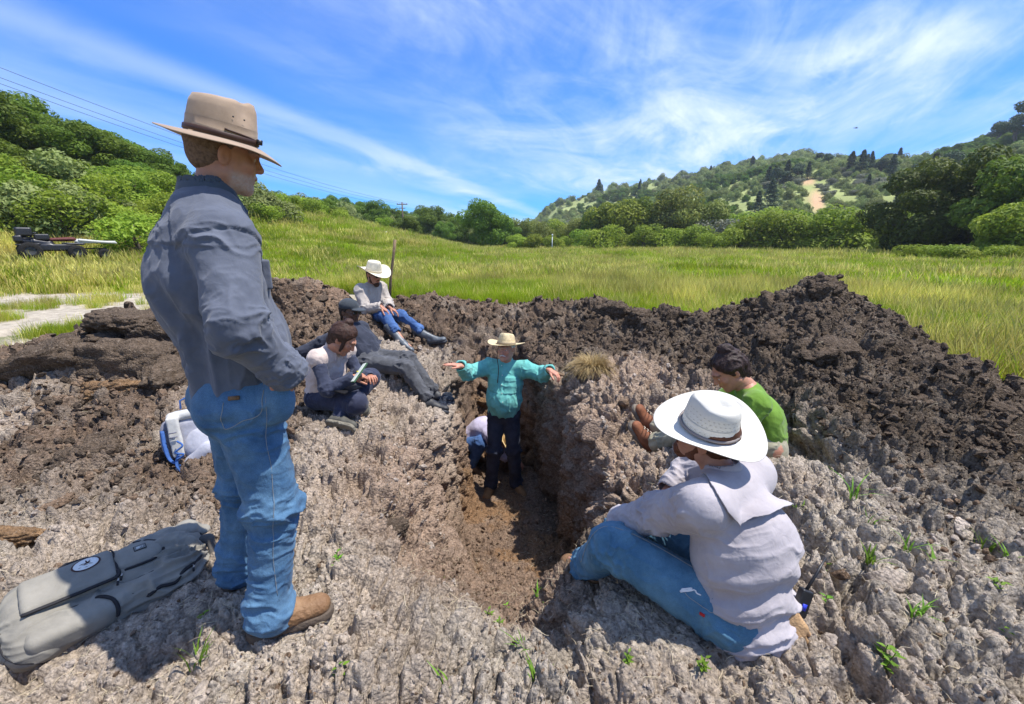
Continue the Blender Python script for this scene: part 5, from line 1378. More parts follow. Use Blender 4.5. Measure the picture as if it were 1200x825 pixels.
dL = unit(unit(J['wrL'] - J['elL']) * .4 + V3(.55, -.1, -.45)); ML = frame(dL, (0.2, 0, 1)); ML = np.stack([-ML[0] if (ML[0] @ V3(0, -1, 0)) < 0 else ML[0], ML[1], ML[2]])
V, F, T = body_mesh(J, SKIN_B, h=.012, hh=.0052, head_kw=dict(scol=(.6, .57, .52)), hands={'R': (MR, dict(curl=(.10, .12, .15, .2), spread=.16, thumb=(.8, .1))), 'L': (ML, dict(curl=(.45, .5, .5, .55), spread=.14, thumb=(.6, .3)))})
put('body', (V, F), M_SKIN, tm_, ORG, {'tint': T})
M_WHITEHAIR = mat_basic('white_hair', (.62, .60, .56), .8, var=.15, vscale=80, bump=.6, bscale=300)
put('moustache', beard_surf(J['head'], J['headM'], .004, full=False), M_WHITEHAIR, tm_, ORG)
put('hair', hair_surf(J['head'], J['headM'], .006, thick=.003, back=-.035, rough=.005), M_WHITEHAIR, tm_, ORG)
S, sp = trousers(J, .008, cut=True, r=(.092, .074, .062), hem=.066, hipr=.135, seatflat=.86, specs_amp=.012)
pj = put('jeans', cloth(S, sp, .004, 5), M_DKJEAN, tm_, ORG)
S, sp = shirt_sdf(J, .0065, r=(.158, .172, .172, .12), sl=(.084, .070, .053), hem=.030, flat=.84, amp=.016, belly=(.07, .145, .15, .03), upto=.95)
def teal_x(V, N_):
    rel = V - J['chest']; fb = rel @ J['fwd']; sd = rel @ J['s']; z = rel @ J['up']
    pl = np.exp(-(sd / .016) ** 2) * (fb > 0) * .004
    for sx in (-1, 1):
        pk_ = (np.abs(sd - sx * .085) < .058) & (fb > .02) & (z < .085) & (z > -.075); pl = pl + pk_ * .007
        fl = (np.abs(sd - sx * .085) < .060) & (fb > .02) & (z < .095) & (z > .045); pl = pl + fl * .005
    return V + N_ * pl[:, None]
SHT = cloth(S, sp, .004, 8, extra=teal_x); ts = put('shirt', SHT, M_TEAL, tm_, ORG)
put('collar', cloth(collar_sdf(J, .005, .062), (), .001, 1), M_TEAL, ts, ORG)
S = Sdf(.008); a = J['pelvis'] + J['up'] * .095; S.cone(a - J['up'] * .018, a + J['up'] * .018, .146, .146, .004, flat=(J['fwd'], .87)); S.ell(a, (.05, .05, .02)); put('belt', cloth(S, (), .0005, 1), M_BLACK, tm_, ORG)
mb = MB()
for k in range(5):
    p = seen_on(SHT, [(587 + k * .6, 428 + k * 11)], .006)[0]; mb.lathe([(0, .003), (.006, .002), (.006, -.002)], 8, p - ORG, np.stack([J['s'], J['up'], J['fwd']]).T)
bt_ = mb.build('buttons', mat_basic('pearl_button', (.5, .6, .55), .3), ts); bt_['kind'] = 'stuff'
for q in 'RL': foot(J, q, tm_, ORG, mat_basic('tan_boot', (.22, .12, .05), .8, var=.3, bump=.5), M_SOLE, shaft=.07, shaft_r=.056)
hat, W = place_hat('gus', J['head'], J['headM'], mat_basic('palm_straw', (.58, .47, .28), .8, var=.15, vscale=40, bump=.8, bscale=200), tm_, ORG, mat_basic('khaki_band', (.25, .20, .13), .8), 1.08, .050, -.10, 2, .022)
pts = [W(np.array([[sx * .07, .03, -.01]]))[0] for sx in (1,)] + [J['head'] + J['headM'].T @ np.array([.078, .045, -.075]), J['neck'] + J['fwd'] * .135 + J['s'] * .05 - J['up'] * .03, J['chest'] + J['fwd'] * .165 + J['s'] * .045 + J['up'] * .03]
tubes('chin_cord', mat_basic('cord_brown', (.07, .035, .02), .8), hat, ORG, [(smooth_line(pts, 14), .004)], 5)

# ================================================================ 3. the crouching person behind him
ORG = V3(-.50, 5.0, -1.26)
cp_ = person(ORG, 'person crouching on the trench floor behind the turquoise shirt, in lilac top and jeans')
f = unit(V3(.93, -.25, 0))
J = mk_joints(f, (-.60, 5.02, -.93), (-.37, 4.98, -.72), (-.20, 4.95, -.74), (-.10, 4.90, -.86), yaw_frame(-25, -60), shw=.16, shdrop=.03, hipw=.10)
J['knL'] = V3(-.26, 5.06, -.83); J['knR'] = V3(-.36, 4.80, -.84); J['anL'] = V3(-.48, 5.12, -1.17); J['anR'] = V3(-.50, 4.85, -1.17)
J['toeL'] = V3(-.32, 5.1, -1.2); J['toeR'] = V3(-.36, 4.80, -1.2)
J['elR'] = V3(-.16, 4.78, -.98); J['wrR'] = V3(.015, 4.78, -1.06); J['elL'] = V3(-.05, 5.0, -.98); J['wrL'] = V3(.03, 4.88, -1.10)
hM = frame(unit(V3(.8, 0, -.5)), (0, 0, 1))
V, F, T = body_mesh(J, SKIN_B, h=.012, hh=.0065, hands={'R': (hM, {}), 'L': (hM, {})}); put('body', (V, F), M_SKIN, cp_, ORG, {'tint': T})
S, sp = trousers(J, .010, r=(.100, .078, .055), hem=.058, hipr=.135, specs_amp=.010); put('jeans', cloth(S, sp, .004, 6), M_DENIM3, cp_, ORG)
S, sp = shirt_sdf(J, .010, r=(.145, .145, .145, .12), sl=(.070, .058, .050), upto=.55, amp=.014, hem=.02); put('shirt', cloth(S, sp, .004, 7), mat_cloth('shirt_lilac', (.40, .36, .50), (.50, .46, .60)), cp_, ORG)
for q in 'RL': foot(J, q, cp_, ORG, M_LEATH, M_SOLE, shaft=.05, h=.009)
place_hat('straw', J['head'], J['headM'], mat_basic('tan_straw', (.55, .40, .20), .8, var=.15, bump=.6), cp_, ORG, None, .95, .05, 0)

# ================================================================ 4. man with the pale hat on top of the spoil
ORG = V3(-1.92, 5.8, .40)
cw = person(ORG, 'bearded man in cream hat and rubber boots seated on the spoil by the stick')
f = unit(V3(.90, -.42, 0))
J = mk_joints(f, (-1.92, 5.80, .50), (-1.85, 5.79, .74), (-1.815, 5.77, .90), (-1.765, 5.74, 1.035), yaw_frame(-35, -14), shw=.18, shdrop=.045, hipw=.09)
J['knR'] = V3(-1.59, 5.46, .56); J['knL'] = V3(-1.47, 5.80, .50)
J['anR'] = V3(link_(J['knR'], 471, 398, .40)); J['anL'] = V3(link_(J['knL'], 504, 396, .42))
J['toeR'] = J['anR'] + V3(.16, -.06, -.09); J['toeL'] = J['anL'] + V3(.20, -.03, .03)
J['elR'] = V3(-1.83, 5.50, .62); J['wrR'] = V3(-1.62, 5.44, .67); J['elL'] = V3(-1.66, 5.90, .66); J['wrL'] = V3(-1.56, 5.62, .64)
hM = frame(unit(V3(.8, .1, -.6)), (.5, 0, 1))
V, F, T = body_mesh(J, SKIN_A, h=.012, hh=.0065, hands={'R': (hM, {}), 'L': (hM, {})}); put('body', (V, F), M_SKIN, cw, ORG, {'tint': T})
M_BRHAIR = mat_basic('brown_hair', (.060, .030, .018), .8, var=.3, vscale=90, bump=.6, bscale=300)
put('beard', beard_surf(J['head'], J['headM'], .006), M_BRHAIR, cw, ORG); put('hair', hair_surf(J['head'], J['headM'], .008, thick=.004, back=-.05), M_BRHAIR, cw, ORG)
S, sp = trousers(J, .010, r=(.095, .074, .058), hem=.062, hipr=.135, rolled=.35, specs_amp=.012); put('jeans', cloth(S, sp, .005, 9), M_DENIM3, cw, ORG)
S, sp = shirt_sdf(J, .009, r=(.15, .155, .165, .12), sl=(.080, .068, .055), amp=.015, hem=.03); put('shirt', cloth(S, sp, .004, 10), mat_cloth('shirt_sand', (.38, .33, .29), (.46, .41, .36)), cw, ORG)
M_RUB = mat_basic('grey_rubber', (.10, .115, .13), .45, var=.25, vscale=30, bump=.2, spec=.5); M_RUB2 = mat_basic('dark_rubber', (.035, .038, .045), .5)
for q in 'RL': foot(J, q, cw, ORG, M_RUB, M_RUB2, shaft=.24, shaft_r=.068, h=.009, name='rubber_boot', L=.30)
place_hat('cowboy', J['head'], J['headM'], mat_basic('cream_straw', (.70, .64, .50), .8, var=.06, bump=.5), cw, ORG, mat_basic('cream_band', (.55, .48, .36), .8), 1.12, .048, .03, 4)
def glasses(J, man, org, mat, w=.0):
    c = J['head']; M = J['headM']; P_ = lambda x, y, z: c + M.T @ np.array([x, y, z]) - org; mb = MB()
    for sx in (-1, 1):
        mb.lathe([(0, .003), (.018, .002), (.021, 0), (.018, -.003), (0, -.003)], 14, P_(sx * .031, .101, .006), np.stack([M[0], M[2] * .8, M[1]]).T)
        mb.tube([P_(sx * .05, .098, .010), P_(sx * .076, .05, .012), P_(sx * .080, -.01, .012)], .0022, 5)
    mb.tube([P_(-.012, .106, .010), P_(.012, .106, .010)], .0022, 5); mb.build('sunglasses', mat, man)
M_GLASS = mat_basic('dark_lens', (.012, .011, .012), .12, spec=.6)
glasses(J, cw, ORG, M_GLASS)

# ================================================================ 5. reclining person in the cap
ORG = V3(-1.42, 4.3, .22)
ca = person(ORG, 'person in dark cap and sunglasses reclining on one arm, in grey trousers')
f = unit(V3(.90, -.40, 0))
J = mk_joints(f, (-1.42, 4.33, .29), (-1.56, 4.44, .47), (-1.655, 4.52, .60), (-1.67, 4.53, .745), yaw_frame(-22, -6), shw=.16, shdrop=.04, hipw=.085)
J['knR'] = V3(-1.02, 4.10, .27); J['knL'] = V3(-1.03, 4.24, .33)
J['anR'] = V3(link_(J['knR'], 503, 470, .40)); J['anL'] = V3(link_(J['knL'], 509, 461, .40))
J['toeR'] = J['anR'] + V3(.22, -.03, -.035); J['toeL'] = J['anL'] + V3(.22, -.01, -.025)
J['shR'] = V3(-1.72, 4.40, .55); J['shL'] = V3(-1.60, 4.62, .56)
J['elR'] = V3(-1.93, 4.36, .45); J['wrR'] = V3(-2.12, 4.28, .37); J['elL'] = V3(-1.50, 4.72, .36); J['wrL'] = V3(-1.36, 4.55, .30)
hM = frame(unit(V3(-.8, 0, -.35)), (0, 0, 1))
V, F, T = body_mesh(J, SKIN_D, h=.012, hh=.0055, head_kw=dict(scol=(.03, .02, .02)), hands={'R': (hM, dict(curl=(.1, .1, .1, .1))), 'L': (frame(unit(V3(.8, -.3, -.3)), (0, 0, 1)), {})}); put('body', (V, F), M_SKIN, ca, ORG, {'tint': T})
M_BLHAIR = mat_basic('black_hair', (.016, .011, .010), .6, bump=.6, bscale=200)
put('hair', hair_surf(J['head'], J['headM'], .007, thick=.005, back=-.06), M_BLHAIR, ca, ORG)
M_GREYPT = mat_cloth('trousers_charcoal', (.055, .056, .062), (.095, .096, .102)); M_NAVY = mat_cloth('jacket_navy', (.018, .022, .036), (.034, .038, .056))
S, sp = trousers(J, .009, r=(.092, .072, .058), hem=.062, hipr=.130, specs_amp=.014, rolled=.10); put('trousers', cloth(S, sp, .005, 12), M_GREYPT, ca, ORG)
S, sp = shirt_sdf(J, .009, r=(.145, .145, .155, .12), sl=(.072, .062, .052), amp=.014); put('jacket', cloth(S, sp, .005, 13), M_NAVY, ca, ORG)
M_BBOOT = mat_basic('black_boot', (.022, .022, .024), .55, var=.3, bump=.3, spec=.5)
for q in 'RL': foot(J, q, ca, ORG, M_BBOOT, M_RUB2, shaft=.12, shaft_r=.056, h=.008)
glasses(J, ca, ORG, M_GLASS)
def cap_surf(c, M, h):
    w = lambda x, y, z: V3(c) + M.T @ np.array([x, y, z]); S = Sdf(h)
    S.ell(w(0, -.010, .062), (.090, .108, .080), M); S.ell(w(0, -.006, .038), (.083, .102, .050), M, .01, '-')
    S.half(w(0, 0, .040), -M[2], V3(c) - .3, V3(c) + .3, .004); S.ell(w(0, .115, .044), (.070, .070, .011), M, .01)
    S.half(w(0, 0, .032), -M[2] - M[1] * -.0, V3(c) - .3, V3(c) + .3, .003)
    return cloth(S, (), .002, 2)
put('cap', cap_surf(J['head'], J['headM'], .006), mat_cloth('cap_slate', (.030, .038, .046), (.048, .056, .066)), ca, ORG)

# ================================================================ 6. the note-taker in the fleece vest
ORG = V3(-1.56, 3.50, .10)
ve = person(ORG, 'cross-legged person in pink fleece vest bent over writing in a green notebook')
f = unit(V3(.90, -.42, 0))
J = mk_joints(f, (-1.56, 3.52, .21), (-1.52, 3.50, .40), (-1.44, 3.47, .60), (-1.335, 3.43, .70), yaw_frame(0, -40), shw=.15, shdrop=.04, hipw=.10)
J['knR'] = V3(-1.20, 3.24, .235); J['knL'] = V3(-1.20, 3.60, .33); J['anR'] = V3(-1.30, 3.38, .11); J['anL'] = V3(-1.24, 3.26, .125)
J['anR'] = V3(-1.36, 3.43, .10); J['anL'] = V3(-1.33, 3.20, .13)
J['toeR'] = J['anR'] + V3(.20, .05, 0); J['toeL'] = J['anL'] + V3(.02, -.20, .01); J['toeL'] = J['anL'] + V3(.20, -.06, -.02)
J['elR'] = V3(-1.42, 3.23, .34); J['wrR'] = V3(-1.23, 3.27, .43); J['elL'] = V3(-1.30, 3.58, .38); J['wrL'] = V3(-1.15, 3.42, .39)
hM = frame(unit(V3(.85, .3, .1)), (-.3, -.3, 1)); hM = np.stack([-hM[0] * -1, hM[1], hM[2]])
V, F, T = body_mesh(J, SKIN_A, h=.010, hh=.005, head_kw=dict(scol=(.06, .03, .02)), hands={'R': (hM, dict(curl=(.7, .8, .9, .95), thumb=(.3, .6), sc=.92)), 'L': (frame(unit(V3(.5, -.7, .2)), (0, 0, 1)), dict(curl=(.5, .55, .6, .6), sc=.92))}); put('body', (V, F), M_SKIN, ve, ORG, {'tint': T})
M_DBHAIR = mat_basic('dark_brown_hair', (.045, .020, .012), .55, var=.4, vscale=60, bump=.8, bscale=180)
def bun(S, w): S.ell(w(-.0, -.045, .135), (.036, .034, .030), k=.015); S.cone(w(.06, .02, .05), w(.076, .045, -.06), .014, .008, .02); S.cone(w(-.06, .02, .05), w(-.076, .045, -.05), .014, .008, .02)
put('hair', hair_surf(J['head'], J['headM'], .0055, thick=.013, back=-.055, front=.055, extra=bun, rough=.016, freq=38), M_DBHAIR, ve, ORG)
S, sp = trousers(J, .008, r=(.092, .076, .050), hem=.050, hipr=.135, specs_amp=.010); put('leggings', cloth(S, sp, .003, 14), mat_cloth('leggings_navy', (.022, .025, .048), (.035, .040, .070)), ve, ORG)
S, sp = shirt_sdf(J, .008, r=(.13, .13, .135, .10), sl=(.051, .047, .042), amp=.012); put('shirt', cloth(S, sp, .003, 15), mat_cloth('sleeve_navy', (.030, .036, .062), (.045, .052, .085)), ve, ORG)
S, sp = shirt_sdf(J, .007, r=(.158, .160, .165, .128), sl=(.088, .05, .05), amp=.010, arms=False, hem=.05); vest = put('vest', cloth(S, sp, .006, 16, 30), mat_cloth('fleece_pink', (.50, .40, .355), (.60, .50, .44), 250, wr=.5), ve, ORG)
put('collar', cloth(collar_sdf(J, .006, .064), (), .003, 1), mat_cloth('fleece_pink', (.5, .4, .35)), vest, ORG)
S = Sdf(.008); a = J['pelvis'] + J['up'] * .03; S.cone(a - J['up'] * .022, a + J['up'] * .022, .152, .152, .004, flat=(J['fwd'], .74)); put('hem_band', cloth(S, (), .002, 1), mat_cloth('band_plum', (.16, .045, .085), (.22, .07, .12)), vest, ORG)
for q in 'RL': foot(J, q, ve, ORG, mat_basic('grey_shoe', (.09, .085, .07), .8, var=.3), mat_basic('mud_sole', (.19, .17, .13), .9, var=.3, bump=.8, bscale=60), shaft=.04, L=.26, h=.007, name='shoe')
# notebook, pen and the dark tablet on the lap
nbp = V3(link_(J['wrR'], 421, 437, .10)) + V3(.0, 0, 0)
M_ = frame(unit(V3(.45, .55, .7)), unit(V3(-.75, -.25, .6)))
nb = add('notebook', MB().box((0, 0, 0), (.055, .085, .006), M_.T).mesh('notebook', False), mat_basic('green_cover', (.05, .12, .06), .6), None, Vector(nbp)); tag(nb, 'small green notebook held by the person in the pink vest', 'notebook')
MB().box(M_[2] * .007, (.052, .082, .002), M_.T).build('page', mat_basic('paper', (.75, .78, .66), .8), nb, False)
pen = tubes('pen', mat_basic('yellow_pen', (.75, .65, .05), .4), None, (0, 0, 0), [([nbp + M_[2] * .02, J['wrR'] + V3(.06, .0, .05)], .004)]); tag(pen, 'yellow pen in the writing hand above the green notebook', 'pen')
tb = add('clipboard', MB().box((0, 0, 0), (.09, .06, .004), frame(unit(V3(.8, -.4, -.05)), (0, 0, 1)).T).mesh('clipboard', False), M_BLACK, None, Vector((-1.27, 3.26, .345))); tag(tb, 'thin dark tablet lying across the lap of the person in the pink vest', 'tablet')

# ================================================================ 7. the person in green
ORG = V3(1.60, 2.62, .12)
gr_ = person(ORG, 'person in green top and khaki trousers sitting beyond the white straw hat, hair tied up')
f = unit(V3(-.95, .22, 0))
J = mk_joints(f, (1.62, 2.60, .20), (1.58, 2.62, .38), (1.475, 2.64, .555), (1.355, 2.66, .665), yaw_frame(176, -38), shw=.16, shdrop=.045, hipw=.09)
J['knR'] = V3(1.25, 2.78, .34); J['knL'] = V3(1.24, 2.56, .33); J['anR'] = V3(1.035, 3.00, .14); J['anL'] = V3(.985, 2.86, .075)
J['toeR'] = J['anR'] + V3(-.10, .04, .19); J['toeL'] = J['anL'] + V3(-.12, .03, .19)
J['elL'] = V3(1.36, 2.45, .36); J['wrL'] = V3(1.18, 2.50, .40); J['elR'] = V3(1.40, 2.85, .38); J['wrR'] = V3(1.20, 2.76, .42)
hM = frame(unit(V3(-.9, .2, -.2)), (0, 0, 1))
V, F, T = body_mesh(J, SKIN_A, h=.010, hh=.005, hands={'R': (hM, {}), 'L': (hM, {})}, head_kw=dict(scol=(.03, .02, .02))); put('body', (V, F), M_SKIN, gr_, ORG, {'tint': T})
def bun2(S, w): S.ell(w(.0, -.055, .130), (.044, .042, .036), k=.012)
put('hair', hair_surf(J['head'], J['headM'], .0055, thick=.012, back=-.045, front=.05, extra=bun2, rough=.026, freq=45), mat_basic('dark_hair', (.030, .015, .012), .5, var=.4, vscale=60, bump=.8, bscale=180), gr_, ORG)
S, sp = trousers(J, .008, r=(.090, .072, .056), hem=.058, hipr=.13, specs_amp=.010, rolled=.08); put('trousers', cloth(S, sp, .004, 17), mat_cloth('trousers_khaki', (.26, .24, .165), (.33, .31, .22)), gr_, ORG)
S, sp = shirt_sdf(J, .007, r=(.138, .138, .145, .11), sl=(.070, .062, .052), amp=.010); put('shirt', cloth(S, sp, .003, 18), mat_cloth('shirt_green', (.110, .215, .020), (.16, .29, .035)), gr_, ORG)
for q in 'RL':
    b_ = foot(J, q, gr_, ORG, mat_basic('russet_boot', (.20, .075, .035), .75, var=.35, bump=.5), mat_basic('grey_sole', (.16, .13, .10), .9, var=.3, bump=.6, bscale=60), shaft=.10, L=.28, h=.0065)
    an = J['an' + q]; fd = unit(J['toe' + q] - an); lst = []
    for k in range(4):
        c_ = an + fd * (.06 + .024 * k) + unit(J['kn' + q] - an) * (.045 - .012 * k); sd = side_of(f); lst.append(([c_ + sd * .028, c_ + unit(J['kn' + q] - an) * .010, c_ - sd * .028], .003))
    tubes('lace', mat_basic('cream_lace', (.5, .42, .32), .8), b_, ORG, lst)

# ================================================================ 8. the man seated in front with the white straw hat
ORG = V3(.84, 1.42, .02)
st_ = person(ORG, 'man seated with his back turned, in pale caped shirt and white straw hat')
f = unit(V3(-.72, .69, 0))
J = mk_joints(f, (.865, 1.40, .13), (.845, 1.43, .37), (.795, 1.50, .585), (.735, 1.565, .735), yaw_frame(146, 8, 17), shw=.185, shdrop=.05, hipw=.10)
s_ = J['s']
J['shL'] = V3(.665, 1.375, .555); J['shR'] = V3(.955, 1.625, .535)
J['knL'] = V3(.420, 1.575, .235); J['anL'] = V3(link_(J['knL'], 686, 664, .37, True)); J['toeL'] = J['anL'] + V3(-.09, .17, -.05)
J['knR'] = V3(.64, 1.86, .16); J['anR'] = V3(.56, 2.08, -.06); J['toeR'] = V3(.50, 2.26, -.10)
J['elL'] = V3(link_(J['shL'], 772, 602, .27, True)); J['wrL'] = V3(link_(J['elL'], 728, 612, .22, True)); J['elR'] = V3(.82, 1.85, .42); J['wrR'] = V3(.66, 1.75, .34)
V, F, T = body_mesh(J, SKIN_A, h=.010, hh=.0042, head_kw=dict(scol=(.10, .04, .02)), hands={'R': (frame(unit(V3(-.8, -.3, -.1)), (0, 0, 1)), {}), 'L': (frame(unit(V3(-.2, .8, -.6)), (0, 0, 1)), dict(curl=(.5, .5, .5, .5)))}); put('body', (V, F), M_SKIN, st_, ORG, {'tint': T})
M_REDHAIR = mat_basic('auburn_beard', (.13, .045, .020), .7, var=.4, vscale=90, bump=.8, bscale=300)
put('beard', beard_surf(J['head'], J['headM'], .0045, .014), M_REDHAIR, st_, ORG); put('hair', hair_surf(J['head'], J['headM'], .005, thick=.005, back=-.07, rough=.008, freq=70), mat_basic('auburn_hair', (.085, .032, .016), .7, var=.4, vscale=90, bump=.8, bscale=300), st_, ORG)
S, sp = trousers(J, .005, r=(.112, .088, .068), hem=.070, hipr=.155, seatflat=.85, specs_amp=.012)
S.ell(J['pelvis'] + V3(.0, .0, -.02), (.155, .155, .12), k=.06)
JE = cloth(S, sp, .003, 21); jeans = put('jeans', JE, M_DENIM2, st_, ORG)
for pts in ([(694, 622), (712, 613), (745, 624), (785, 645), (830, 672)], [(678, 660), (684, 640), (694, 622)]):
    P = seen_on(JE, smooth_line(pts, 30), .001); tubes('seam', M_STITCH, jeans, ORG, [(relax(P), .0012)], 5)
P = seen_on(JE, smooth_line([(795, 689), (802, 698), (820, 712), (838, 722)], 18), .001); tubes('back_pocket', M_STITCH, jeans, ORG, [(relax(P, 2), .0012)], 5)
M_PAINT = mat_basic('white_print', (.75, .74, .72), .8)
sq = [(797, 688), (803, 686), (808, 689), (803, 692), (797, 694), (801, 697), (807, 695), (811, 690), (816, 690), (818, 695)]
P = seen_on(JE, smooth_line(sq, 40), .0015); tubes('white_mark', M_PAINT, jeans, ORG, [(relax(P, 1), .0026)], 5)
P, Pn = seen_on(JE, [(822, 724)], .002, True); mb = MB(); mb.box(P[0] - ORG, (.009, .002, .005), np.stack([unit(np.cross(Pn[0], Zv)), Pn[0], unit(np.cross(np.cross(Pn[0], Zv), Pn[0]))]).T); mb.build('red_tag', mat_basic('red_tag', (.45, .02, .02), .7), jeans)
S = Sdf(.0048); sp = []; up = J['up']; tf = J['fwd']; a = J['pelvis'] + V3(.02, -.015, .0)
S.chain([a - up * .07, J['waist'], J['chest'], J['chest'] * .3 + J['neck'] * .7 - up * .05], [.180, .180, .178, .135], .05, flat=(tf, .88))
S.ell(J['chest'] - tf * .04, (.15, .14, .16), k=.06)
for q in 'RL': S.cone(J['neck'] - up * .03, J['sh' + q], .066, .078, .06); sleeve(S, sp, J, q, (.086, .076, .062), upto=1.0 if q == 'L' else .6, amp=.013)
S.half(a - up * .150, -up - tf * .10, a - .4, a + .4, .01)
sp.append((a - up * .1, J['neck'] - up * .02, .17, .011, 26, 1.1, [(0, .2, 1.0), (.35, .25, .8)], .45))
TOR = [a - up * .05, J['waist'], J['chest'], J['neck']]
def st_x(V, N_):
    rel = V - J['chest']; sd = rel @ s_; z = rel @ up; fb = rel @ tf
    return V + N_ * (.008 * np.sin(z * 55 + 7 * sd + 2 * np.sin(sd * 17)) * sstep(z, .05, -.06) * (fb < .05))[:, None]
SH = cloth(S, sp, .003, 22, extra=st_x); shirt = put('shirt', SH, M_LILAC, st_, ORG)
# the vented cape over the shoulders: the cloth again, a finger further out, ending in a loose edge
V, F = SH; N_ = normals(V, F); rel = V - J['neck']; sd = rel @ s_; z = rel @ up; fb = rel @ tf
edge = -.255 + .22 * sstep(-sd, .02, .20) + .02 * np.sin(sd * 30) - .03 * sstep(sd, .05, .2)
O_ = np.array([0, 0, CAM_H]); q_ = V - O_; fw = np.array([0, math.cos(PITCH), -math.sin(PITCH)]); uw = np.array([0, math.sin(PITCH), math.cos(PITCH)])
ppx = 600 + FPX * q_[:, 0] / (q_ @ fw); ppy = 412.5 - FPX * (q_ @ uw) / (q_ @ fw)
poly = [(816, 545), (836, 580), (858, 617), (900, 608), (950, 592), (945, 560), (905, 530), (850, 515)]
ins_ = np.zeros(len(V), bool); jj = len(poly) - 1
for ii_ in range(len(poly)):
    (x1, y1), (x2, y2) = poly[ii_], poly[jj]; ins_ ^= ((y1 > ppy) != (y2 > ppy)) & (ppx < (x2 - x1) * (ppy - y1) / (y2 - y1 + 1e-9) + x1); jj = ii_
low = np.interp(ppx, [816, 858, 950], [545, 617, 592])
msk = ins_ & (fb < .10) & ((N_ * q_).sum(1) < .25)
lift = .007 + .022 * sstep(low - ppy, 28, 0) * sstep(ppx, 850, 860) + .035 * sstep(ppx, 905, 940)
fm = msk[F].all(1); Fc = F[fm]; used = np.unique(Fc); rm = np.full(len(V), -1); rm[used] = np.arange(len(used))
Vc = V[used] + N_[used] * lift[used][:, None]
for _ in range(8):
    cnt = np.zeros(len(Vc)); acc = np.zeros_like(Vc); Fr = rm[Fc]
    for i in range(4):
        for j in range(3): acc[:, j] += np.bincount(Fr[:, i], Vc[Fr[:, (i + 1) % 4], j], len(Vc)) + np.bincount(Fr[:, i], Vc[Fr[:, (i + 3) % 4], j], len(Vc))
        cnt += 2 * np.bincount(Fr[:, i], minlength=len(Vc))
    Vc = acc / np.maximum(cnt, 1)[:, None]
cape = put('cape', (Vc, rm[Fc]), M_LILAC, shirt, ORG); sm_ = cape.modifiers.new('thickness', 'SOLIDIFY'); sm_.thickness = .004; sm_.offset = 1
put('collar', cloth(collar_sdf(J, .0045, .066), (), .002, 1), M_LILAC, shirt, ORG)
for q in 'RL': foot(J, q, st_, ORG, M_LEATH, M_SOLE, shaft=.07, h=.006)
hat, W = place_hat('straw', J['head'], J['headM'], None, st_, ORG, None, .99, .044, -.04, 3)
def mat_woven():
    m = bpy.data.materials.new('white_woven_straw'); nt, N, L = nodes_of(m); b = N['Principled BSDF']; b.inputs['Roughness'].default_value = .75; b.inputs['Base Color'].default_value = (.60, .575, .515, 1)
    co = N.new('ShaderNodeTexCoord'); n = N.new('ShaderNodeTexNoise'); n.inputs['Scale'].default_value = 350; L.new(co.outputs['Object'], n.inputs['Vector'])
    bp = N.new('ShaderNodeBump'); bp.inputs['Distance'].default_value = .002; bp.inputs['Strength'].default_value = .6; L.new(n.outputs['Fac'], bp.inputs['Height']); L.new(bp.outputs[0], b.inputs['Normal']); return m
hat.data.materials.append(mat_woven())
# band, and rows of dark flecks painting the shade in the weave slots
Vh, Fh, Ph = hat_mesh('straw', .99, 3)
mb = MB(); mb.tube([W(np.array([[(.086) * math.cos(a_) * 1.02, .104 * math.sin(a_) * 1.02, .012]]))[0] - ORG for a_ in np.linspace(0, 2 * PI, 49)], .0055, 6, False); mb.build('hat_band', mat_basic('grey_hat_band', (.22, .19, .18), .7), hat)
mb = MB()
for row in range(5):
    t = .22 + .13 * row
    for k in range(34):
        a_ = 2 * PI * (k + .5 * (row % 2)) / 34; fx = 1 - Ph['tx'] * t ** 1.3; fy = 1 - Ph['ty'] * t ** 1.3
        x, y = Ph['rx'] * fx * math.cos(a_), Ph['ry'] * fy * math.sin(a_); pin = Ph['pinch'] * math.exp(-((y - .055) / .03) ** 2) * float(sstep(np.array([t]), .25, .9)[0]); x = math.copysign(max(abs(x) - pin * abs(math.cos(a_)) ** .5, .004), x)
        p = np.array([x, y, Ph['H'] * t + .012 * t * (math.sin(a_) if math.sin(a_) > 0 else .3 * math.sin(a_))]) * .99; o_ = unit([math.cos(a_) / Ph['rx'], math.sin(a_) / Ph['ry'], 1.2]); tg = unit(np.cross([0, 0, 1], o_))
        q = [p - tg * .0042 + o_ * .0007, p + np.array([0, 0, -.0014]) + o_ * .0007, p + tg * .0042 + o_ * .0007, p + np.array([0, 0, .0014]) + o_ * .0007]
        mb.put(W(np.array(q)) - ORG, [(0, 1, 2, 3)])
wv = mb.build('weave_hole_shade', mat_basic('weave_shadow', (.36, .33, .29), .9), hat); tag(wv, kind='stuff')
# ---------------------------------------------------------------- finding the ground along a line of sight
def hit(px, py, fn=None, t0=.6, t1=14, n=3000):
    d = np.array(ray(px, py)); t = np.linspace(t0, t1, n); P = np.array([0, 0, CAM_H]) + t[:, None] * d
    z = (fn or h0)(P[:, 0], P[:, 1]); k = np.where(P[:, 2] < z)[0]
    k = k[0] if len(k) else n - 1
    return P[k]
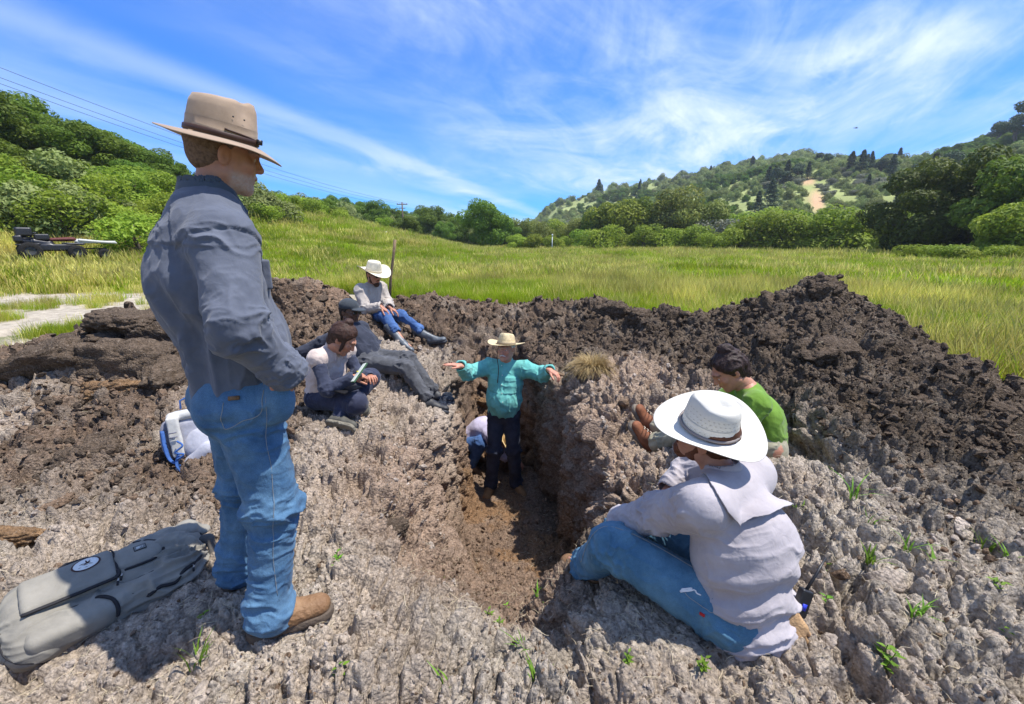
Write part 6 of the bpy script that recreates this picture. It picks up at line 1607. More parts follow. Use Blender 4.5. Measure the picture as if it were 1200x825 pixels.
# ================================================================ clods
def clod_mesh(rs, sub=4, flat=.7, rough=.22, name='clod', stretch=(1, 1)):
    import bmesh
    bm = bmesh.new(); bmesh.ops.create_icosphere(bm, subdivisions=sub, radius=1.0); V = np.array([v.co[:] for v in bm.verts]); F = np.array([[v.index for v in f.verts] for f in bm.faces]); bm.free()
    o = rs.uniform(-50, 50, 3)
    for _ in range(9):                                   # broken faces
        n = rs.normal(size=3); n /= np.linalg.norm(n); d = rs.uniform(.50, .85); s = V @ n; V = V - np.outer(np.maximum(s - d, 0) * .92, n)
    f1, f2, c_ = worley(V * 2.6 + o, 3); g1, g2, gc = worley(V * 6.5 + o, 4)
    r = 1 + rough * (.6 * (.5 - f1) + .35 * (.5 - g1)) + .22 * rough * (fbm(V * 11 + o, 3, 3) - .5) - .5 * rough * sstep(f2 - f1, .12, 0) * .4
    V = V * r[:, None] * np.array([stretch[0], stretch[1], flat]); return mesh_np(name, V, F, sub >= 3)
rsC = np.random.default_rng(77)
def mat_clod(name, c1, c2):
    m = mat_soil(name, 'none', 1.0); nt = m.node_tree; N, L = nt.nodes, nt.links
    a = [n for n in N if n.type == 'ATTRIBUTE'][0]; hs = [n for n in N if n.type == 'HUE_SAT'][0]
    oi = N.new('ShaderNodeObjectInfo'); ge = N.new('ShaderNodeNewGeometry'); n = N.new('ShaderNodeTexNoise'); n.inputs['Scale'].default_value = 7; n.inputs['Detail'].default_value = 5
    L.new(ge.outputs['Position'], n.inputs['Vector']); mr = N.new('ShaderNodeMapRange'); mr.inputs[1].default_value = .35; mr.inputs[2].default_value = .65; L.new(n.outputs['Fac'], mr.inputs[0])
    ad = N.new('ShaderNodeMath'); ad.operation = 'MULTIPLY_ADD'; L.new(oi.outputs['Random'], ad.inputs[0]); ad.inputs[1].default_value = .5; mu = N.new('ShaderNodeMath'); mu.operation = 'MULTIPLY'; L.new(mr.outputs[0], mu.inputs[0]); mu.inputs[1].default_value = .5; L.new(mu.outputs[0], ad.inputs[2])
    mx = N.new('ShaderNodeMix'); mx.data_type = 'RGBA'; L.new(ad.outputs[0], mx.inputs[0]); mx.inputs[6].default_value = (*c1, 1); mx.inputs[7].default_value = (*c2, 1); L.new(mx.outputs[2], hs.inputs['Color']); N.remove(a); return m
MC_DARK = mat_clod('clod_dark', (.058, .043, .031), (.140, .102, .072)); MC_BROWN = mat_clod('clod_brown', (.13, .085, .055), (.25, .175, .12)); MC_DRY = mat_clod('clod_dry', (.27, .22, .175), (.50, .42, .35)); MC_OCH = mat_clod('clod_ochre', (.12, .075, .045), (.30, .18, .09))
CL = [clod_mesh(rsC, 5, .72 + .3 * rsC.random(), .36, stretch=(1 + .4 * rsC.random(), 1)) for _ in range(8)]
def clod(px, py, w, label, mat, asp=1.0, flat=1.0, lift=.25, rz=None, k=None, tilt=0, back=0.0):
    P = hit(px, py + w * .20); dist = float(np.linalg.norm(P - [0, 0, CAM_H])); s = w / 2 / FPX * dist * .95
    me = CL[k if k is not None else int(rsC.integers(8))].copy(); me.materials.clear(); me.materials.append(mat)
    o = add('clod', me, None, None, Vector(P) + Vector((0, back, s * lift))); o.scale = (s, s * asp, s * flat); o.rotation_euler = (tilt, rsC.normal() * .15, rsC.random() * 6 if rz is None else rz)
    tag(o, label, 'clod'); return o
for a in [(52, 425, 74, 'largest rounded dark clod at the left photo edge beside the pale mud', MC_DARK, .8, .8, .2, .2, 0),
          (152, 383, 66, 'topmost flat dark slab crowning the left heap of clods', MC_DARK, .7, .55, .45, .1, 1),
          (132, 398, 40, 'rounded brown clod under the topmost slab of the left heap', MC_DARK, .9, .9, .3, 1, 2),
          (150, 425, 84, 'broad dark block in the middle of the left heap of clods', MC_DARK, .7, .75, .2, .3, 3),
          (196, 400, 56, 'dark clod of the left heap touching the standing man\'s back', MC_DARK, .8, 1.0, .3, .5, 4),
          (196, 440, 62, 'dark clod of the left heap just above the pale backpack', MC_DARK, .8, .9, .2, 2.0, 5),
          (128, 457, 58, 'ochre-edged flat slab sticking out under the left heap of clods', MC_OCH, .6, .45, .3, .1, 6),
          (115, 532, 62, 'single dark rounded clod on the slope left of the pale backpack', MC_DARK, .85, .9, .2, .6, 7),
          (60, 590, 34, 'low brown slab on the slope below the single dark clod', MC_BROWN, .7, .5, .2, .4, 1),
          (22, 625, 40, 'ochre-brown slab at the left photo edge above the grey backpack', MC_OCH, .6, .5, .2, .2, 6),
          (452, 618, 44, 'wet black round clod lying on the pale crust left of the trench', MC_DARK, .9, .8, .1, .3, 2),
          (964, 346, 30, 'pointed dark block on the very top of the right mound', MC_DARK, .8, 1.0, .5, .3, 4),
          (905, 398, 50, 'dark block on the left shoulder of the right mound', MC_DARK, .8, .9, .2, .9, 5),
          (968, 412, 64, 'largest dark block set in the face of the right mound', MC_DARK, .8, .85, .15, .3, 0),
          (1048, 392, 22, 'small brown clod standing on the right flank line of the mound', MC_DARK, .9, .9, .4, .3, 3),
          (1105, 436, 36, 'dark clod jutting out near the foot of the right flank', MC_DARK, .7, .7, .3, .3, 7),
          (1172, 483, 34, 'dark clod at the outer foot of the right mound by the grass', MC_DARK, .7, .7, .3, .3, 1),
          (655, 371, 24, 'upright dark clod on the ridge behind the dry grass tuft', MC_DARK, .8, 1.1, .45, .3, 2),
          (718, 366, 42, 'big squarish dark block on the ridge behind the dry grass tuft', MC_DARK, .8, .85, .4, .2, 4),
          (748, 373, 34, 'dark block leaning against the squarish block on the far ridge', MC_DARK, .8, .9, .35, .8, 5),
          (484, 366, 24, 'brown clod on the ridge right of the man in the cream hat', MC_BROWN, .8, 1.0, .5, .8, 6),
          (765, 452, 26, 'brown clod on the pale ground right of the dry grass tuft', MC_BROWN, .8, .9, .2, .8, 0)]:
    px, py, w, lab, mt, asp, fl, lf, rz, k = a; clod(px, py, w, lab, mt, asp, fl, lf, rz, k)
# the many other lumps one could pick up: pieces of the ground
CS = [clod_mesh(rsC, 3, .6 + .3 * rsC.random(), .34, stretch=(1 + .5 * rsC.random(), 1)) for _ in range(6)]
CSM = {}
for nm, mt in (('d', MC_DARK), ('b', MC_BROWN), ('y', MC_DRY), ('o', MC_OCH)):
    CSM[nm] = []
    for m in CS: m2 = m.copy(); m2.materials.append(mt); CSM[nm].append(m2)
cnt = 0; tries = 0
while cnt < 290 and tries < 3000:
    tries += 1; px = rsC.uniform(0, 1200); py = rsC.uniform(365, 820) if rsC.random() < .75 else rsC.uniform(360, 470)
    P = hit(px, py, n=700); x, y, z = P
    if np.hypot(x, y - 3.5) > 5.2 or y > 8.5: continue
    sp_, tm, n_ = regions(np.array([x]), np.array([y])); sp_ = float(sp_[0])
    if any((x - fx) ** 2 + (y - fy) ** 2 < (fr + .12) ** 2 for fx, fy, fr in FLAT): continue
    if sp_ < .4 and rsC.random() < .5: continue
    dist = np.linalg.norm(P - [0, 0, CAM_H]); w = 8 + 26 * rsC.random() ** 2.8; s = w / 2 / FPX * dist
    if float(tm[0]) > .5: kd = 'o' if rsC.random() < .5 else 'b'
    elif sp_ > .5: kd = 'd' if (x > .3 or rsC.random() < .55) else 'b'
    else: kd = 'y' if rsC.random() < .75 else 'b'
    o = add('clod', CSM[kd][int(rsC.integers(6))], None, ground, Vector((x, y, z - s * .05))); o.scale = (s, s * rsC.uniform(.7, 1), s * rsC.uniform(.6, 1)); o.rotation_euler = tuple(rsC.normal(0, .4, 2)) + (rsC.random() * 6.28,); cnt += 1
# lumps beyond the ones one could pick out singly
g = np.random.default_rng(13); n = 9000; th_ = g.uniform(R(-58), R(58), n); r_ = np.exp(g.uniform(math.log(1.6), math.log(8.6), n)); x = r_ * np.sin(th_); y = r_ * np.cos(th_)
P, Nn, info = ground_pts(x, y); keep = (info['spoil'] > .45) & (info['tm'] < .2) & (np.hypot(x, y - 3.5) < 5.4) & (g.random(n) < sstep(fbm(P * 1.5, 3, 3), .35, .62) + .08)
for (fx, fy, fr) in FLAT: keep &= np.hypot(x - fx, y - fy) > fr + .1
P = P[keep]; n = len(P); s = (.012 + .050 * g.random(n) ** 2.6) * np.clip(np.hypot(P[:, 0], P[:, 1]) / 5, .5, 1.2)
idx = np.where((P[:, 0] > .3) | (g.random(n) < .5), g.integers(0, 3, n), g.integers(3, 6, n))
scatter('soil_lumps', P + np.array([0, 0, .15]) * s[:, None], np.stack([g.normal(0, .5, n), g.normal(0, .5, n), g.uniform(0, 6.28, n)], 1), np.stack([s, s * g.uniform(.6, 1, n), s * g.uniform(.5, .9, n)], 1), idx, CSM['d'][:3] + CSM['b'][:3])
# crumbs and fibres: uncountable
def crumb(rs, mat):
    m = clod_mesh(rs, 2, .65, .5, 'crumb'); m.materials.append(mat); return m
SRC = [crumb(rsC, MC_DRY) for _ in range(3)] + [crumb(rsC, MC_BROWN) for _ in range(2)] + [crumb(rsC, MC_DARK) for _ in range(3)]
g = np.random.default_rng(31); n = 60000
th_ = g.uniform(R(-60), R(60), n); r_ = np.exp(g.uniform(math.log(.95), math.log(8.5), n)); x = r_ * np.sin(th_); y = r_ * np.cos(th_) - .1
ok = (y > .7) & (np.hypot(x, y - 3.5) < 6.2); x, y, r_ = x[ok], y[ok], r_[ok]
P, Nn, info = ground_pts(x, y); n = len(x); sp_ = info['spoil']; tm = info['tm']
clus = fbm(P * 2.2, 3, 17); keep = g.random(n) < np.clip(.25 + 1.5 * (clus - .4) + .5 * sp_, .12, 1)
P, sp_, tm, r_ = P[keep], sp_[keep], tm[keep], r_[keep]; n = len(P)
s = r_ * (.0013 + .0058 * g.random(n) ** 5) * (1 + .35 * sp_) + .001
u = g.random(n); isD = sp_ > .5
idx = np.where(isD, np.where((P[:, 0] > .2) | (u < .6), g.integers(5, 8, n), g.integers(3, 5, n)), np.where(u < .70, g.integers(0, 3, n), g.integers(3, 5, n)))
idx = np.where(tm > .5, g.integers(3, 5, n), idx)
o = scatter('soil_crumbs', P + np.array([0, 0, .3]) * s[:, None], g.uniform(0, 6.28, (n, 3)), s, idx, SRC)
def fibre(rs, mat):
    k = 7; a = rs.uniform(-1.2, 1.2); t = np.linspace(0, 1, k); pts = np.stack([t, .25 * np.sin(t * 3 + a) * a, .10 * np.sin(t * PI) + .02 * rs.normal(size=k)], 1); pts -= pts.mean(0)
    m = MB().tube(pts, np.interp(t, [0, .5, 1], [.014, .020, .008]), 4).mesh('fibre'); m.materials.append(mat); return m
M_FIB = mat_basic('dry_straw', (.52, .44, .30), .8, var=.25, vscale=3); M_FIB2 = mat_basic('dead_root', (.30, .23, .16), .9, var=.25, vscale=3)
SRC = [fibre(rsC, M_FIB) for _ in range(4)] + [fibre(rsC, M_FIB2) for _ in range(3)]
n = 17000; th_ = g.uniform(R(-60), R(60), n); r_ = np.exp(g.uniform(math.log(.95), math.log(7.0), n)); x = r_ * np.sin(th_); y = r_ * np.cos(th_) - .1
ok = (y > .7) & (np.hypot(x, y - 3.5) < 6.0); x, y, r_ = x[ok], y[ok], r_[ok]; P, Nn, info = ground_pts(x, y); n = len(x)
keep = g.random(n) < (.15 + .85 * (1 - info['spoil']) * sstep(fbm(P * 1.7, 3, 23), .38, .6)); P, r_ = P[keep], r_[keep]; n = len(P)
L_ = .02 + .05 * g.random(n) ** 1.5
scatter('straw_litter', P + np.array([0, 0, .004]), np.stack([g.normal(0, .3, n), g.normal(0, .35, n), g.uniform(0, 6.28, n)], 1), np.stack([L_, L_ * .8, L_ * .8 * (.6 + .2 * r_)], 1), g.integers(0, 7, n), SRC)

# ================================================================ green sprouts in the crust
M_SPROUT = mat_leaf('sprout_leaf', (.10, .20, .018), (.20, .36, .035), .4)
def sprout(kind, rs, h):
    mb = MB()
    if kind == 'grass':
        for k in range(int(rs.integers(5, 11))):
            a = rs.random() * 6.28; l = h * rs.uniform(.5, 1.1); c_, s__ = math.cos(a), math.sin(a); b = rs.uniform(.25, .9); w = .0028 + .0018 * rs.random(); bx, by = rs.normal(0, .012, 2)
            V = []
            for t, ww in ((0, .7), (.35, 1), (.7, .8), (1, .05)): x_, z_ = l * b * t * t, l * t * (1 - .35 * t * b); V += [(bx + c_ * x_ - s__ * w * ww, by + s__ * x_ + c_ * w * ww, z_), (bx + c_ * x_ + s__ * w * ww, by + s__ * x_ - c_ * w * ww, z_)]
            mb.put(V, [(2 * j, 2 * j + 1, 2 * j + 3, 2 * j + 2) for j in range(3)])
    else:
        for st in range(int(rs.integers(1, 4))):
            a0 = rs.random() * 6.28; lean = rs.uniform(0, .4); H_ = h * rs.uniform(.5, 1); bx, by = rs.normal(0, .012, 2)
            P0 = [(bx + lean * H_ * t * math.cos(a0), by + lean * H_ * t * math.sin(a0), H_ * t) for t in (0, .5, 1)]; mb.tube(P0, .0016, 5)
            for j in range(6):
                t = .35 + .13 * j; c0 = np.array(P0[0]) * (1 - t) + np.array(P0[2]) * t; a = a0 + j * 2.4; l = h * .42 * rs.uniform(.6, 1); d = np.array([math.cos(a), math.sin(a), .35]); q = np.array([-math.sin(a), math.cos(a), 0]) * l * .24
                mb.put([c0, c0 + d * l * .35 + q, c0 + d * l - [0, 0, l * .15], c0 + d * l * .35 - q], [(0, 1, 2, 3)])
    me = mb.mesh('blades', False); T = me.attributes.new('tone', 'FLOAT', 'POINT'); T.data.foreach_set('value', np.repeat(rs.random(len(me.vertices) // 4 + 1), 4)[:len(me.vertices)].astype(np.float32)); me.materials.append(M_SPROUT); return me
WEEDS = [(232, 788, 'g', .11, 'grass sprig in the crust below the grey backpack, at the bottom left'), (240, 733, 'b', .05, 'leafy seedling between the grey backpack and the tan boot'), (398, 672, 'b', .06, 'green sprig right of the tan boot'), (400, 806, 'b', .06, 'small seedling at the bottom edge left of the middle'), (452, 640, 'b', .03, 'tiny seedling below the wet black clod'),
         (520, 678, 'b', .06, 'two-stemmed seedling right of the wet black clod'), (522, 800, 'g', .08, 'grass sprig at the bottom edge left of centre'), (576, 738, 'b', .06, 'seedling in the middle of the pale foreground, left of a small hole'), (592, 718, 'b', .05, 'seedling just up and right of its neighbour in the pale foreground'), (612, 775, 'g', .11, 'tall thin sprig in the small hole near the bottom centre'), (630, 706, 'g', .07, 'thin upright sprig left of the seated man\'s foot'), (628, 815, 'g', .09, 'dense sprig cut by the bottom photo edge at the centre'),
         (733, 778, 'b', .045, 'lone seedling below the seated man\'s thigh'), (822, 786, 'b', .05, 'lone seedling at the bottom right of centre'), (965, 660, 'b', .06, 'broad-leaved seedling by the radio on the seated man\'s belt'), (968, 706, 'b', .06, 'dark seedling below the radio'), (998, 590, 'g', .13, 'tall slanting grass blades right of the cape corner'), (1022, 622, 'g', .09, 'spread grass sprig right of the seated man'), (1018, 664, 'g', .08, 'flat grass sprig two steps right of the radio'), (1060, 655, 'g', .10, 'densest grass sprig on the right slope'), (1086, 668, 'g', .10, 'grass sprig touching the densest one on the right slope'), (1075, 722, 'g', .10, 'curling grass blades low on the right slope'),
         (1152, 632, 'g', .08, 'grass sprig near the right edge, higher one'), (1178, 655, 'g', .09, 'grass sprig near the right edge, lower one'), (1155, 698, 'b', .06, 'bright seedling near the right photo edge'), (1035, 775, 'b', .07, 'pale seedling with stalk at the bottom right'), (1192, 590, 'b', .05, 'seedling high on the right photo edge'), (1135, 578, 'g', .05, 'small green blades on the dark slope to the right'), (940, 605, 'g', .05, 'small sprig just under the cape corner'), (1180, 750, 'b', .05, 'seedling in the bottom right corner'), (985, 498, 'g', .04, 'small blades on the dark mound behind the seated man')]
rsW = np.random.default_rng(8)
for px, py, k, h, lab in WEEDS:
    P = hit(px, py); z = gz(P[0], P[1]); o = add('grass_sprig' if k == 'g' else 'seedling', sprout('grass' if k == 'g' else 'leaf', rsW, h * 1.3), None, None, Vector((P[0], P[1], min(z, P[2] + .03) - .008))); tag(o, lab, 'plant')
# ================================================================ dry grass tuft on the trench edge
P = hit(697, 440); e = empty('dry_grass_tuft', tuple(P)); tag(e, 'domed tuft of dry golden grass on the trench edge right of the turquoise shirt', 'grass tuft')
rt = np.random.default_rng(4); V = []; F = []; T = []
for i in range(1500):
    a = rt.random() * 6.28; r0 = .10 * math.sqrt(rt.random()); l = rt.uniform(.10, .26); b = rt.uniform(.5, 1.5); az = a + rt.normal(0, .5); w = .0022
    bx, by = r0 * math.cos(a) - .02, r0 * math.sin(a); dx, dy = math.cos(az), math.sin(az); k0 = len(V)
    for t, ww in ((0, 1), (.35, 1), (.7, .8), (1, .2)):
        x_ = l * b * t ** 1.3 * .75; z_ = .05 + l * (1.25 * t - .95 * t * t * b); q = w * ww
        V += [(bx + dx * x_ - dy * q, by + dy * x_ + dx * q, z_), (bx + dx * x_ + dy * q, by + dy * x_ - dx * q, z_ + q * .5)]
    F += [(k0 + 2 * j, k0 + 2 * j + 1, k0 + 2 * j + 3, k0 + 2 * j + 2) for j in range(3)]; T += [rt.random()] * 8
me = mesh_np('blades', V, np.array(F), False, {'tone': np.array(T)}); bl = add('blades', me, mat_leaf('dry_tuft', (.30, .21, .08), (.55, .44, .20), .3), e); bl['kind'] = 'stuff'
me = CL[3].copy(); me.materials.append(MC_BROWN); o = add('root_ball', me, None, e, Vector((0, 0, .02))); o.scale = (.14, .12, .08)
# ================================================================ upright stick behind the cream hat
o = tubes('wooden_stick', mat_basic('weathered_stick', (.20, .14, .085), .9, var=.3, vscale=30), None, (0, 0, 0), [([at(456, 362, 6.2), at(458, 325, 6.2), at(461, 300, 6.2), at(463, 281, 6.2)], [.020, .019, .018, .021])], 8); tag(o, 'upright wooden stick stuck in the spoil behind the man in the cream hat', 'stick')
# ================================================================ utility pole, wires, marker posts
def far_ground(px, r): x, y = ang(px, r); return x, y, float(meadow_z(np.array([x]), np.array([y]))[0])
M_POLE = mat_basic('pole_wood', (.16, .12, .09), .9, var=.2)
x, y, z = far_ground(471, 85); e = empty('utility_pole', (x, y, z)); tag(e, 'wooden utility pole with crossarm above the oaks on the left slope', 'utility pole'); top = CAM_H + 85 * math.tan(float(elev_of(np.array([471.]), np.array([237.]))[0])) - z
tubes('pole', M_POLE, e, (0, 0, 0), [([(0, 0, 0), (0, 0, top)], [.16, .12])], 8); MB().box((0, 0, top - .35), (.95, .06, .07)).build('crossarm', M_POLE, e); MB().box((0, 0, top - 1.0), (.55, .06, .06)).build('crossarm', M_POLE, e)
for sx in (-.85, -.35, .35, .85): MB().lathe([(0, .2), (.05, .18), (.05, 0)], 8, (sx, 0, top - .28)).build('insulator', mat_basic('insulator_grey', (.3, .3, .3), .4), e)
w0 = Vector((x, y, z + top - .2))
for k, (dz, dx) in enumerate(((0, -.8), (0, .8), (-.65, 0))):
    A_ = w0 + Vector((dx, 0, dz)); x2, y2 = ang(-180, 40); B_ = Vector((x2 + dx, y2, w0.z + 4.5 + dz)); pts = [A_.lerp(B_, t) - Vector((0, 0, 5.0 * t * (1 - t))) for t in np.linspace(0, 1, 24)]
    o = tubes('power_line', M_BLACK, None, (0, 0, 0), [(pts, .014)], 4); tag(o, ['upper power line nearer the hill running left from the utility pole', 'upper power line on the meadow side running left from the utility pole', 'lowest power line running left from the utility pole'][k], 'cable')
x, y, z = far_ground(648, 58); e = tubes('marker_post', mat_basic('pale_post', (.62, .66, .66), .6), None, (x, y, z), [([(x, y, z), (x, y, z + 2.1)], .05), ([(x, y, z + 2.1), (x, y, z + 2.35)], .09)], 8); e.location = (x, y, z); tag(e, 'slim pale post standing before the tree line at the meadow centre', 'post')
for px, r, lab in ((450, 42, 'small white marker at the foot of the slope below the utility pole'),):
    x, y, z = far_ground(px, r); o = MB().box((0, 0, .28), (.11, .05, .28)).build('white_marker', mat_basic('white_paint', (.75, .74, .70), .7), None); o.location = (x, y, z); tag(o, lab, 'marker')
# ================================================================ quad bike in the tall grass on the left
qx, qy, qz = far_ground(64, 23.0); qz += .30; q = empty('quad_bike', (qx, qy, qz), math.atan2(-qx, qy) + PI + .1); tag(q, 'black quad bike with pale rear deck parked in the tall dry grass', 'quad bike')
q.scale = (.86, .86, .86)
M_TYRE = mat_basic('tyre_rubber', (.015, .014, .013), .9, bump=.5, bscale=30); M_QB = mat_basic('quad_black', (.018, .018, .022), .4, spec=.5); M_QR = mat_basic('seat_maroon', (.10, .022, .018), .6); M_QW = mat_basic('pale_fender', (.50, .50, .46), .5, var=.1)
for (wx, wy) in ((1.05, -.42), (1.05, .42), (-.30, -.42), (-.30, .42), (-1.15, -.42), (-1.15, .42)):
    r0 = .36 if wx > 0 else (.30 if wx > -1 else .22); pr = [(r0 * .5, -.10), (r0 * .9, -.12), (r0, -.07), (r0, .07), (r0 * .9, .12), (r0 * .5, .10)]
    w_ = MB().lathe(pr, 20, (wx, wy, r0), [[1, 0, 0], [0, 0, 1], [0, -1, 0]]).build('tyre', M_TYRE, q); MB().lathe([(0, .05), (r0 * .3, .06), (r0 * .52, .09), (r0 * .52, -.09), (r0 * .3, -.06), (0, -.05)], 14, (wx, wy, r0), [[1, 0, 0], [0, 0, 1], [0, -1, 0]]).build('rim', mat_basic('rim_grey', (.06, .06, .06), .5), w_)
S = Sdf(.022); S.cone((1.2, 0, .78), (.45, 0, .66), .20, .15, .06, flat=((0, 1, 0), 1.2)); S.box((.4, 0, .50), (.75, .22, .14), rnd=.06, k=.06)
for sy in (-1, 1): S.cone((1.30, sy * .40, .62), (.80, sy * .42, .64), .09, .10, .05, flat=((0, 0, 1), .45)); S.cone((-.05, sy * .40, .66), (-.5, sy * .42, .64), .10, .09, .05, flat=((0, 0, 1), .45))
put('fairing', cloth(S, (), .002, 1), M_QB, q, (0, 0, 0)); S = Sdf(.02); S.cone((.35, 0, .82), (-.25, 0, .84), .12, .15, .04, flat=((0, 0, 1), .6)); put('seat', cloth(S, (), .002, 1), M_QR, q, (0, 0, 0))
tubes('handlebar', M_QB, q, (0, 0, 0), [([(.78, -.42, 1.08), (.85, -.18, 1.06), (.9, 0, .98), (.85, .18, 1.06), (.78, .42, 1.08)], .022), ([(.9, 0, .98), (1.0, 0, .75)], .03), ([(.8, -.42, 1.08), (.72, -.5, 1.09)], .03)], 8)
S = Sdf(.018); S.box((1.10, 0, 1.12), (.24, .30, .17), rnd=.07, k=.03); S.box((1.30, 0, .85), (.12, .34, .12), rnd=.05, k=.04); S.box((.62, 0, .92), (.22, .20, .12), rnd=.05, k=.03); S.box((1.28, 0, .93), (.05, .12, .06), rnd=.03, k=.02); put('headlamp_cowl', cloth(S, (), .001, 1), M_QB, q, (0, 0, 0))
tubes('front_rack', M_QB, q, (0, 0, 0), [([(1.35, y_, .86), (.95, y_, .88)], .014) for y_ in (-.3, -.15, 0, .15, .3)] + [([(1.35, -.32, .86), (1.35, .32, .86)], .016), ([(.95, -.32, .88), (.95, .32, .88)], .016)], 6)
S = Sdf(.02); S.box((-.98, 0, .72), (.62, .42, .05), rnd=.03, k=.02); S.cone((-.45, -.4, .80), (-1.6, -.38, .68), .06, .04, .03); S.cone((-.45, .4, .80), (-1.6, .38, .68), .06, .04, .03); put('rear_deck', cloth(S, (), .002, 1), M_QW, q, (0, 0, 0))
tubes('tow_bar', M_QB, q, (0, 0, 0), [([(-.2, 0, .45), (-1.3, 0, .45)], .03), ([(-1.15, -.4, .26), (-1.15, .4, .26)], .025)], 6)
# ================================================================ bird far up on the right
b = at(1003, 150, 90); e = empty('bird', tuple(b)); tag(e, 'tiny dark bird gliding in the sky above the right hill', 'bird'); S = Sdf(.03); S.ell((0, 0, 0), (.32, .09, .08)); S.cone((.3, 0, 0), (.42, 0, .02), .05, .02); S.cone((-.3, 0, 0), (-.5, 0, 0), .05, .06, flat=((0, 0, 1), .4)); put('body', S.surf(), M_BLACK, e, (0, 0, 0))
for sy in (-1, 1): MB().put([(.12, 0, .03), (.10, sy * .35, .12), (-.05, sy * .75, .05), (-.12, sy * .3, .10), (-.14, 0, .03)], None, [(0, 1, 3), (1, 2, 3), (0, 3, 4)]).build('wing', M_BLACK, e)

# ================================================================ grey backpack on the ground
A = hit(-8, 772); B = hit(226, 668); gA = Vector(A); gB = Vector(B)
xd = unit(B - A); up0 = unit(np.array([.06, -.30, 1.0])); zd = unit(up0 - xd * (up0 @ xd)); yd = np.cross(zd, xd); MBk = np.stack([xd, yd, zd]); Lb = float(np.linalg.norm(B - A))
cen = (A + B) / 2 + np.array([0, .05, .0]); cen[2] = max(cen[2], 0) + .055
bp = empty('backpack', tuple(cen)); tag(bp, 'large grey backpack with black zips and round white badge lying beside the tan boots', 'backpack')
M_PACK = mat_cloth('pack_grey', (.215, .200, .168), (.275, .255, .215), 1400, wr=.22, vscale=6, sheen=.02); M_ZIP = mat_basic('black_zip', (.014, .013, .015), .6, bump=.4, bscale=400); M_PACK2 = mat_cloth('pack_dark', (.060, .055, .050), (.085, .078, .070), 1200)
W_ = lambda x, y, z: cen + MBk.T @ np.array([x, y, z]) * (Lb / .62)
k_ = Lb / .62
S = Sdf(.0055); bx = lambda S, c, h, rnd=.02, k=.02, mode='+': S.box(W_(*c), np.array(h) * k_, MBk, rnd * k_, k, mode)
bx(S, (-.02, .0, .0), (.29, .165, .075), .055, .03); S.ell(W_(.20, .0, .01), np.array([.14, .15, .075]) * k_, MBk, .03); S.ell(W_(-.22, -.02, -.0), np.array([.12, .17, .08]) * k_, MBk, .04)
BODY = cloth(S, [(W_(-.3, 0, 0), W_(.3, 0, 0), .16, .020, 7, 1.9, [(1, .35, 1.0)], .6)], .007, 31, 10); body_ = put('main_compartment', BODY, M_PACK, bp, cen)
def pocket(name, ops, mat=M_PACK, h=.005, sd=1):
    S = Sdf(h)
    for o_ in ops: o_(S)
    VF = cloth(S, (), .003, sd, 12); return VF, put(name, VF, mat, bp, cen)
PA, oA = pocket('front_pocket', [lambda S: bx(S, (-.115, .035, .085), (.140, .088, .030), .022)], sd=2)
PB, oB = pocket('small_pocket', [lambda S: S.ell(W_(.105, .045, .082), np.array([.082, .072, .030]) * k_, MBk), lambda S: bx(S, (.075, .045, .082), (.045, .062, .024), .02)], sd=3)
PC, oC = pocket('side_pocket', [lambda S: bx(S, (-.135, -.135, .030), (.125, .050, .050), .03), lambda S: S.ell(W_(-.05, -.135, .03), np.array([.08, .05, .05]) * k_, MBk, .02)], sd=4)
PD, oD = pocket('middle_pocket', [lambda S: S.ell(W_(.06, .02, .058), np.array([.150, .115, .038]) * k_, MBk)], sd=5)
def zipline(pts, par, VF, off=.003, r=.0075, nm='zip'):
    P = [W_(*p) for p in pts]; P = on_surface(VF, smooth_line(P, 40), off + .002); return tubes(nm, M_ZIP, par, cen, [(relax(P, 2), r * .85)], 8, .75)
zipline([(-.25, -.050, .10), (-.12, -.055, .105), (.00, -.050, .10), (.022, -.02, .10)], oA, PA, r=.0095); zipline([(.03, -.02, .1), (.035, .08, .1), (.02, .12, .1)], oA, PA, r=.004)
zipline([(.05, -.015, .09), (.12, -.02, .09), (.17, .01, .08), (.188, .05, .08), (.17, .10, .08), (.10, .12, .09)], oB, PB, r=.0075)
zipline([(.03, -.085, .07), (.12, -.075, .07), (.19, -.03, .06), (.21, .04, .06), (.19, .09, .06)], oD, PD, r=.0085)
zipline([(.10, -.15, .04), (.18, -.13, .03), (.26, -.08, .02), (.31, -.0, .02), (.32, .07, .02)], body_, BODY, r=.010)
zipline([(-.24, -.085, .075), (-.15, -.082, .082), (-.06, -.090, .08), (-.025, -.13, .06), (-.01, -.18, .03)], oC, PC, r=.0085)
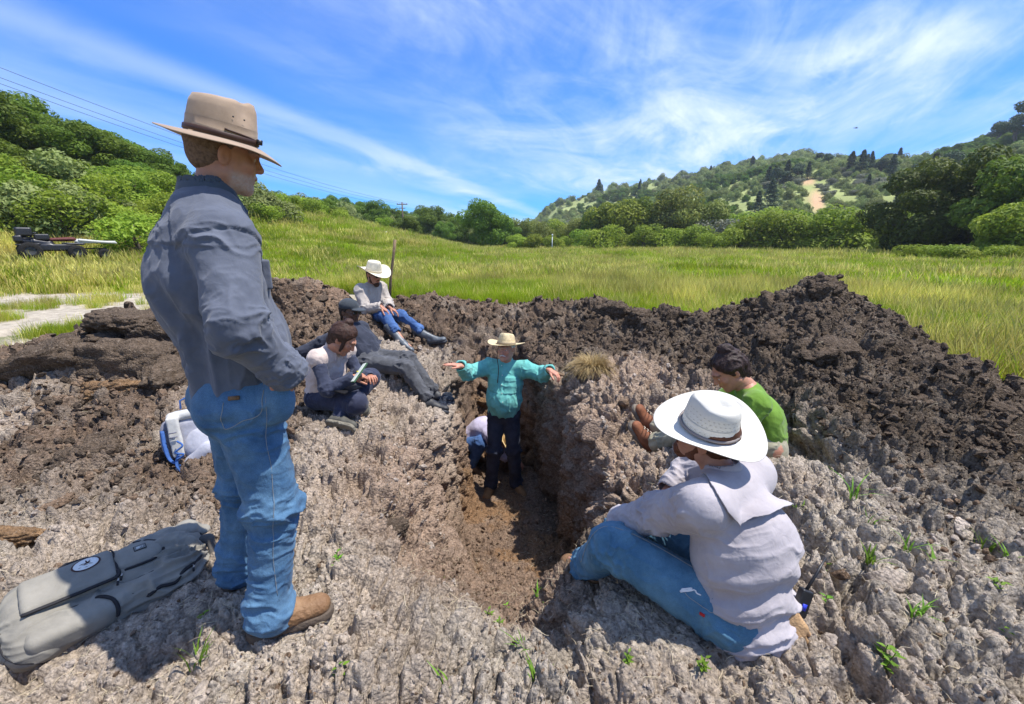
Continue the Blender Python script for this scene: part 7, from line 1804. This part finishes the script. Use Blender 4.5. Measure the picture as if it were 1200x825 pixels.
# badge: white disc, dark rim, small brown bird-like mark
cB = on_surface(PA, [W_(-.055, .072, .12)], .0015)[0]; NB = MBk.T * 1.0
ring = lambda r0, r1, z0, z1, n=40: [(r0, z0), (r1, z0), (r1, z1), (r0, z1)]
mb = MB().lathe([(0, .0022), (.034, .0022), (.035, .0015), (.035, 0)], 40, cB - cen, MBk.T * np.array([[1.15, .85, 1]])); bd = mb.build('badge', mat_basic('badge_white', (.72, .70, .64), .7, bump=.3, bscale=600), bp); MB().lathe([(.0335, .0026), (.0365, .0030), (.0385, .0010)], 40, cB - cen, MBk.T * np.array([[1.15, .85, 1]])).build('badge_rim', mat_basic('badge_brown', (.06, .025, .02), .7), bd)
mb = MB()
for (x_, y_, a_, l_, w_) in [(.004, .003, .2, .011, .006), (-.004, -.004, 2.6, .012, .0022), (.012, -.005, -.6, .012, .002), (.002, .012, 1.8, .008, .003), (-.012, .004, 3.3, .010, .0018), (.010, .008, .9, .009, .002), (-.020, -.012, .1, .006, .0012), (.0, -.018, -.1, .009, .0012)]:
    c_, s__ = math.cos(a_), math.sin(a_); V = []
    for (u_, v_) in ((-1, 0), (0, -1), (1, 0), (0, 1)): V.append(cB - cen + MBk.T @ np.array([x_ + c_ * u_ * l_ - s__ * v_ * w_, y_ + s__ * u_ * l_ + c_ * v_ * w_, .0030]))
    mb.put(V, [(0, 1, 2, 3)])
em = mb.build('badge_emblem', mat_basic('badge_brown', (.06, .025, .02), .7), bd); em['kind'] = 'stuff'
cL = on_surface(PB, [W_(.115, .055, .12)], .001)[0]; mb = MB().box(cL - cen, (.021, .014, .0012), MBk.T); lp = mb.build('logo_patch', M_ZIP, bp, False); MB().box(cL - cen + MBk[2] * .0012, (.0185, .0115, .0006), MBk.T).build('patch_field', mat_basic('patch_grey', (.15, .15, .14), .7), lp, False)
MB().box(cL - cen + MBk[2] * .002 - MBk[0] * .006, (.006, .006, .0006), MBk.T).build('patch_square', mat_basic('patch_light', (.45, .45, .42), .6), lp, False); MB().lathe([(.0035, .0008), (.0055, .0008)], 16, cL - cen + MBk[2] * .0022 + MBk[0] * .006, MBk.T).build('patch_ring', mat_basic('patch_light', (.45, .45, .42), .6), lp)
for (x_, y_, z_, par, VF) in ((.015, -.048, .10, oA, PA), (.022, -.035, .10, oA, PA), (.20, .02, .06, oD, PD), (.055, -.088, .06, oD, PD), (.245, -.095, .02, body_, BODY)):
    p = on_surface(VF, [W_(x_, y_, z_)], .008)[0]; tubes('zip_pull', M_METAL, par, cen, [([p, p - MBk[1] * .012 * k_ + MBk[0] * .004, p - MBk[1] * .022 * k_ + MBk[2] * .003], .0030)], 6); tubes('pull_cord', M_ZIP, par, cen, [([p - MBk[1] * .022 * k_, p - MBk[1] * .040 * k_ - MBk[0] * .004], .0042)], 6)
S = Sdf(.005); S.chain([W_(.29, .06, .04), W_(.36, .03, .03), W_(.37, -.04, .0), W_(.30, -.09, -.03)], [.022, .020, .018, .018], .02, flat=(MBk[2], .35)); put('shoulder_strap', cloth(S, (), .002, 2), M_PACK2, bp, cen)
S = Sdf(.005); S.chain([W_(.20, .13, .02), W_(.30, .13, .05), W_(.36, .11, .02)], [.04, .045, .03], .02, flat=(MBk[2], .4)); put('strap_pad', cloth(S, (), .003, 2), M_PACK, bp, cen)
tubes('grab_loop', M_PACK2, bp, cen, [([W_(.27, .14, .03), W_(.32, .17, .06), W_(.36, .14, .03)], .008)], 6, .5); tubes('compression_strap', M_ZIP, bp, cen, [([W_(-.30, -.14, .02), W_(-.33, -.12, -.03), W_(-.36, -.16, -.06)], .012)], 6, .3); tubes('compression_strap', M_ZIP, bp, cen, [([W_(-.22, .15, .03), W_(-.12, .20, .04), W_(-.05, .17, .06)], .010)], 6, .3)
tubes('piping', M_ZIP, bp, cen, [(relax(on_surface(BODY, smooth_line([W_(-.31, -.05, .05), W_(-.30, -.12, .03), W_(-.26, -.16, .0), W_(-.20, -.175, -.03)], 20), .002), 2), .003)], 6)

# ================================================================ pale backpack with blue straps, behind the standing man's leg
P = hit(224, 548); cen2 = np.array([P[0] - .0, P[1] + .10, P[2] + .13]); b2 = empty('pale_backpack', tuple(cen2)); tag(b2, 'pale grey backpack with blue straps leaning on the soil behind the blue jeans', 'backpack')
fz = unit(np.array([.35, -1, .25])); uz = unit(np.array([-.22, .3, 1.0])); M2 = frame(-fz, uz); W2 = lambda x, y, z: cen2 + M2.T @ np.array([x, -y, z]) * 1.12    # x right, y towards us, z up
sgn = 1 if M2[0][0] > 0 else -1; X2 = lambda x, y, z: W2(x * sgn, y, z)
M_PP = mat_cloth('pack_pale', (.34, .34, .39), (.46, .46, .51), 1200, wr=.2); M_PW = mat_cloth('pack_white', (.46, .45, .42), (.54, .53, .50), 1200, wr=.2); M_PD = mat_cloth('pack_slate', (.16, .16, .20), (.22, .22, .27)); M_BLUE = mat_basic('blue_webbing', (.035, .10, .30), .7, var=.2, vscale=60)
S = Sdf(.007); S.box(X2(.03, 0, 0), (.15, .09, .20), M2, .06, .03); put('main_compartment', cloth(S, (), .004, 3), M_PP, b2, cen2)
S = Sdf(.007); S.ell(X2(.05, .08, -.02), (.11, .06, .13), M2); put('front_pocket', cloth(S, (), .004, 4), M_PP, b2, cen2)
S = Sdf(.006); S.box(X2(.03, .01, .185), (.155, .09, .030), M2, .028, .02); S.box(X2(-.070, .100, .07), (.034, .014, .13), M2, .012, .02); put('top_flap', cloth(S, (), .003, 5), M_PW, b2, cen2)
S = Sdf(.007); S.ell(X2(-.13, .02, .05), (.045, .07, .13), M2); put('side_pocket', cloth(S, (), .004, 6), M_PD, b2, cen2)
S = Sdf(.006); S.cone(X2(-.06, .11, -.12), X2(.09, .13, -.03), .045, .05, .02, flat=(M2[1], .5)); put('hip_belt_wing', cloth(S, (), .003, 7), M_PP, b2, cen2)
tubes('haul_loop', M_BLUE, b2, cen2, [([X2(-.05, .0, .22), X2(-.045, .0, .27), X2(.0, .0, .285), X2(.05, .0, .27), X2(.055, .0, .22)], .009)], 6, .5)
tubes('strap', M_BLUE, b2, cen2, [(smooth_line([X2(-.13, .09, .12), X2(-.125, .11, .03), X2(-.11, .12, -.05), X2(-.06, .13, -.09)], 14), .012)], 6, .3)
tubes('strap', M_BLUE, b2, cen2, [(smooth_line([X2(-.06, .13, -.02), X2(-.075, .15, -.08), X2(-.05, .14, -.16), X2(-.03, .15, -.23), X2(.03, .16, -.255), X2(.12, .17, -.28)], 20), .010)], 6, .3)
tubes('strap', M_BLUE, b2, cen2, [(smooth_line([X2(-.03, .15, -.23), X2(-.045, .16, -.27), X2(-.04, .16, -.30)], 8), .010)], 6, .3)
tubes('cord', M_BLUE, b2, cen2, [(smooth_line([X2(-.055, .135, .05), X2(-.03, .145, .02), X2(-.07, .15, -.01), X2(-.03, .15, -.03), X2(-.07, .15, -.05)], 24), .006)], 6)
for z_ in (.10, .075): MB().box(X2(-.07, .128, z_) - cen2, (.022, .003, .004), M2.T).build('buckle', M_PD, b2)
# ================================================================ gloves and radio of the seated man
gp = at(912, 728, 1.27); e = empty('work_gloves', tuple(gp)); tag(e, 'pair of tan leather work gloves hanging below the seated man\'s pale shirt', 'gloves')
for k, (px, py, dx) in enumerate(((908, 722, -.25), (922, 718, .45))):
    S = Sdf(.0035); w0 = V3(at(px, py, 1.275 + .012 * k)); Mg = frame(unit(V3(dx, -.35, -.85)), (0, -1, .3)); hand_ops(S, w0, Mg, curl=(.35, .2, .3, .5), spread=.22, thumb=(.9, .2), sc=.95)
    V, F = S.surf(); V = V + normals(V, F) * .0022; put('glove', (V, F), mat_basic('tan_leather', (.42, .26, .13), .75, var=.25, vscale=40, bump=.5, bscale=120), e, V3(gp))
rp = at(940, 706, 1.33); e = empty('radio', tuple(rp)); tag(e, 'small black radio with slanting antenna at the seated man\'s right hip', 'radio'); Mr = frame(unit(V3(.35, .25, .9)), (0, -1, .2)); S = Sdf(.003); S.box(V3(rp), (.022, .050, .015), Mr, .006); put('case', cloth(S, (), .0004, 1), M_BLACK, e, V3(rp))
a0_ = V3(rp) + Mr[1] * .05; tubes('antenna', M_BLACK, e, V3(rp), [([a0_, a0_ + V3(.05, .03, .045), a0_ + V3(.095, .06, .085)], [.006, .005, .0035])], 8); MB().box(V3(rp) - V3(rp) - Mr[1] * .01 + Mr[2] * .016, (.008, .012, .001), Mr.T).build('blue_button', mat_basic('blue_key', (.03, .05, .5), .4), e)
# ---------------------------------------------------------------- the light summer haze over the valley
hz = MB().box((0, 0, 50), (760, 760, 55)).build('haze', None, None, False)
hm_ = bpy.data.materials.new('haze_air'); hm_.use_nodes = True; hn = hm_.node_tree.nodes; hn.remove(hn['Principled BSDF'])
pv = hn.new('ShaderNodeVolumePrincipled'); pv.inputs['Density'].default_value = .00032; pv.inputs['Color'].default_value = (.82, .90, 1.0, 1); pv.inputs['Anisotropy'].default_value = .2
hm_.node_tree.links.new(pv.outputs[0], hn['Material Output'].inputs['Volume']); hz.data.materials.append(hm_); hz['kind'] = 'stuff'
